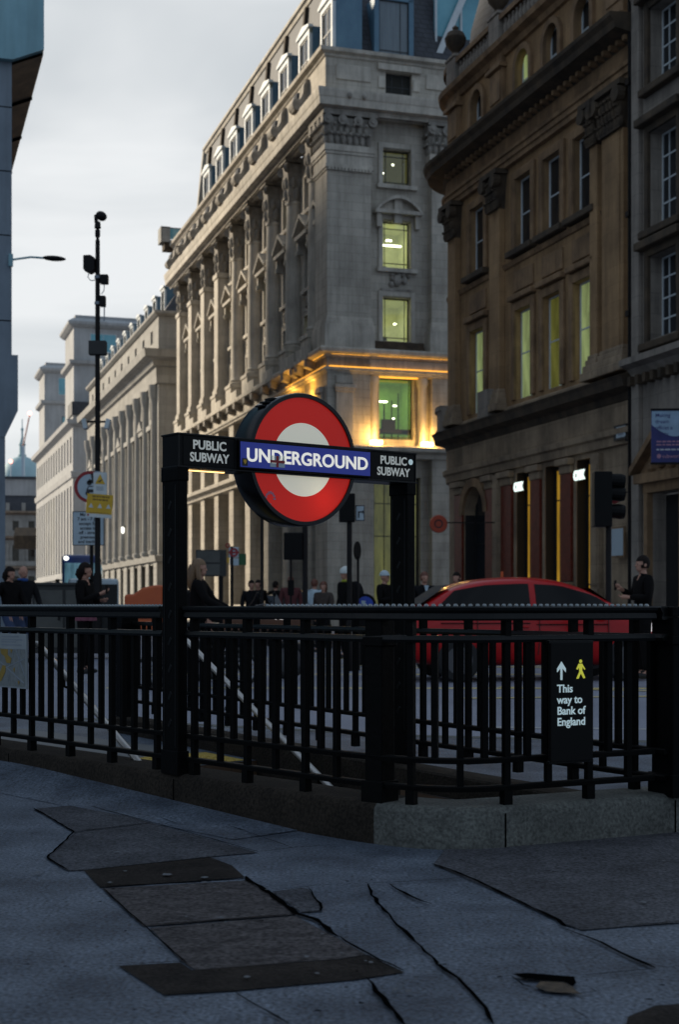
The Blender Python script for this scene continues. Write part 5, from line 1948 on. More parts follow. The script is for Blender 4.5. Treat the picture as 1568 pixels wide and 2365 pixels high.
# ------------------------------------------------------------------ clad office block at the left edge
Lb = bld('clad_office_block', 'blue grey panelled office block with slanting overhang at the left edge', 0, 40.9)
mb = MB()
mb.prism_z([(-75, 0), (2.97, 0), (2.97, 60), (-75, 60)], 0, 8.02)
mb.prism_z([(-75, 0.0), (3.15, 0.0), (3.15, 60), (-75, 60)], 8.0, 33)  # unseen stretch left, behind and above, sized to keep sun off the foreground
w0 = mb.build('wall', 'panel_grey', Lb)
MB().prism([(2.4, 5.75), (2.97, 5.75), (3.32, 6.5), (3.32, 8.06), (2.4, 8.06)], -.03, 60).build('lower_bay', 'panel_grey', Lb)
ov = [(-3, 16.3), (3.18, 16.25), (4.03, 16.62), (4.03, 33), (-3, 33)]
MB().prism([(-75, 16.28), (3.16, 16.28), (4.02, 16.66), (4.02, 33), (-75, 33)], -.25, -.02).build('overhang_fascia', 'panel_teal', Lb)  # runs on out of view with the added length of wall
m = MB()
m.quad((3.16, -.02, 16.2), (4.02, -.02, 16.58), (4.02, 59.9, 16.58), (3.16, 59.9, 16.2))
m.quad((4.02, -.02, 16.58), (4.02, 59.9, 16.58), (4.02, 59.9, 33), (4.02, -.02, 33))
sf = m.build('overhang_soffit', 'soffit_brown', Lb)
m = MB()
for y in (3.4, 7.2, 11.2, 15.4, 20, 26, 33):
    MB().prism([(3.16, 16.19), (4.03, 16.57), (4.03, 16.5), (3.16, 16.12)], y, y + .10).build('soffit_joint', 'groove', sf)
m = MB()
for x in (2.72, 1.4, -.3):
    m.box(x, x + .035, -.004, .02, 8.1, 16.25)
    m.box(x, x + .035, -.256, -.24, 16.3, 33)
    m.box(x, x + .035, -.036, -.02, 6.6, 8.0)
for z in (9.0, 11.4, 13.2, 15.0):
    m.box(-3, 3.14, -.004, .02, z, z + .03)
for z in (18.9, 21.6, 24.6, 27.6, 30.6, 33.6):
    m.box(-3, 4.0, -.256, -.24, z, z + .03)
m.build('panel_joint', 'groove', Lb)
wl_ = thing('wall_lamp', 'slim grey street lamp arm reaching out from the panelled block at left', 'lamp', S(3.12, 40.86, 10.72), ANG)
m = MB()
m.tube([(.0, 0, 0), (.55, 0, .12), (1.0, 0, .12)], .03, 8)
m.build('arm', 'panel_teal', wl_)
MB().box(-.06, .06, -.06, .06, -.18, .16).build('wall_plate', 'panel_teal', wl_)
m = MB()
m.ball((1.2, 0, .13), (.34, .12, .075), 12, 8)
m.build('lamp_head', 'pole_black', wl_, smooth=True)

# ------------------------------------------------------------------ pale terraces further along the street
Pb = bld('pale_stone_terrace', 'pale stone terrace with giant half columns and slate dormers beyond the corner building', 20.5, 114.7)
PLn = 43.0
ph = []
pm_ = [3.2 + 4.1 * i for i in range(10)]
for y in pm_:
    ph += [(-y - .75, -y + .75, 5.6, 15.4), (-y - .8, -y + .8, 16.6, 18.6), (-y - .5, -y + .5, 22.8, 23.9), (-y - 1.0, -y + 1.0, .4, 4.4)]
mb = MB()
mb.frame((0, 0, 0), RS)
mb.wall(-PLn, 0, 0, 25, ph, .5)
mb.M = Matrix.Identity(4)
mb.quad((0, 0, 0), (14, 0, 0), (14, 0, 25), (0, 0, 25))
mb.quad((0, PLn, 0), (14, PLn, 0), (14, PLn, 25), (0, PLn, 25))
mb.build('wall', 'pale_stone', Pb)
for y in pm_:
    for z0, z1, wd in ((5.6, 15.4, 1.5), (16.6, 18.6, 1.6), (22.8, 23.9, 1.0), (.4, 4.4, 2.0)):
        window(Pb, .4, y, z0, RS, wd, z1 - z0, 'grey_glass', bars=((), (.33, .66) if z1 - z0 > 5 else (.5,)))
    m = MB()
    m.frame((0, y, 0), RS)
    m.box(-1.0, -.75, -.15, 0, 5.4, 15.6).box(.75, 1.0, -.15, 0, 5.4, 15.6).box(-1.05, 1.05, -.3, 0, 15.6, 16.0)
    if int(y) % 3 == 1:
        m.prism([(-1.3, 16.0), (1.3, 16.0), (0, 16.9)], -.4, 0)
    m.build('architrave', 'pale_stone', Pb)
    d = place('dormer', dorm_f, Pb, (1.0, y, 25.4), RS)
    place('cheek', dorm_c, d)
    ww = place('window', dorm_w, d, (0, -.02, .09))
    place('pane', dorm_p, ww)
pcol = MB().lathe([(.6, 5.2), (.6, 5.5), (.5, 5.6), (.42, 17.6), (.6, 18.2), (.66, 18.9), (.66, 19.1)], n=14).mesh('half_column', 'pale_stone', smooth=True)
for i in range(11):
    place('half_column', pcol, Pb, (.0, 1.15 + 4.1 * i, 0))
PP = corner_path([(0, PLn), (0, 0), (14, 0)])
MB().sweep(PP, [(0, 19.1), (.2, 19.12), (.25, 20.4), (.5, 20.5), (.6, 20.9), (1.3, 21.1), (1.4, 21.7), (0, 21.8)]).build('cornice', 'pale_stone', Pb)
MB().sweep(PP, [(0, 24.6), (.15, 24.62), (.4, 24.8), (.42, 25.0), (-.2, 25.05)]).build('attic_cornice', 'pale_stone', Pb)
MB().sweep(PP, [(0, 4.6), (.3, 4.65), (.4, 5.1), (0, 5.2)]).build('string_course', 'pale_stone', Pb)
for i in range(0, 22, 2):
    m = MB()
    y0 = .3 + 1.95 * i
    m.box(-.10, .02, y0 - .26, y0 + 1.21, .1, 4.54)
    for k in range(9):
        m.box(-.14, .02, y0 - .3, y0 + 1.25, .1 + .5 * k, .1 + .5 * k + .44)
    m.build('rusticated_pier', 'pale_stone', Pb)
m = MB()
m.quad((.5, 0.3, 25.0), (.5, PLn, 25), (3.2, PLn, 29.0), (3.2, 2.4, 29.0))
m.quad((.5, .3, 25.0), (14, .3, 25.0), (14, 2.4, 29.0), (3.2, 2.4, 29.0))
m.quad((3.2, 2.4, 29), (14, 2.4, 29), (14, PLn, 29), (3.2, PLn, 29))
m.quad((.5, PLn, 25), (3.2, PLn, 29), (14, PLn, 29), (14, PLn, 25))
rf = m.build('roof', 'slate', Pb)
MB().sweep(corner_path([(3.2, PLn), (3.2, 2.4), (14, 2.4)]), [(-.2, 28.8), (.2, 28.9), (.25, 29.2), (-.2, 29.25)]).build('ridge_coping', 'pale_stone', rf)
t = thing('street_lantern', 'small white lit lantern hung from the facade of the pale terrace', 'lamp', S(20.1, 131, 7.3), ANG)
m = MB().lathe([(.06, .4), (.13, .55), (.15, .85), (.07, 1.0)], n=10)
m.build('lantern', 'white_lamp', t)
MB().box(0, .5, -.04, .04, 1.0, 1.08).build('bracket', 'pole_black', t)

Tb = bld('turreted_block', 'long grey stone block with two square rooftop turrets further down the street', 20.5, 172.8)
TL = 46.0
th = []
for i in range(14):
    y = 2.2 + 3.2 * i
    th += [(-y - .75, -y + .75, 5.2, 15.6), (-y - .7, -y + .7, 18.4, 21.6), (-y - .9, -y + .9, .4, 4.0)]
mb = MB()
mb.frame((0, 0, 0), RS)
mb.wall(-TL, 0, 0, 24, th, .5)
mb.M = Matrix.Identity(4)
mb.quad((0, 0, 0), (16, 0, 0), (16, 0, 24), (0, 0, 24))
mb.quad((0, 0, 24), (16, 0, 24), (16, TL, 24), (0, TL, 24))
mb.build('wall', 'far_stone', Tb)
for i in range(14):
    y = 2.2 + 3.2 * i
    g = 'warm_far_glass' if i in (6, 7, 9) else 'grey_glass'
    window(Tb, .4, y, 5.2, RS, 1.5, 10.4, g, 'dark_frame', bars=((), (.25, .5, .75)))
    window(Tb, .4, y, 18.4, RS, 1.4, 3.2, 'grey_glass', 'dark_frame', bars=((), (.5,)))
    window(Tb, .4, y, .4, RS, 1.8, 3.6, 'grey_glass', 'dark_frame', bars=((.5,), (.7,)))
TP = corner_path([(0, TL), (0, 0), (16, 0)])
MB().sweep(TP, [(0, 22.6), (.2, 22.7), (.7, 22.9), (.8, 23.4), (0, 23.5)]).build('cornice', 'far_stone', Tb)
MB().sweep(TP, [(0, 16.4), (.2, 16.5), (.3, 17.2), (0, 17.3)]).build('string_course', 'far_stone', Tb)
MB().sweep(TP, [(0, 4.3), (.3, 4.4), (.3, 4.8), (0, 4.9)]).build('string_course', 'far_stone', Tb)
MB().box(-.15, 16, -.3, 4, 24, 25.6).build('parapet', 'slate', Tb)
for y0, ln, xo, top in ((2.5, 9.0, .4, 36.6), (38.0, 8.0, .4, 36.6)):
    mb = MB()
    mb.box(xo, xo + 12, y0, y0 + ln, 24, 35.4)
    o = mb.build('turret', 'far_stone', Tb)
    q = corner_path([(xo, y0 + ln), (xo, y0), (xo + 12, y0)])
    MB().sweep(q, [(0, 30.4), (.5, 30.6), (.6, 31.0), (0, 31.1)]).sweep(q, [(0, 35.0), (.3, 35.1), (.7, 35.4), (.75, 35.7), (0, 36.2)]).build('cornice', 'far_stone', o)
    MB().box(xo + .2, xo + 11.8, y0 + .2, y0 + ln - .2, 35.6, top).build('roof', 'far_stone', o)
    window(o, xo + 3.6, y0 - .06, 31.9, 0, 3.2, 2.5, 'blue_glass', 'white_paint', bars=((.5,), ()))
    window(o, xo + 3.2, y0 - .06, 25.6, 0, 1.3, 3.2, 'blue_glass', 'dark_frame', bars=((.5,), (.3,)))
    window(o, xo + 7.2, y0 - .06, 25.6, 0, 1.3, 3.2, 'blue_glass', 'dark_frame', bars=((.5,), (.3,)))

# classical house closing the street, dome and crane beyond
ce = at(8, 1400, 236)
Cb = thing('street_end_house', 'ornate grey stone house with balcony and balustrade closing the end of the street', 'building', (ce.x - 4, ce.y, 0), R(8))
cx = [3.2 + 2.6 * i for i in range(4)]
chh = []
for x in cx:
    chh += [(x - .55, x + .55, 8.2, 11.2), (x - .55, x + .55, 3.2, 6.0), (x - .5, x + .5, 13.6, 15.2)]
mb = MB().wall(0, 14, 0, 16.4, chh, .5)
mb.quad((14, 0, 0), (14, 10, 0), (14, 10, 16.4), (14, 0, 16.4))
mb.build('wall', 'pale_stone', Cb)
for x in cx:
    window(Cb, x, .4, 8.2, 0, 1.1, 3.0)
    window(Cb, x, .4, 3.2, 0, 1.1, 2.8)
    window(Cb, x, .4, 13.6, 0, 1.0, 1.6)
    MB().box(x - 1.45, x - 1.15, -.3, 0, 7.6, 11.8).build('pilaster', 'pale_stone', Cb)
q = [(0, 0, 0, -1), (14, 0, 0, -1)]
for z, o_ in ((7.0, .9), (12.0, .8), (16.2, .8), (2.6, .4)):
    MB().sweep(q, [(0, z), (.2, z + .1), (o_, z + .3), (o_, z + .6), (0, z + .7)]).build('cornice', 'soffit_brown', Cb)
MB().box(0, 14, -.5, -.3, 7.7, 8.5).build('balcony', 'pale_stone', Cb)
for x in cx:
    MB().box(x - 1.6, x - 1.0, -.2, .4, 16.9, 18.2).build('roof_urn', 'pale_stone', Cb)
m = MB().prism_x([(0, 16.9), (.6, 16.9), (2.5, 19.6), (9, 19.6), (9, 16.9)], 0, 14)
m.build('roof', 'slate', Cb)
MB().box(0, 14, 2.3, 9, 19.6, 22.4).build('upper_storey', 'far_stone', Cb)
MB().box(-.3, 14.3, 2.0, 9.3, 22.4, 22.8).build('upper_cornice', 'slate', Cb)
cv = at(64, 1245, 222)
t = thing('shop_awning', 'dark awning jutting from the buildings at the far end of the street', 'awning', cv, R(8))
m = MB().prism_x([(0, -1.6), (0, 1.8), (-2.6, .4), (-2.6, -1.6)], -2.0, 3.6)
m.build('canopy', 'sooty_stone', t)
dm = at(50, 1400, 700)
Db = thing('domed_church', 'green domed church with lantern spire on the skyline', 'church', (dm.x, dm.y, 0), 0)
mb = MB().lathe([(9.2, 33), (9.2, 52), (9.8, 52.4), (9.8, 53.4), (8.6, 54), (8.6, 60), (9.2, 60.4), (9.0, 61)], n=32)
mb.build('drum', 'far_stone', Db, smooth=True)
m = MB()
for k in range(24):
    a = 2 * pi * k / 24
    m.lathe([(.35, 54), (.3, 60)], 9.0 * cos(a), 9.0 * sin(a), 6)
m.build('column', 'pale_stone', Db)
MB().lathe([(8.5 * cos(R(90) * i / 14) + .4, 61 + 13.6 * sin(R(90) * i / 14)) for i in range(14)] + [(1.2, 74.6)], n=48).build('dome', 'copper_green', Db, smooth=True)
Db.scale = (1.22, 1.22, 1.0)
m = MB().lathe([(1.7, 74.5), (1.7, 75.5), (1.2, 75.8), (1.2, 80), (1.5, 80.3), (1.0, 82), (.45, 84), (.35, 87), (.7, 88), (.2, 89), (.2, 93), (0, 93.2)], n=14)
m.build('lantern', 'copper_green', Db, smooth=True)
MB().box(-60, 25, -3, 20, 0, 41).build('nave', 'far_stone', Db)
ck1, ck2 = at(68, 955, 640), at(52, 1030, 640)
t = thing('tower_crane', 'red and white lattice crane jib with red warning light above the dome', 'crane', (ck2.x, ck2.y, 0), 0)
m = MB()
dx, dz = ck1.x - ck2.x, ck1.z - ck2.z
for e in (-.35, .35):
    m.tube([(e, 0, ck2.z), (dx + e * .3, 0, ck1.z)], .16, 5)
for i in range(10):
    t0, t1 = i / 10, (i + 1) / 10
    s_ = 1 if i % 2 else -1
    m.tube([(dx * t0 + .35 * s_, 0, ck2.z + dz * t0), (dx * t1 - .35 * s_, 0, ck2.z + dz * t1)], .10, 4)
m.build('jib', 'plate_red', t)
MB().box(-.6, .6, -.6, .6, 0, ck2.z).build('mast', 'van_white', t)
m = MB().ball((dx, -.6, ck1.z), .9, 10, 8)
m.build('warning_light', 'red_lamp', t)
ck1 = at(24, 1066, 660)
t = thing('warning_light_mast', 'thin mast with a red warning light left of the dome', 'mast', (ck1.x, ck1.y, 0), 0)
MB().tube([(0, 0, 0), (0, 0, ck1.z)], .25, 6).build('mast', 'van_white', t)
MB().ball((0, -.4, ck1.z), .9, 10, 8).build('warning_light', 'red_lamp', t)

# pavements along the buildings
for nm, a, b in (('far_pavement', (17.0, 30), (19.6, 51.2)), ('far_pavement', (17.0, 63), (20.6, 230)), ('far_pavement', (3.2, 41), (5.2, 110))):
    q = [S(a[0], a[1]), S(b[0], a[1]), S(b[0], b[1]), S(a[0], b[1])]
    m = MB().prism_z([(p.x, p.y) for p in q], -.2, 0.0)
    tag(m.build(nm, 'paving_pale'), kind='structure')
q = [S(20.6, 62.5), S(40, 62.5), S(40, 67.4), S(20.6, 67.4)]
tag(MB().prism_z([(p.x, p.y) for p in q], -.2, 0.0).build('far_pavement', 'paving_pale'), kind='structure')

# ================================================================== street furniture
def disc(mb, x, y, z, r, t=.01, n=32, r0=None):
    """upright disc facing -y"""
    m0 = mb.M.copy()
    mb.M = m0 @ Matrix.Translation((x, y, z)) @ Matrix.Rotation(R(90), 4, 'X')
    if r0:
        mb.lathe([(r0, 0), (r, 0), (r, t), (r0, t), (r0, 0)], n=n, cap=False)
    else:
        mb.lathe([(r, 0), (r, t)], n=n)
    mb.M = m0
    return mb


def base_at(x, Y, z=0.0):
    return Vector(((x - 784) / F * Y, Y, z))


def hz(y, Y):
    return EYE + (HZ - y) / F * Y


# --- camera pole
PY = 30.0
k = PY / F
p = base_at(224.5, PY)
cp_ = thing('camera_pole', 'tall black pole with surveillance cameras and boxes rising against the sky', 'pole', p)
Z = lambda y: hz(y, PY)
X = lambda x: (x - 224.5) * k
MB().lathe([(.09, 0), (.09, Z(1330)), (.062, Z(1320)), (.055, Z(980)), (.048, Z(560)), (.048, Z(556))], n=14).build('shaft', 'pole_black', cp_, smooth=True)
MB().lathe([(.045, Z(556)), (.03, Z(550)), (.055, Z(545)), (.055, Z(532)), (.03, Z(529)), (.07, Z(527)), (.06, Z(515)), (.05, Z(512))], n=12).build('collar', 'pole_black', cp_, smooth=True)
m = MB()
m.frame((X(233), 0, Z(499)), 0, 0, R(28))
m.ball((0, 0, 0), (.125, .10, .10), 12, 8)
m.M = Matrix.Identity(4)
m.prism([(X(218), Z(515)), (X(226), Z(515)), (X(222), Z(496)), (X(217), Z(498))], -.05, .05)
m.build('dome_camera', 'pole_black', cp_, smooth=True)
m = MB()
m.prism([(X(193), Z(592)), (X(209), Z(591)), (X(219), Z(597)), (X(219), Z(626)), (X(208), Z(632)), (X(193), Z(624))], -.12, .12)
m.build('flood_box', 'pole_black', cp_, bevel=.01)
m = MB()
m.tube([(X(204), 0, Z(632)), (X(202), 0, Z(640)), (X(207), 0, Z(647)), (X(214), 0, Z(648)), (X(221), 0, Z(645))], .010, 6)
m.build('cable', 'ink_grey', cp_)
m = MB().box(X(231), X(249), -.08, .08, Z(656), Z(635))
m.build('junction_box', 'pole_black', cp_, bevel=.01)
m = MB().box(X(230), X(243), -.08, .08, Z(708), Z(684))
m.build('junction_box', 'pole_black', cp_, bevel=.01)
m = MB()
m.tube([(X(240), 0, Z(656)), (X(239), 0, Z(672)), (X(233), 0, Z(679))], .009, 6).tube([(X(240), 0, Z(708)), (X(239.5), 0, Z(742))], .012, 6)
m.build('cable', 'ink_grey', cp_)
m = MB().box(X(205), X(245), -.10, .10, Z(820), Z(788))
m.build('control_box', 'cabinet_grey', cp_, bevel=.012)
m = MB()
m.tube([(X(200), 0, Z(974)), (X(248), 0, Z(974))], .022, 8)
m.build('cross_arm', 'pole_black', cp_)
for xa, t_ in ((195, -12), (248, 14)):
    m = MB()
    m.frame((X(xa), 0, Z(979)), 0, 0, R(t_))
    m.box(-.045, .045, -.10, .10, -.11, .10)
    m.build('floodlight', 'plastic_white', cp_, bevel=.01)
for z in (1092, 1144, 1190, 640, 700, 800):
    MB().lathe([(.066, Z(z) - .03), (.066, Z(z) + .03)], n=12).build('clamp', 'ink_grey', cp_)
t = thing('warning_plate', 'white plate with a yellow warning triangle on the camera pole', 'sign', (p.x + X(232), PY - .09, Z(1144)))
W_ = 15.5 * k
MB().box(-W_, W_, -.006, 0, 0, Z(1092) - Z(1144)).build('plate', 'plate_pale', t)
MB().prism([(-.105, .235), (.105, .225), (.0, .44)], -.010, -.006).build('triangle', 'plate_yellow', t)
MB().prism([(-.05, .275), (-.02, .30), (.05, .335), (.045, .315), (-.01, .27)], -.013, -.010).build('pictogram', 'ink', t)
m = MB()
for z in (.16, .13, .10):
    m.box(-.08, .07, -.009, -.006, z, z + .012)
m.build('print', 'ink_grey', t)
t = thing('yellow_notice', 'yellow notice with three small white triangles strapped to the camera pole', 'sign', (p.x + X(228.6), PY - .11, Z(1196)))
t.rotation_euler = (0, R(4.5), 0)
hw = 30 * k
MB().box(-hw, hw, -.006, 0, 0, .46).build('plate', 'plate_pale', t)
yp = MB().box(-hw, hw, -.009, -.006, .075, .49).build('panel', 'plate_yellow', t)
m = MB()
for z, a, b in ((.42, -.16, .20), (.355, -.15, .17), (.09, -.2, .2)):
    xx = a
    while xx < b:
        wl = rng.uniform(.03, .075)
        m.box(xx, min(xx + wl, b), -.011, -.009, z, z + (.035 if z > .2 else .012))
        xx += wl + .014
m.build('print', 'ink_brown', yp)
for xx in (-.175, .01, .19):
    MB().prism([(xx - .05, .20), (xx + .05, .20), (xx, .295)], -.012, -.009).build('triangle', 'plate_pale', yp)
m = MB()
disc(m, -.225, -.008, .04, .022, .003, 12)
m.build('dot', 'plate_red', t)

# --- traffic signs on their own post, just behind the camera pole
PY2 = 31.2
k2 = PY2 / F
p2 = base_at(210.5, PY2)
t = thing('sign_post', 'post with red ringed no motor vehicles roundel above a plate of black text', 'road sign', p2)
Z2 = lambda y: hz(y, PY2)
MB().lathe([(.04, 0), (.04, Z2(1100))], n=12).build('post', 'pole_black', t, smooth=True)
c = Z2(1125)
r_ = 37 * k2
m = MB()
disc(m, -.02, -.05, c, r_, .01)
m.build('roundel', 'plate_white', t)
m = MB()
disc(m, -.02, -.057, c, r_, .006, 40, r_ * .80)
rr_ = m.build('red_ring', 'plate_red', t)
m = MB()                               # motorcycle above a car
y0, y1 = -.068, -.060
for xx in (-.02, .16):
    disc(m, xx - .02, y0 + .006, c + .09, .055, .006, 16)
m.prism([(-.08, c + .10), (-.04, c + .17), (.02, c + .155), (.07, c + .18), (.19, c + .15), (.16, c + .09), (.02, c + .08)], y0, y1)
m.prism([(.02, c + .16), (.0, c + .23), (.05, c + .26), (.10, c + .20), (.10, c + .16)], y0 - .002, y1)
disc(m, .02, y0 + .004, c + .27, .028, .006, 12)
m.prism([(-.11, c - .12), (-.10, c - .06), (-.06, c + .02), (.14, c + .02), (.18, c - .06), (.19, c - .12)], y0, y1)
for xx in (-.06, .15):
    disc(m, xx - .02, y0 + .004, c - .14, .045, .006, 14)
m.build('pictogram', 'ink', t)
m = MB().prism([(-.07, c - .055), (-.045, c + .0), (.125, c + .0), (.15, c - .055)], -.071, -.069)
m.build('pictogram_window', 'plate_white', t)
x0, x1, z0, z1 = (167 - 210.5) * k2, (241 - 210.5) * k2, Z2(1260), Z2(1181)
pl2 = MB().box(x0, x1, -.055, -.045, z0, z1).build('text_plate', 'plate_white', t)
m = MB()
e = .016
for a, b, c_, d in ((x0, x1, z0, z0 + e), (x0, x1, z1 - e, z1), (x0, x0 + e, z0 + e, z1 - e), (x1 - e, x1, z0 + e, z1 - e)):
    m.box(a, b, -.058, -.053, c_, d)
m.build('border', 'ink', pl2)
for i, tx in enumerate(('Mon - Fri', '7 am - 7 pm', 'except for', 'access to', 'off - street', 'premises', 'and loading')):
    o = lettering(tx, .098, 'ink', pl2, up((x0 + x1) / 2, -.0565, z1 - .075 - .099 * i), .001, .002)

# --- traffic lights, sign backs, bus stop
def pole(x, Y, ytop, r, name, label, cat, z=0.0, group=None):
    t = thing(name, label, cat, base_at(x, Y, z), 0, group)
    MB().lathe([(r * 1.5, 0), (r * 1.5, .5), (r, .55), (r, hz(ytop, Y) - z)], n=12).build('post', 'pole_black', t, smooth=True)
    return t


YT = 21.5
t = pole(1406.5, YT, 1125, .045, 'traffic_light', 'black traffic light with long hoods seen from behind at right', 'traffic light', 0, 'traffic lights on the junction')
kx = YT / F
sx = lambda x: (x - 1406.5) * kx
zz = lambda y: hz(y, YT)
MB().box(sx(1371), sx(1412), -.12, .12, zz(1217), zz(1090)).build('signal_head', 'sign_black', t, bevel=.012)
for ya in (1110, 1139, 1180):
    m = MB()
    m.frame((sx(1410), .0, zz(ya)), 0, 0, R(90 + 4))
    m.lathe([(.105, 0), (.115, .16), (.10, .22), (.09, .16), (.085, 0)], n=14, cap=False)
    m.build('hood', 'sign_black', t)
MB().prism([(sx(1412), zz(1134)), (sx(1451), zz(1137)), (sx(1430), zz(1146)), (sx(1412), zz(1142))], -.1, .1).build('visor', 'sign_black', t)
m = MB()
disc(m, sx(1427), .30, zz(1143), 17 * kx, .02, 28)
m.build('red_disc', 'plate_red', t)

t = pole(704.5, 24.0, 1205, .045, 'traffic_light', 'traffic light with wide black backing board below the red ring', 'traffic light', ROAD_Z, 'traffic lights on the junction')
k3 = 24.0 / F
b = lambda y: hz(y, 24.0) - ROAD_Z
MB().box((655 - 704.5) * k3, (699 - 704.5) * k3, -.05, .02, b(1293), b(1230)).build('backing_board', 'sign_black', t, bevel=.015)
MB().box((665 - 704.5) * k3, (688 - 704.5) * k3, .02, .22, b(1290), b(1234)).build('signal_head', 'sign_black', t, bevel=.015)
MB().box((690 - 704.5) * k3, 0, -.02, .02, b(1245), b(1241)).build('bracket', 'pole_black', t)
t = pole(671.5, 27.0, 1290, .022, 'slim_post', 'slim dark post under the black backing board', 'post', 0)
MB().box(-.06, .06, -.03, .03, 1.2, 1.5).build('push_button_box', 'sign_black', t, bevel=.01)
t = pole(807, 24.5, 1150, .045, 'traffic_light', 'traffic light with a small white arrow plate right of the red ring', 'traffic light', ROAD_Z, 'traffic lights on the junction')
k3 = 24.5 / F
b = lambda y: hz(y, 24.5) - ROAD_Z
MB().box((783 - 807) * k3, (820 - 807) * k3, -.10, .10, b(1206), b(1140)).build('signal_head', 'sign_black', t, bevel=.015)
MB().box((821 - 807) * k3, (842 - 807) * k3, .0, .02, b(1203), b(1167)).build('arrow_plate', 'ink', t)
MB().box((823 - 807) * k3, (840 - 807) * k3, -.006, .0, b(1201), b(1169)).build('plate_face', 'plate_white', t)
m = MB()
m.prism([((827 - 807) * k3, b(1196)), ((830 - 807) * k3, b(1196)), ((830 - 807) * k3, b(1184)), ((837 - 807) * k3, b(1184)), ((837 - 807) * k3, b(1188)), ((841 - 807) * k3, b(1182.5)), ((837 - 807) * k3, b(1177)), ((837 - 807) * k3, b(1181)), ((827 - 807) * k3, b(1181))], -.010, -.006)
m.build('arrow', 'ink', t)
t = pole(827, 24.8, 1285, .022, 'turned_sign', 'thin post with a round road sign seen edge on', 'road sign', ROAD_Z)
m = MB()
m.frame((-.02, 0, hz(1272, 24.8) - ROAD_Z), R(68))
disc(m, 0, 0, 0, .165, .015, 24)
m.build('sign_disc', 'sign_black', t)
t = pole(605, 33.0, 1150, .038, 'lamp_column', 'thin dark lamp column in front of the stone corner building', 'lamp post', 0)
m = MB().lathe([(.05, hz(1150, 33)), (.18, hz(1146, 33)), (.2, hz(1135, 33)), (.05, hz(1128, 33))], n=12)
m.build('lantern', 'pole_black', t, smooth=True)

# bus stop
YB = 34.0
t = pole(535, YB, 1262, .04, 'bus_stop', 'bus stop flag with red ring above white route plates', 'bus stop', 0)
kb = YB / F
bx = lambda x: (x - 535) * kb
bz = lambda y: hz(y, YB)
MB().box(bx(528), bx(551), -.03, .0, bz(1288), bz(1264)).build('flag', 'plate_white', t, bevel=.01)
m = MB()
disc(m, bx(539.5), -.04, bz(1276), .105, .008, 24, .062)
m.box(bx(539.5) - .125, bx(539.5) + .125, -.045, -.035, bz(1276) - .022, bz(1276) + .022)
m.build('roundel', 'plate_red', t)
m = MB()
disc(m, bx(526), -.04, bz(1260), .06, .008, 20, .03)
m.build('small_roundel', 'plate_red', t)
MB().box(bx(530), bx(551), -.02, .0, bz(1306), bz(1290)).build('route_plate', 'plate_white', t, bevel=.005)
MB().box(bx(551), bx(568), .0, .03, bz(1305), bz(1279)).build('green_plate', 'green_plate', t)
MB().box(bx(524), bx(529), -.02, .0, bz(1300), bz(1288)).build('yellow_plate', 'plate_yellow', t)
# dark display board on legs
t = thing('display_board', 'dark grey display board on two legs beside the bus stop', 'board', base_at(488, 29, 0))
kd = 29 / F
dz = lambda y: hz(y, 29)
MB().box((452 - 488) * kd, (522 - 488) * kd, -.06, .06, dz(1331), dz(1270)).build('board', 'cabinet_grey', t, bevel=.01)
MB().box((455 - 488) * kd, (508 - 488) * kd, -.07, -.06, dz(1299), dz(1273)).build('screen', 'cabinet_panel', t)
MB().box((455 - 488) * kd, (508 - 488) * kd, -.07, -.06, dz(1328), dz(1303)).build('screen', 'cabinet_panel', t)
for x in (464, 510):
    MB().box((x - 488) * kd - .04, (x - 488) * kd + .04, -.04, .04, 0, dz(1331)).build('leg', 'pole_black', t)

# keep left bollard
YK = 27.0
t = thing('keep_left_bollard', 'black bollard topped by a round blue arrow sign', 'bollard', base_at(843.5, YK, ROAD_Z))
kk_ = YK / F
c = hz(1396, YK) - ROAD_Z
m = MB()
disc(m, 0, .06, c, 25 * kk_, .12, 32)
m.box(-.16, .16, -.06, .06, 0, c)
m.build('body', 'sign_black', t)
m = MB()
disc(m, 0, -.07, c, 18.5 * kk_, .008, 32)
m.build('blue_disc', 'blue_sign', t)
m = MB()
m.frame((0, -.08, c), 0, 0, R(45))
m.prism([(-.105, 0), (-.035, .06), (-.035, .02), (.11, .02), (.11, -.02), (-.035, -.02), (-.035, -.06)][::1], -.002, .002)
m.M = Matrix.Translation((0, -.08, c)) @ Matrix.Rotation(R(-45), 4, 'Y') @ Matrix.Identity(4)
m.build('arrow', 'plate_white', t)

# dark cabinets across the road, left
t = thing('utility_cabinet', 'wide dark grey roadside cabinet with lighter door panels across the road at left', 'cabinet', base_at(184, 30.5, 0))
MB().box(-.96, .36, -.35, .35, 0, 1.44).build('body', 'cabinet_grey', t, bevel=.015)
MB().box(-1.0, .40, -.39, .39, 1.44, 1.50).build('lid', 'cabinet_grey', t, bevel=.01)
MB().box(.36, 1.0, -.35, .35, 0, .92).build('low_body', 'cabinet_grey', t, bevel=.015)
for x0, x1 in ((-.90, -.30), (-.24, .32)):
    d = MB().box(x0, x1, -.37, -.35, .12, 1.34).build('door', 'cabinet_panel', t, bevel=.008)
    MB().box(x1 - .10, x1 - .06, -.39, -.37, .7, .85).build('handle', 'sign_black', d)
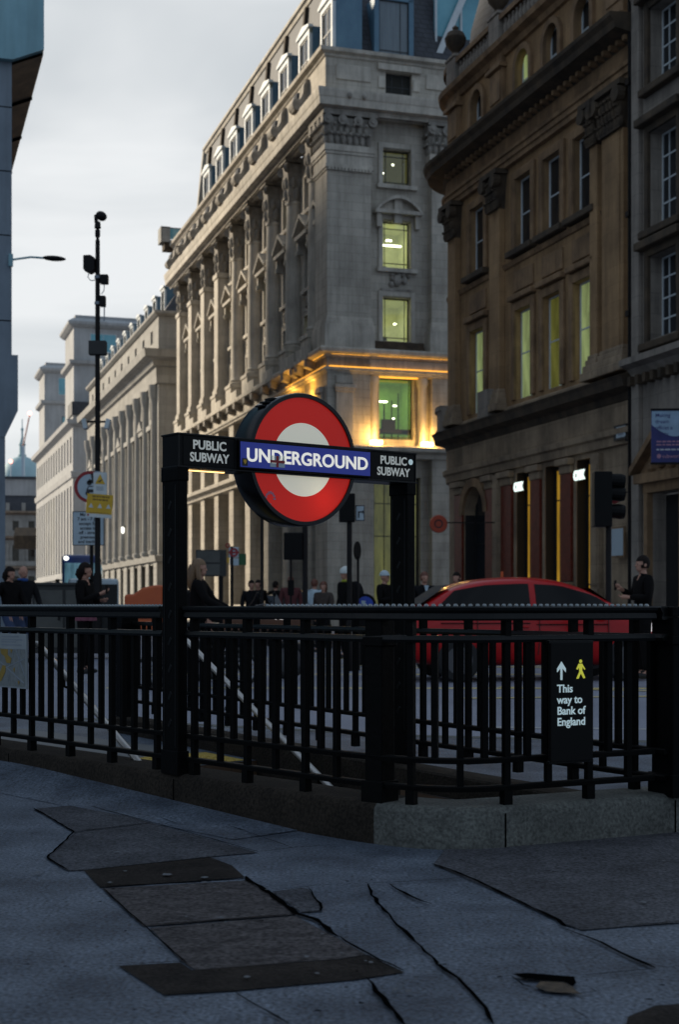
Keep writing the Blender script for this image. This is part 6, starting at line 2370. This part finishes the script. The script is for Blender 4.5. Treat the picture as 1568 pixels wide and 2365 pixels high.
# orange barrier plank, cone
t = thing('road_barrier', 'low reddish brown barrier plank on feet across the carriageway', 'barrier', base_at(618, 15.5, ROAD_Z))
MB().box(-.49, .47, -.025, .025, hz(1456, 15.5) - ROAD_Z, hz(1431, 15.5) - ROAD_Z).build('plank', 'brown_board', t, bevel=.006)
for x in (-.42, .40):
    m = MB()
    m.box(x - .02, x + .02, -.02, .02, 0, .9).box(x - .03, x + .03, -.25, .25, 0, .04)
    m.build('foot', 'pole_black', t)
t = thing('traffic_cone', 'small orange traffic cone behind the red car', 'cone', base_at(1160, 31, 0))
MB().lathe([(.19, .04), (.19, .05), (.14, .06), (.04, .98), (.03, 1.75), (.0, 1.76)], n=16).build('body', 'cone_orange', t, smooth=True)
MB().box(-.22, .22, -.22, .22, 0, .04).build('foot', 'rubber', t, bevel=.01)


# ================================================================== vehicles
def wheel(t, x, y, r, w_=.2, rim=True):
    m = MB()
    m.M = Matrix.Translation((x, y, r)) @ Matrix.Rotation(R(90), 4, 'X')
    m.lathe([(r * .62, -w_ / 2), (r * .92, -w_ / 2), (r, -w_ * .36), (r, w_ * .36), (r * .92, w_ / 2), (r * .62, w_ / 2)], n=24)
    o = m.build('wheel', 'rubber', t, smooth=True)
    if rim:
        m = MB()
        m.M = Matrix.Translation((x, y, r)) @ Matrix.Rotation(R(90), 4, 'X')
        m.lathe([(r * .64, -w_ * .52), (r * .3, -w_ * .42), (r * .3, w_ * .42), (r * .64, w_ * .52)], n=20)
        m.build('rim', 'alloy', o, smooth=True)
    return o


def car(name, label, loc, rz, paint, stations, ln, wd, hgt, wb, wr=.32, group=None, glazed=(2, 8)):
    """lofted body: each station x, sill, belt, top, half width at belt, half width of roof"""
    t = thing(name, label, 'car', loc, rz, group)
    rings = []
    for x, zs, zb, zt, wb_, wt in stations:
        dz_ = zt - zb
        half = [(.0, zs), (wb_ * .86, zs), (wb_ * .98, zs + .12), (wb_, (zs + zb) / 2), (wb_ * .985, zb - .06), (wb_ * .95, zb), (wb_ * .95 + (wt - wb_ * .95) * .5, zb + dz_ * .55),
                (wt, zb + dz_ * .86), (wt * .82, zb + dz_ * .97), (wt * .4, zt), (0, zt)]
        ring = [(x, -y, z) for y, z in half] + [(x, y, z) for y, z in half[-2:0:-1]]
        rings.append(ring)
    n = len(rings[0])
    m = MB()
    pts = [q for r_ in rings for q in r_]
    fs = [tuple(range(n)), tuple(range(len(pts) - 1, len(pts) - n - 1, -1))]
    for i in range(len(rings) - 1):
        for j in range(n):
            fs.append((i * n + j, (i + 1) * n + j, (i + 1) * n + (j + 1) % n, i * n + (j + 1) % n))
    m.add(pts, fs)
    b = m.build('body', paint, t, smooth=False)
    s = b.modifiers.new('sub', 'SUBSURF')
    s.levels = s.render_levels = 2
    b.data.polygons.foreach_set('use_smooth', [True] * len(b.data.polygons))

    # glazing laid on the side faces between belt and roof, a few mm proud
    def side_pt(u, f, sg):
        i = min(int(u), len(stations) - 2)
        q = u - i
        A, B_ = stations[i], stations[i + 1]
        L = [a + (c_ - a) * q for a, c_ in zip(A, B_)]
        x, zs, zb, zt, wb_, wt = L
        z = zb + (zt - zb) * f
        y0 = wb_ * .95
        y = y0 + (wt - y0) * min(1, f / .86) ** 1.15
        return Vector((x, sg * (y + .012), z))
    g0, g1 = glazed
    for sg in (-1, 1):
        for a, c_ in ((g0, (g0 + g1) * .5 - .12), ((g0 + g1) * .5 + .05, g1)):
            m = MB()
            K = 12
            pts, fs = [], []
            for i in range(K + 1):
                u = a + (c_ - a) * i / K
                f1 = .80
                if u < g0 + 1.0:
                    f1 = .16 + .64 * min(1, (u - g0) / 1.0)
                if u > g1 - 1.2:
                    f1 = .16 + .64 * min(1, (g1 - u) / 1.2)
                for f in (.08, .08 + (f1 - .08) * .5, f1):
                    pts.append(side_pt(u, f, sg))
            for i in range(K):
                for j in range(2):
                    fs.append((i * 3 + j, i * 3 + 3 + j, i * 3 + 4 + j, i * 3 + 1 + j))
            m.add(pts, fs)
            m.build('side_window', 'car_glass', t, smooth=True)
    return t


st_ = [(-2.05, .35, .62, .72, .66, .50), (-1.98, .28, .86, .98, .78, .62), (-1.72, .24, .98, 1.16, .84, .64), (-1.30, .22, 1.0, 1.44, .87, .63), (-.85, .22, 1.0, 1.54, .88, .63), (-.25, .22, .99, 1.575, .88, .64),
       (.30, .22, .97, 1.545, .88, .64), (.80, .22, .95, 1.38, .88, .64), (1.22, .22, .93, 1.13, .87, .68), (1.52, .22, .90, .98, .86, .70), (1.85, .26, .80, .86, .80, .64), (2.05, .34, .62, .70, .66, .52)]
rc = car('red_car', 'red hatchback crossing the junction behind the right-hand railing', base_at(1219, 21.9, ROAD_Z), R(8), 'car_red', st_, 4.1, 1.76, 1.57, 2.5, glazed=(1.9, 8.6))
for x in (-1.28, 1.28):
    for y in (-.80, .80):
        wheel(rc, x, y, .32)
m = MB()
m.add([(1.42, -.60, .985), (1.42, .60, .985), (.82, .50, 1.40), (.82, -.50, 1.40)], [(0, 1, 2, 3)])
m.build('windscreen', 'car_glass', rc)
m = MB()
m.add([(-1.80, -.58, 1.15), (-1.80, .58, 1.15), (-1.36, .50, 1.44), (-1.36, -.50, 1.44)], [(0, 1, 2, 3)])
m.build('rear_window', 'rubber', rc)
for y in (-.62, .62):
    m = MB()
    m.ball((1.80, y * 1.28, .80), (.20, .06, .08), 12, 8)
    m.build('headlight', 'headlight', rc, smooth=True)
    m = MB()
    m.ball((-1.95, y, .86), (.08, .14, .10), 10, 6)
    m.build('tail_light', 'tail_red', rc, smooth=True)
    m = MB()
    m.ball((.95, y * 1.55, 1.02), (.08, .10, .07), 8, 6)
    m.build('mirror', 'car_red', rc, smooth=True)
m = MB()
m.box(-1.55, -.2, -.885, -.87, .86, .875).box(-.1, 1.0, -.885, -.87, .84, .855)
m.build('door_trim', 'sign_black', rc)
for x in (-1.02, -.08, .98):
    m = MB()
    m.tube([(x, -.872, .40), (x + .02, -.892, .62), (x + .02, -.878, .93)], .006, 5)
    m.build('door_seam', 'rubber', rc)
for x in (-.30, .70):
    MB().box(x - .08, x + .08, -.905, -.87, .80, .825).build('door_handle', 'car_red', rc, bevel=.006)
m = MB()
m.box(-2.06, -1.9, -.3, .3, .44, .56)
m.build('number_plate', 'plate_yellow', rc)

tst = [(a, b_, c_, d * (1.02 if d > 1.2 else 1), e, f) for a, b_, c_, d, e, f in st_]
tx = car('black_taxi', 'black taxi cab standing beyond the traffic light with the wide board', base_at(690, 41, ROAD_Z), R(92), 'sign_black', tst, 4.1, 1.76, 1.57, 2.5, glazed=(1.9, 8.6))
for x in (-1.28, 1.28):
    for y in (-.80, .80):
        wheel(tx, x, y, .32)
for y in (-.55, .55):
    MB().ball((-1.96, y, .86), (.06, .10, .08), 8, 6).build('tail_light', 'tail_red', tx)

# white van seen from behind
YV = 44.0
t = thing('white_van', 'small white van seen from behind, left of the stone terrace', 'van', base_at(215, YV, ROAD_Z), R(10))
vh = hz(1336, YV) - ROAD_Z
m = MB().prism_x([(0, .25), (-.02, 1.0), (.10, vh - .05), (.25, vh), (2.6, vh), (3.2, 1.25), (4.1, 1.05), (4.2, .3)], -.78, .78)
b = m.build('body', 'van_white', t, bevel=.09)
for x in (-.40, .40):
    m = MB().prism_x([(-.03, 1.06), (.07, vh - .18), (.055, vh - .18), (-.045, 1.06)], x - .33, x + .33)
    m.build('rear_window', 'car_glass', t)
for x in (-.70, .70):
    MB().box(x - .07, x + .07, -.05, .0, .75, 1.0).build('tail_light', 'tail_red', t, bevel=.01)
MB().box(-.75, .75, -.08, .0, .28, .48).build('bumper', 'rubber', t, bevel=.03)
for x in (-.68, .68):
    for y in (.8, 3.3):
        m = MB()
        m.M = Matrix.Translation((x, y, .31)) @ Matrix.Rotation(R(90), 4, 'Y')
        m.lathe([(.2, -.1), (.31, -.08), (.31, .08), (.2, .1)], n=18)
        m.build('wheel', 'rubber', t, smooth=True)

# blue bus coming down the street
YU = 78.0
t = thing('blue_bus', 'blue bus with large windscreen coming down the street at left', 'bus', base_at(187, YU, ROAD_Z), R(9))
bh = hz(1281, YU) - ROAD_Z
m = MB().box(-1.05, 1.05, 0, 9, .35, bh)
m.build('body', 'bus_blue', t, bevel=.18)
MB().box(-.92, .92, -.03, .1, 1.25, bh - .45).build('windscreen', 'bus_glass', t, bevel=.05)
for x in (-1.06, 1.06):
    MB().box(x - .02, x + .02, .8, 8.6, 1.4, bh - .5).build('side_window', 'bus_glass', t)
for x, mt in ((-.82, 'white_lamp'), (-.24, 'amber_lamp')):
    MB().ball((x, -.04, (bh - .2) if mt == 'white_lamp' else .95 + .75), (.14, .06, .12) if mt == 'white_lamp' else (.26, .08, .22), 10, 8).build('headlamp', mt, t)
MB().box(-.95, .95, -.06, .1, .35, .75).build('bumper', 'sign_black', t, bevel=.05)
for x in (-1.28, 1.28):
    MB().box(x - .12, x + .12, -.25, -.1, 1.9, 2.6).build('mirror', 'sign_black', t, bevel=.03)
for x in (-.9, .9):
    for y in (2.0, 7.0):
        m = MB()
        m.M = Matrix.Translation((x, y, .48)) @ Matrix.Rotation(R(90), 4, 'Y')
        m.lathe([(.3, -.15), (.48, -.12), (.48, .12), (.3, .15)], n=18)
        m.build('wheel', 'rubber', t, smooth=True)


def ring(mb, cx, cz, r, tr, y=0.0, n=28):
    mb.tube([(cx + r * cos(2 * pi * i / n), y, cz + r * sin(2 * pi * i / n)) for i in range(n)], tr, 7, closed=True)


# orange cargo trike behind the sign post
YC = 19.5
t = thing('cargo_trike', 'orange pedal trike with a sloping box, half hidden by the left sign post', 'cargo trike', base_at(352, YC, ROAD_Z), R(-4))
kz = YC / F
px = lambda x: (x - 352) * kz
pz = lambda y: hz(y, YC) - ROAD_Z
m = MB().prism([(px(296), pz(1456)), (px(296), pz(1374)), (px(318), pz(1372)), (px(338), pz(1358)), (px(366), pz(1352)), (px(384), pz(1352)), (px(384), pz(1456))], -.30, .30)
m.build('box', 'trike_orange', t, bevel=.03)
MB().box(px(300), px(380), -.31, -.30, pz(1428), pz(1424)).build('trim_band', 'sign_black', t)
for x, y, r_ in ((0, -.33, .215), (0, .33, .215), (1.20, 0, .26)):
    m = MB()
    ring(m, x, r_, r_ - .02, .022, y)
    w1 = m.build('wheel', 'rubber', t, smooth=True)
    m = MB()
    for i in range(9):
        a = pi * i / 9
        m.tube([(x - (r_ - .03) * cos(a), y, r_ - (r_ - .03) * sin(a)), (x + (r_ - .03) * cos(a), y, r_ + (r_ - .03) * sin(a))], .003, 4)
    m.build('spokes', 'alloy', w1)
m = MB()
m.tube([(.0, 0, .3), (.60, 0, .34), (1.02, 0, .72), (1.05, 0, .95)], .022, 8).tube([(.60, 0, .34), (.54, 0, .84)], .018, 8).tube([(.56, 0, .70), (1.02, 0, .72)], .016, 8)
m.tube([(1.05, 0, .95), (1.02, 0, .72), (1.20, 0, .26)], .016, 8).tube([(.98, -.26, 1.03), (1.05, -.14, 1.02), (1.06, 0, 1.0), (1.05, .14, 1.02), (.98, .26, 1.03)], .013, 8)
m.build('frame', 'sign_black', t)
m = MB()
m.tube([(.66, -.12, .40), (.60, 0, .34), (.54, .12, .28)], .012, 6).box(.63, .73, -.2, -.1, .39, .41).box(.48, .58, .1, .2, .27, .29)
m.build('crank', 'alloy', t)
MB().ball((.56, 0, .87), (.15, .09, .04), 10, 6).build('saddle', 'rubber', t, smooth=True)
MB().box(1.06, 1.36, -.16, .16, .56, .86).build('front_bag', 'cloth_charcoal', t, bevel=.04)


def motorcycle(loc, rz, label, rack=False):
    t = thing('motorcycle', label, 'motorcycle', loc, rz, 'motorcycle parked beyond the stair')
    for x in (-.68, .70):
        m = MB()
        ring(m, x, .30, .25, .055)
        w1 = m.build('wheel', 'rubber', t, smooth=True)
        m = MB()
        m.M = Matrix.Translation((x, 0, .30)) @ Matrix.Rotation(R(90), 4, 'X')
        m.lathe([(.21, -.03), (.06, -.05), (.06, .05), (.21, .03)], n=18)
        m.build('rim', 'alloy', w1, smooth=True)
    MB().ball((.16, 0, .92), (.30, .15, .15), 14, 9).build('tank', 'sign_black', t, smooth=True)
    m = MB().prism([(-.85, 1.00), (-.80, 1.10), (-.30, 1.03), (-.05, .96), (.05, .86), (-.6, .88)], -.13, .13)
    m.build('seat', 'cloth_charcoal', t, bevel=.04)
    MB().box(-.22, .30, -.16, .16, .34, .78).build('engine', 'cabinet_grey', t, bevel=.03)
    m = MB()
    for y in (-.09, .09):
        m.tube([(.70, y, .30), (.46, y, 1.04)], .024, 8)
        m.tube([(-.68, y * 1.3, .30), (-.05, y * 1.3, .5)], .022, 6)
        m.tube([(-.75, y, .95), (.40, y, .88)], .02, 6)
    m.build('frame', 'pole_black', t)
    m = MB()
    m.tube([(.30, -.36, 1.12), (.40, -.22, 1.15), (.46, 0, 1.10), (.40, .22, 1.15), (.30, .36, 1.12)], .014, 8)
    m.build('handlebar', 'alloy', t, smooth=True)
    MB().ball((.56, 0, .98), (.09, .10, .10), 12, 8).build('headlight', 'headlight', t, smooth=True)
    m = MB()
    m.tube([(.2, -.15, .4), (-.1, -.17, .30), (-.75, -.18, .42)], [.03, .03, .05], 8)
    m.build('exhaust', 'alloy', t, smooth=True)
    for y in (-.34, .34):
        m = MB()
        m.tube([(.36, y * .8, 1.13), (.34, y, 1.28)], .007, 5)
        m.ball((.34, y, 1.30), (.02, .06, .04), 8, 6)
        m.build('mirror', 'sign_black', t)
    m = MB().prism([(.50, .95), (.62, 1.0), (.46, 1.30), (.40, 1.28)], -.13, .13)
    m.build('screen', 'grey_glass', t)
    if rack:
        MB().box(-1.0, -.55, -.2, .2, 1.08, 1.36).build('top_box', 'sign_black', t, bevel=.05)
    return t


motorcycle(base_at(566, 21.5, ROAD_Z), R(24), 'dark motorcycle with a black top box just right of the cargo trike', True)

# ================================================================== people
DG = lambda: bpy.context.evaluated_depsgraph_get()


def skin(joints, edges, sub=2, extra=None, voxel=None):
    """grow a surface round a skeleton: joints {name: (x, y, z, r)}; optional extra geometry fused in by a voxel remesh"""
    names = list(joints)
    me = bpy.data.meshes.new('skel')
    me.from_pydata([joints[n][:3] for n in names], [(names.index(a), names.index(b)) for a, b in edges], [])
    o = link('skel', me)
    o.modifiers.new('skin', 'SKIN')
    sv = me.skin_vertices[0].data
    for i, n in enumerate(names):
        r_ = joints[n][3]
        sv[i].radius = (r_, r_) if not isinstance(r_, tuple) else r_
        sv[i].use_root = i == 0
    o.modifiers.new('sub', 'SUBSURF').levels = sub
    res = bpy.data.meshes.new_from_object(o.evaluated_get(DG()))
    bpy.data.objects.remove(o)
    if extra:
        bm = bmesh.new()
        bm.from_mesh(res)
        em = extra.mesh('extra')
        bm.from_mesh(em)
        bm.to_mesh(res)
        bm.free()
        o = link('fuse', res)
        rm = o.modifiers.new('remesh', 'REMESH')
        rm.mode = 'VOXEL'
        rm.voxel_size = voxel
        sm_ = o.modifiers.new('smooth', 'SMOOTH')
        sm_.factor, sm_.iterations = .5, 2
        res2 = bpy.data.meshes.new_from_object(o.evaluated_get(DG()))
        bpy.data.objects.remove(o)
        res = res2
    res.materials.clear()
    res.polygons.foreach_set('use_smooth', [True] * len(res.polygons))
    return res


ARMS = {
    'stand': {'L': ((.20, 0, 1.42), (.255, .02, 1.13), (.25, -.08, .88)), 'R': ((-.20, 0, 1.42), (-.255, .02, 1.13), (-.25, -.08, .88))},
    'walk': {'L': ((.20, 0, 1.42), (.25, -.10, 1.15), (.22, -.28, .96)), 'R': ((-.20, 0, 1.42), (-.25, .14, 1.15), (-.26, .14, .90))},
    'phone': {'L': ((.20, 0, 1.42), (.24, -.02, 1.15), (.08, -.26, 1.16)), 'R': ((-.20, 0, 1.42), (-.24, -.04, 1.15), (-.05, -.30, 1.27))},
    'clasp': {'L': ((.20, 0, 1.42), (.25, -.02, 1.15), (.06, -.22, 1.20)), 'R': ((-.20, 0, 1.42), (-.25, -.02, 1.15), (-.06, -.24, 1.18))},
}
LEGS = {
    'stand': {'L': ((.09, 0, .90), (.10, -.01, .48), (.10, .02, .08)), 'R': ((-.09, 0, .90), (-.10, -.01, .48), (-.10, .02, .08))},
    'walk': {'L': ((.09, 0, .90), (.10, .06, .49), (.10, .32, .14)), 'R': ((-.09, 0, .90), (-.10, -.20, .50), (-.10, -.30, .08))},
}
ARMS['ride'] = {'L': ((.20, -.02, 1.41), (.26, -.16, 1.18), (.20, -.42, 1.06)), 'R': ((-.20, -.02, 1.41), (-.26, -.16, 1.18), (-.20, -.42, 1.06))}
LEGS['ride'] = {'L': ((.09, 0, .92), (.11, -.36, .70), (.11, -.20, .33)), 'R': ((-.09, 0, .92), (-.11, -.30, .58), (-.11, -.12, .20))}
LEGS['phone'] = LEGS['clasp'] = LEGS['stand']
_pc = {}


def person_meshes(pose):
    if pose in _pc:
        return _pc[pose]
    A, L = ARMS[pose], LEGS[pose]
    J = {'pelvis': (0, 0, .96, (.15, .11)), 'waist': (0, 0, 1.10, (.135, .10)), 'chest': (0, 0, 1.30, (.165, .115)), 'collar': (0, .01, 1.43, (.10, .075)), 'neck': (0, 0, 1.50, .055), 'skull': (0, -.01, 1.58, .06)}
    E = [('pelvis', 'waist'), ('waist', 'chest'), ('chest', 'collar'), ('collar', 'neck'), ('neck', 'skull')]
    for s in 'LR':
        sh, el, wr = A[s]
        J[s + 'sh'], J[s + 'el'], J[s + 'wr'] = (*sh, .058), (*el, .043), (*wr, .028)
        E += [('chest', s + 'sh'), (s + 'sh', s + 'el'), (s + 'el', s + 'wr')]
        hp, kn, an = L[s]
        J[s + 'hp'], J[s + 'kn'], J[s + 'an'] = (*hp, .085), (*kn, .058), (*an, .038)
        J[s + 'toe'] = (an[0], an[1] - .15, an[2] - .04, .03)
        E += [('pelvis', s + 'hp'), (s + 'hp', s + 'kn'), (s + 'kn', s + 'an'), (s + 'an', s + 'toe')]
    x = MB()
    x.ball((0, -.012, 1.635), (.076, .094, .108), 18, 14)          # cranium
    x.ball((0, -.045, 1.575), (.052, .055, .062), 14, 10)           # jaw
    x.prism_x([(-.095, 1.645), (-.100, 1.63), (-.128, 1.597), (-.100, 1.588), (-.09, 1.60)], -.013, .013)   # nose
    x.ball((0, -.098, 1.562), (.022, .010, .007), 8, 6)             # lips
    for sx in (-1, 1):
        x.ball((sx * .078, .005, 1.615), (.012, .024, .034), 8, 6)
    for s in 'LR':
        sh, el, wr = A[s]
        d = (Vector(wr) - Vector(el)).normalized()
        side = Vector((0, 0, 1)).cross(d).normalized() if abs(d.z) < .9 else Vector((0, 1, 0))
        w0 = Vector(wr)
        x.tube([w0 - d * .02, w0 + d * .03, w0 + d * .085], [.026, .034, .036], 8)       # palm
        inw = d.cross(side).normalized()
        for i, (off, ln_) in enumerate(((-.027, .062), (-.009, .072), (.009, .068), (.027, .052))):
            b0 = w0 + d * .08 + side * off
            x.tube([b0, b0 + d * ln_ * .5 + inw * .006, b0 + d * ln_ * .8 + inw * .026, b0 + d * ln_ * .85 + inw * .04], [.0095, .009, .008, .006], 6)
        tb = w0 + d * .03 - side * .03
        x.tube([tb, tb - side * .022 + d * .03, tb - side * .026 + d * .062 + inw * .012], [.011, .010, .007], 6)
    body = skin(J, E, 1, x, .0085)
    # jacket
    Jt = {'hem': (0, 0, .86, (.175, .135)), 'pelvis': (0, 0, .98, (.17, .13)), 'waist': (0, 0, 1.12, (.16, .122)), 'chest': (0, 0, 1.30, (.185, .135)), 'collar': (0, .01, 1.44, (.115, .09)), 'neck': (0, .008, 1.51, .066)}
    Et = [('hem', 'pelvis'), ('pelvis', 'waist'), ('waist', 'chest'), ('chest', 'collar'), ('collar', 'neck')]
    for s in 'LR':
        sh, el, wr = A[s]
        w2 = tuple(Vector(el) + (Vector(wr) - Vector(el)) * .93)
        Jt[s + 'sh'], Jt[s + 'el'], Jt[s + 'wr'] = (*sh, .075), (*el, .060), (*w2, .046)
        Et += [('chest', s + 'sh'), (s + 'sh', s + 'el'), (s + 'el', s + 'wr')]
    top = skin(Jt, Et, 2)
    Jl = {'waist': (0, 0, 1.02, (.15, .115)), 'pelvis': (0, 0, .93, (.155, .12))}
    El = [('waist', 'pelvis')]
    for s in 'LR':
        hp, kn, an = L[s]
        Jl[s + 'hp'], Jl[s + 'kn'], Jl[s + 'an'] = (hp[0], hp[1], hp[2] - .06, .10), (*kn, .075), (an[0], an[1], an[2] + .02, .056)
        El += [('pelvis', s + 'hp'), (s + 'hp', s + 'kn'), (s + 'kn', s + 'an')]
    legs = skin(Jl, El, 2)
    sh_ = []
    for s in 'LR':
        an = L[s][2]
        m = MB()
        m.ball((an[0], an[1] - .06, an[2] - .035), (.047, .14, .045), 12, 8)
        m.ball((an[0], an[1] + .01, an[2] + .0), (.045, .055, .07), 10, 8)
        sh_.append(m.mesh('shoe', smooth=True))
    _pc[pose] = (body, top, legs, sh_)
    return _pc[pose]


def cap_mesh(c, r, keep, nm, mt, nu=20, nv=14):
    m = MB()
    m.ball(c, r, nu, nv)
    f2 = []
    for f in m.f:
        q = sum((Vector(m.v[i]) for i in f), Vector()) / len(f)
        if keep(q):
            f2.append(f)
    m.f = f2
    return m.mesh(nm, mt, smooth=True)


def with_mat(o, material):
    if len(o.data.materials) == 0:
        o.data.materials.append(None)
    o.material_slots[0].link = 'OBJECT'
    o.material_slots[0].material = M_[material]
    return o


def person(label, x, ytop, Y, face, pose='stand', top='cloth_black', legs='cloth_charcoal', hair='short', hairc='hair_dark', skinm='skin', gz=0.0, extras=(), group=None):
    H = hz(ytop, Y) - gz
    t = thing('person', label, 'person', base_at(x, Y, gz), R(face), group)
    s = H / 1.765
    t.scale = (s, s, s)
    body, tp, lg, sh = person_meshes(pose)
    with_mat(link('body', body, t), skinm)
    with_mat(link('jacket', tp, t), top)
    with_mat(link('trousers', lg, t), legs)
    for q in sh:
        with_mat(link('shoe', q, t), 'rubber')
    for sx in (-1, 1):
        m = MB().ball((sx * .030, -.097, 1.628), (.010, .007, .006), 8, 6)
        m.build('eye', 'ink', t)
    m = MB().box(-.022, .022, -.110, -.104, 1.561, 1.564)
    m.build('mouth', 'plate_red', t)
    front = lambda q: not (q.y < -.045 and q.z < 1.675) and q.z > 1.565
    if hair == 'short':
        link('hair', cap_mesh((0, .0, 1.645), (.087, .104, .118), front, 'hair', hairc), t)
    elif hair == 'long':
        m = MB()
        m.ball((0, .0, 1.645), (.090, .106, .120), 20, 14)
        m.f = [f for f in m.f if front(sum((Vector(m.v[i]) for i in f), Vector()) / len(f))]
        m.tube([(0, .05, 1.66), (0, .085, 1.55), (0, .09, 1.42), (0, .085, 1.30)], [.075, .085, .075, .03], 12)
        for sx in (-1, 1):
            m.tube([(sx * .07, .0, 1.66), (sx * .085, -.01, 1.56), (sx * .09, -.03, 1.44), (sx * .08, -.05, 1.34)], [.03, .035, .035, .012], 8)
        m.build('hair', hairc, t, smooth=True)
    elif hair == 'bob':
        m = MB()
        m.ball((0, .0, 1.645), (.096, .110, .122), 20, 14)
        m.f = [f for f in m.f if front(sum((Vector(m.v[i]) for i in f), Vector()) / len(f))]
        m.tube([(0, .05, 1.64), (0, .075, 1.56), (0, .06, 1.48)], [.085, .085, .04], 12)
        m.build('hair', hairc, t, smooth=True)
    elif hair == 'helmet':
        link('helmet', cap_mesh((0, .0, 1.655), (.105, .130, .118), lambda q: q.z > 1.63, 'helmet', 'helmet_white'), t)
    elif hair == 'cap':
        m = MB()
        m.ball((0, .0, 1.655), (.092, .110, .112), 18, 12)
        m.f = [f for f in m.f if (sum((Vector(m.v[i]) for i in f), Vector()) / len(f)).z > 1.655]
        m.box(-.06, .06, -.18, -.09, 1.655, 1.665)
        m.build('cap', 'plate_white', t, smooth=True)
    for nm, mt, bl in extras:
        m = MB()
        bl(m)
        m.build(nm, mt, t, smooth=True)
    return t


scarf = ('scarf', 'cloth_blue', lambda m: m.tube([(.07 * cos(2 * pi * i / 12), .01 + .07 * sin(2 * pi * i / 12), 1.49) for i in range(12)], .032, 8, closed=True))
phone = ('phone', 'sign_black', lambda m: m.box(-.10, -.03, -.395, -.385, 1.26, 1.40))
bag = ('shoulder_bag', 'cloth_brown', lambda m: m.box(.20, .34, -.14, .16, .80, 1.05).tube([(.26, 0, 1.05), (.16, -.02, 1.45), (.26, .02, 1.05)], .012, 6))
pack = ('backpack', 'cloth_charcoal', lambda m: m.ball((0, .22, 1.22), (.19, .14, .27), 14, 10))
skirt = ('tunic_hem', 'cloth_pink', lambda m: m.lathe([(.19, .84), (.18, .96)], n=18, cap=False))
stripe_ = ('sleeve_stripe', 'cloth_red', lambda m: m.tube([(.275, .0, 1.42), (.315, .02, 1.15), (.30, -.06, .95)], .012, 6))
collar_ = ('bright_collar', 'cloth_hiviz', lambda m: m.tube([(.075 * cos(2 * pi * i / 12), .01 + .075 * sin(2 * pi * i / 12), 1.485) for i in range(12)], .026, 8, closed=True))
straps = ('bag_strap', 'cloth_brown', lambda m: m.tube([(.13, -.13, 1.44), (0, -.16, 1.2), (-.17, -.13, .98)], .014, 6))
GP = 'people about the junction'
person('person in dark coat with a red sleeve stripe and jeans, leftmost of all', 21, 1308, 25.0, 62, 'walk', 'cloth_black', 'cloth_jeans', 'bob', extras=(stripe_,), group=GP)
person('bald person in dark coat with blue scarf walking beside someone at far left', 52, 1304.5, 25.5, 40, 'walk', 'cloth_charcoal', 'cloth_jeans', 'bald', extras=(scarf,), group=GP)
person('dark haired person looking at a phone by the camera pole, pink hem showing', 195, 1298, 21.0, 78, 'phone', 'cloth_black', 'cloth_black', 'bob', extras=(phone, skirt), group=GP)
person('long fair haired person in black riding the orange pedal trike', 458, 1289, 19.5, 86, 'ride', 'cloth_black', 'cloth_black', 'long', 'hair_fair', gz=ROAD_Z, group=GP)
person('person in dark jacket with a light bag strap, left one of a close pair', 580, 1339, 36.0, 20, 'stand', 'cloth_charcoal', 'cloth_black', extras=(straps,), group=GP)
person('person in black with a shoulder bag, right one of a close pair', 596, 1338, 36.6, -20, 'stand', 'cloth_black', 'cloth_black', extras=(bag,), group=GP)
person('lone person in black standing left of the taxi', 636, 1341, 37.0, 150, 'walk', 'cloth_black', 'cloth_black', group=GP)
person('person in a red top half hidden beside the slim post', 671, 1330, 36.0, 10, 'stand', 'cloth_red', 'cloth_black', 'short', 'hair_red', group=GP)
person('person in a white shirt and brown trousers walking right of the taxi', 726, 1336, 33.0, 160, 'walk', 'cloth_white', 'cloth_brown', 'short', 'hair_red', group=GP)
person('red haired person in dark brown coat beside the white shirt', 747, 1342, 31.0, -15, 'walk', 'cloth_brown', 'cloth_charcoal', 'bob', 'hair_red', group=GP)
person('person in white helmet and bright collar with a backpack by the arrow sign', 799, 1308, 27.0, -60, 'stand', 'cloth_black', 'cloth_black', 'helmet', extras=(collar_, pack), group=GP)
person('person in a pale cap and black jacket just left of the right sign post', 888, 1317, 28.0, 60, 'clasp', 'cloth_black', 'cloth_brown', 'cap', group=GP)
person('person in dark suit with white collar whose head shows over the car boot', 980, 1319, 28.0, 15, 'stand', 'cloth_charcoal', 'cloth_black', 'short', 'hair_red', extras=(('shirt', 'cloth_white', lambda m: m.prism([(-.05, 1.47), (.05, 1.47), (0, 1.28)], -.155, -.145)),), group=GP)
person('dark haired person whose head just shows over the red car roof', 1055, 1320, 29.0, -30, 'stand', 'cloth_black', 'cloth_black', group=GP)
person('person in black at far right looking down at a phone', 1486, 1281, 19.6, -80, 'phone', 'cloth_black', 'cloth_black', 'short', extras=(phone,), group=GP)
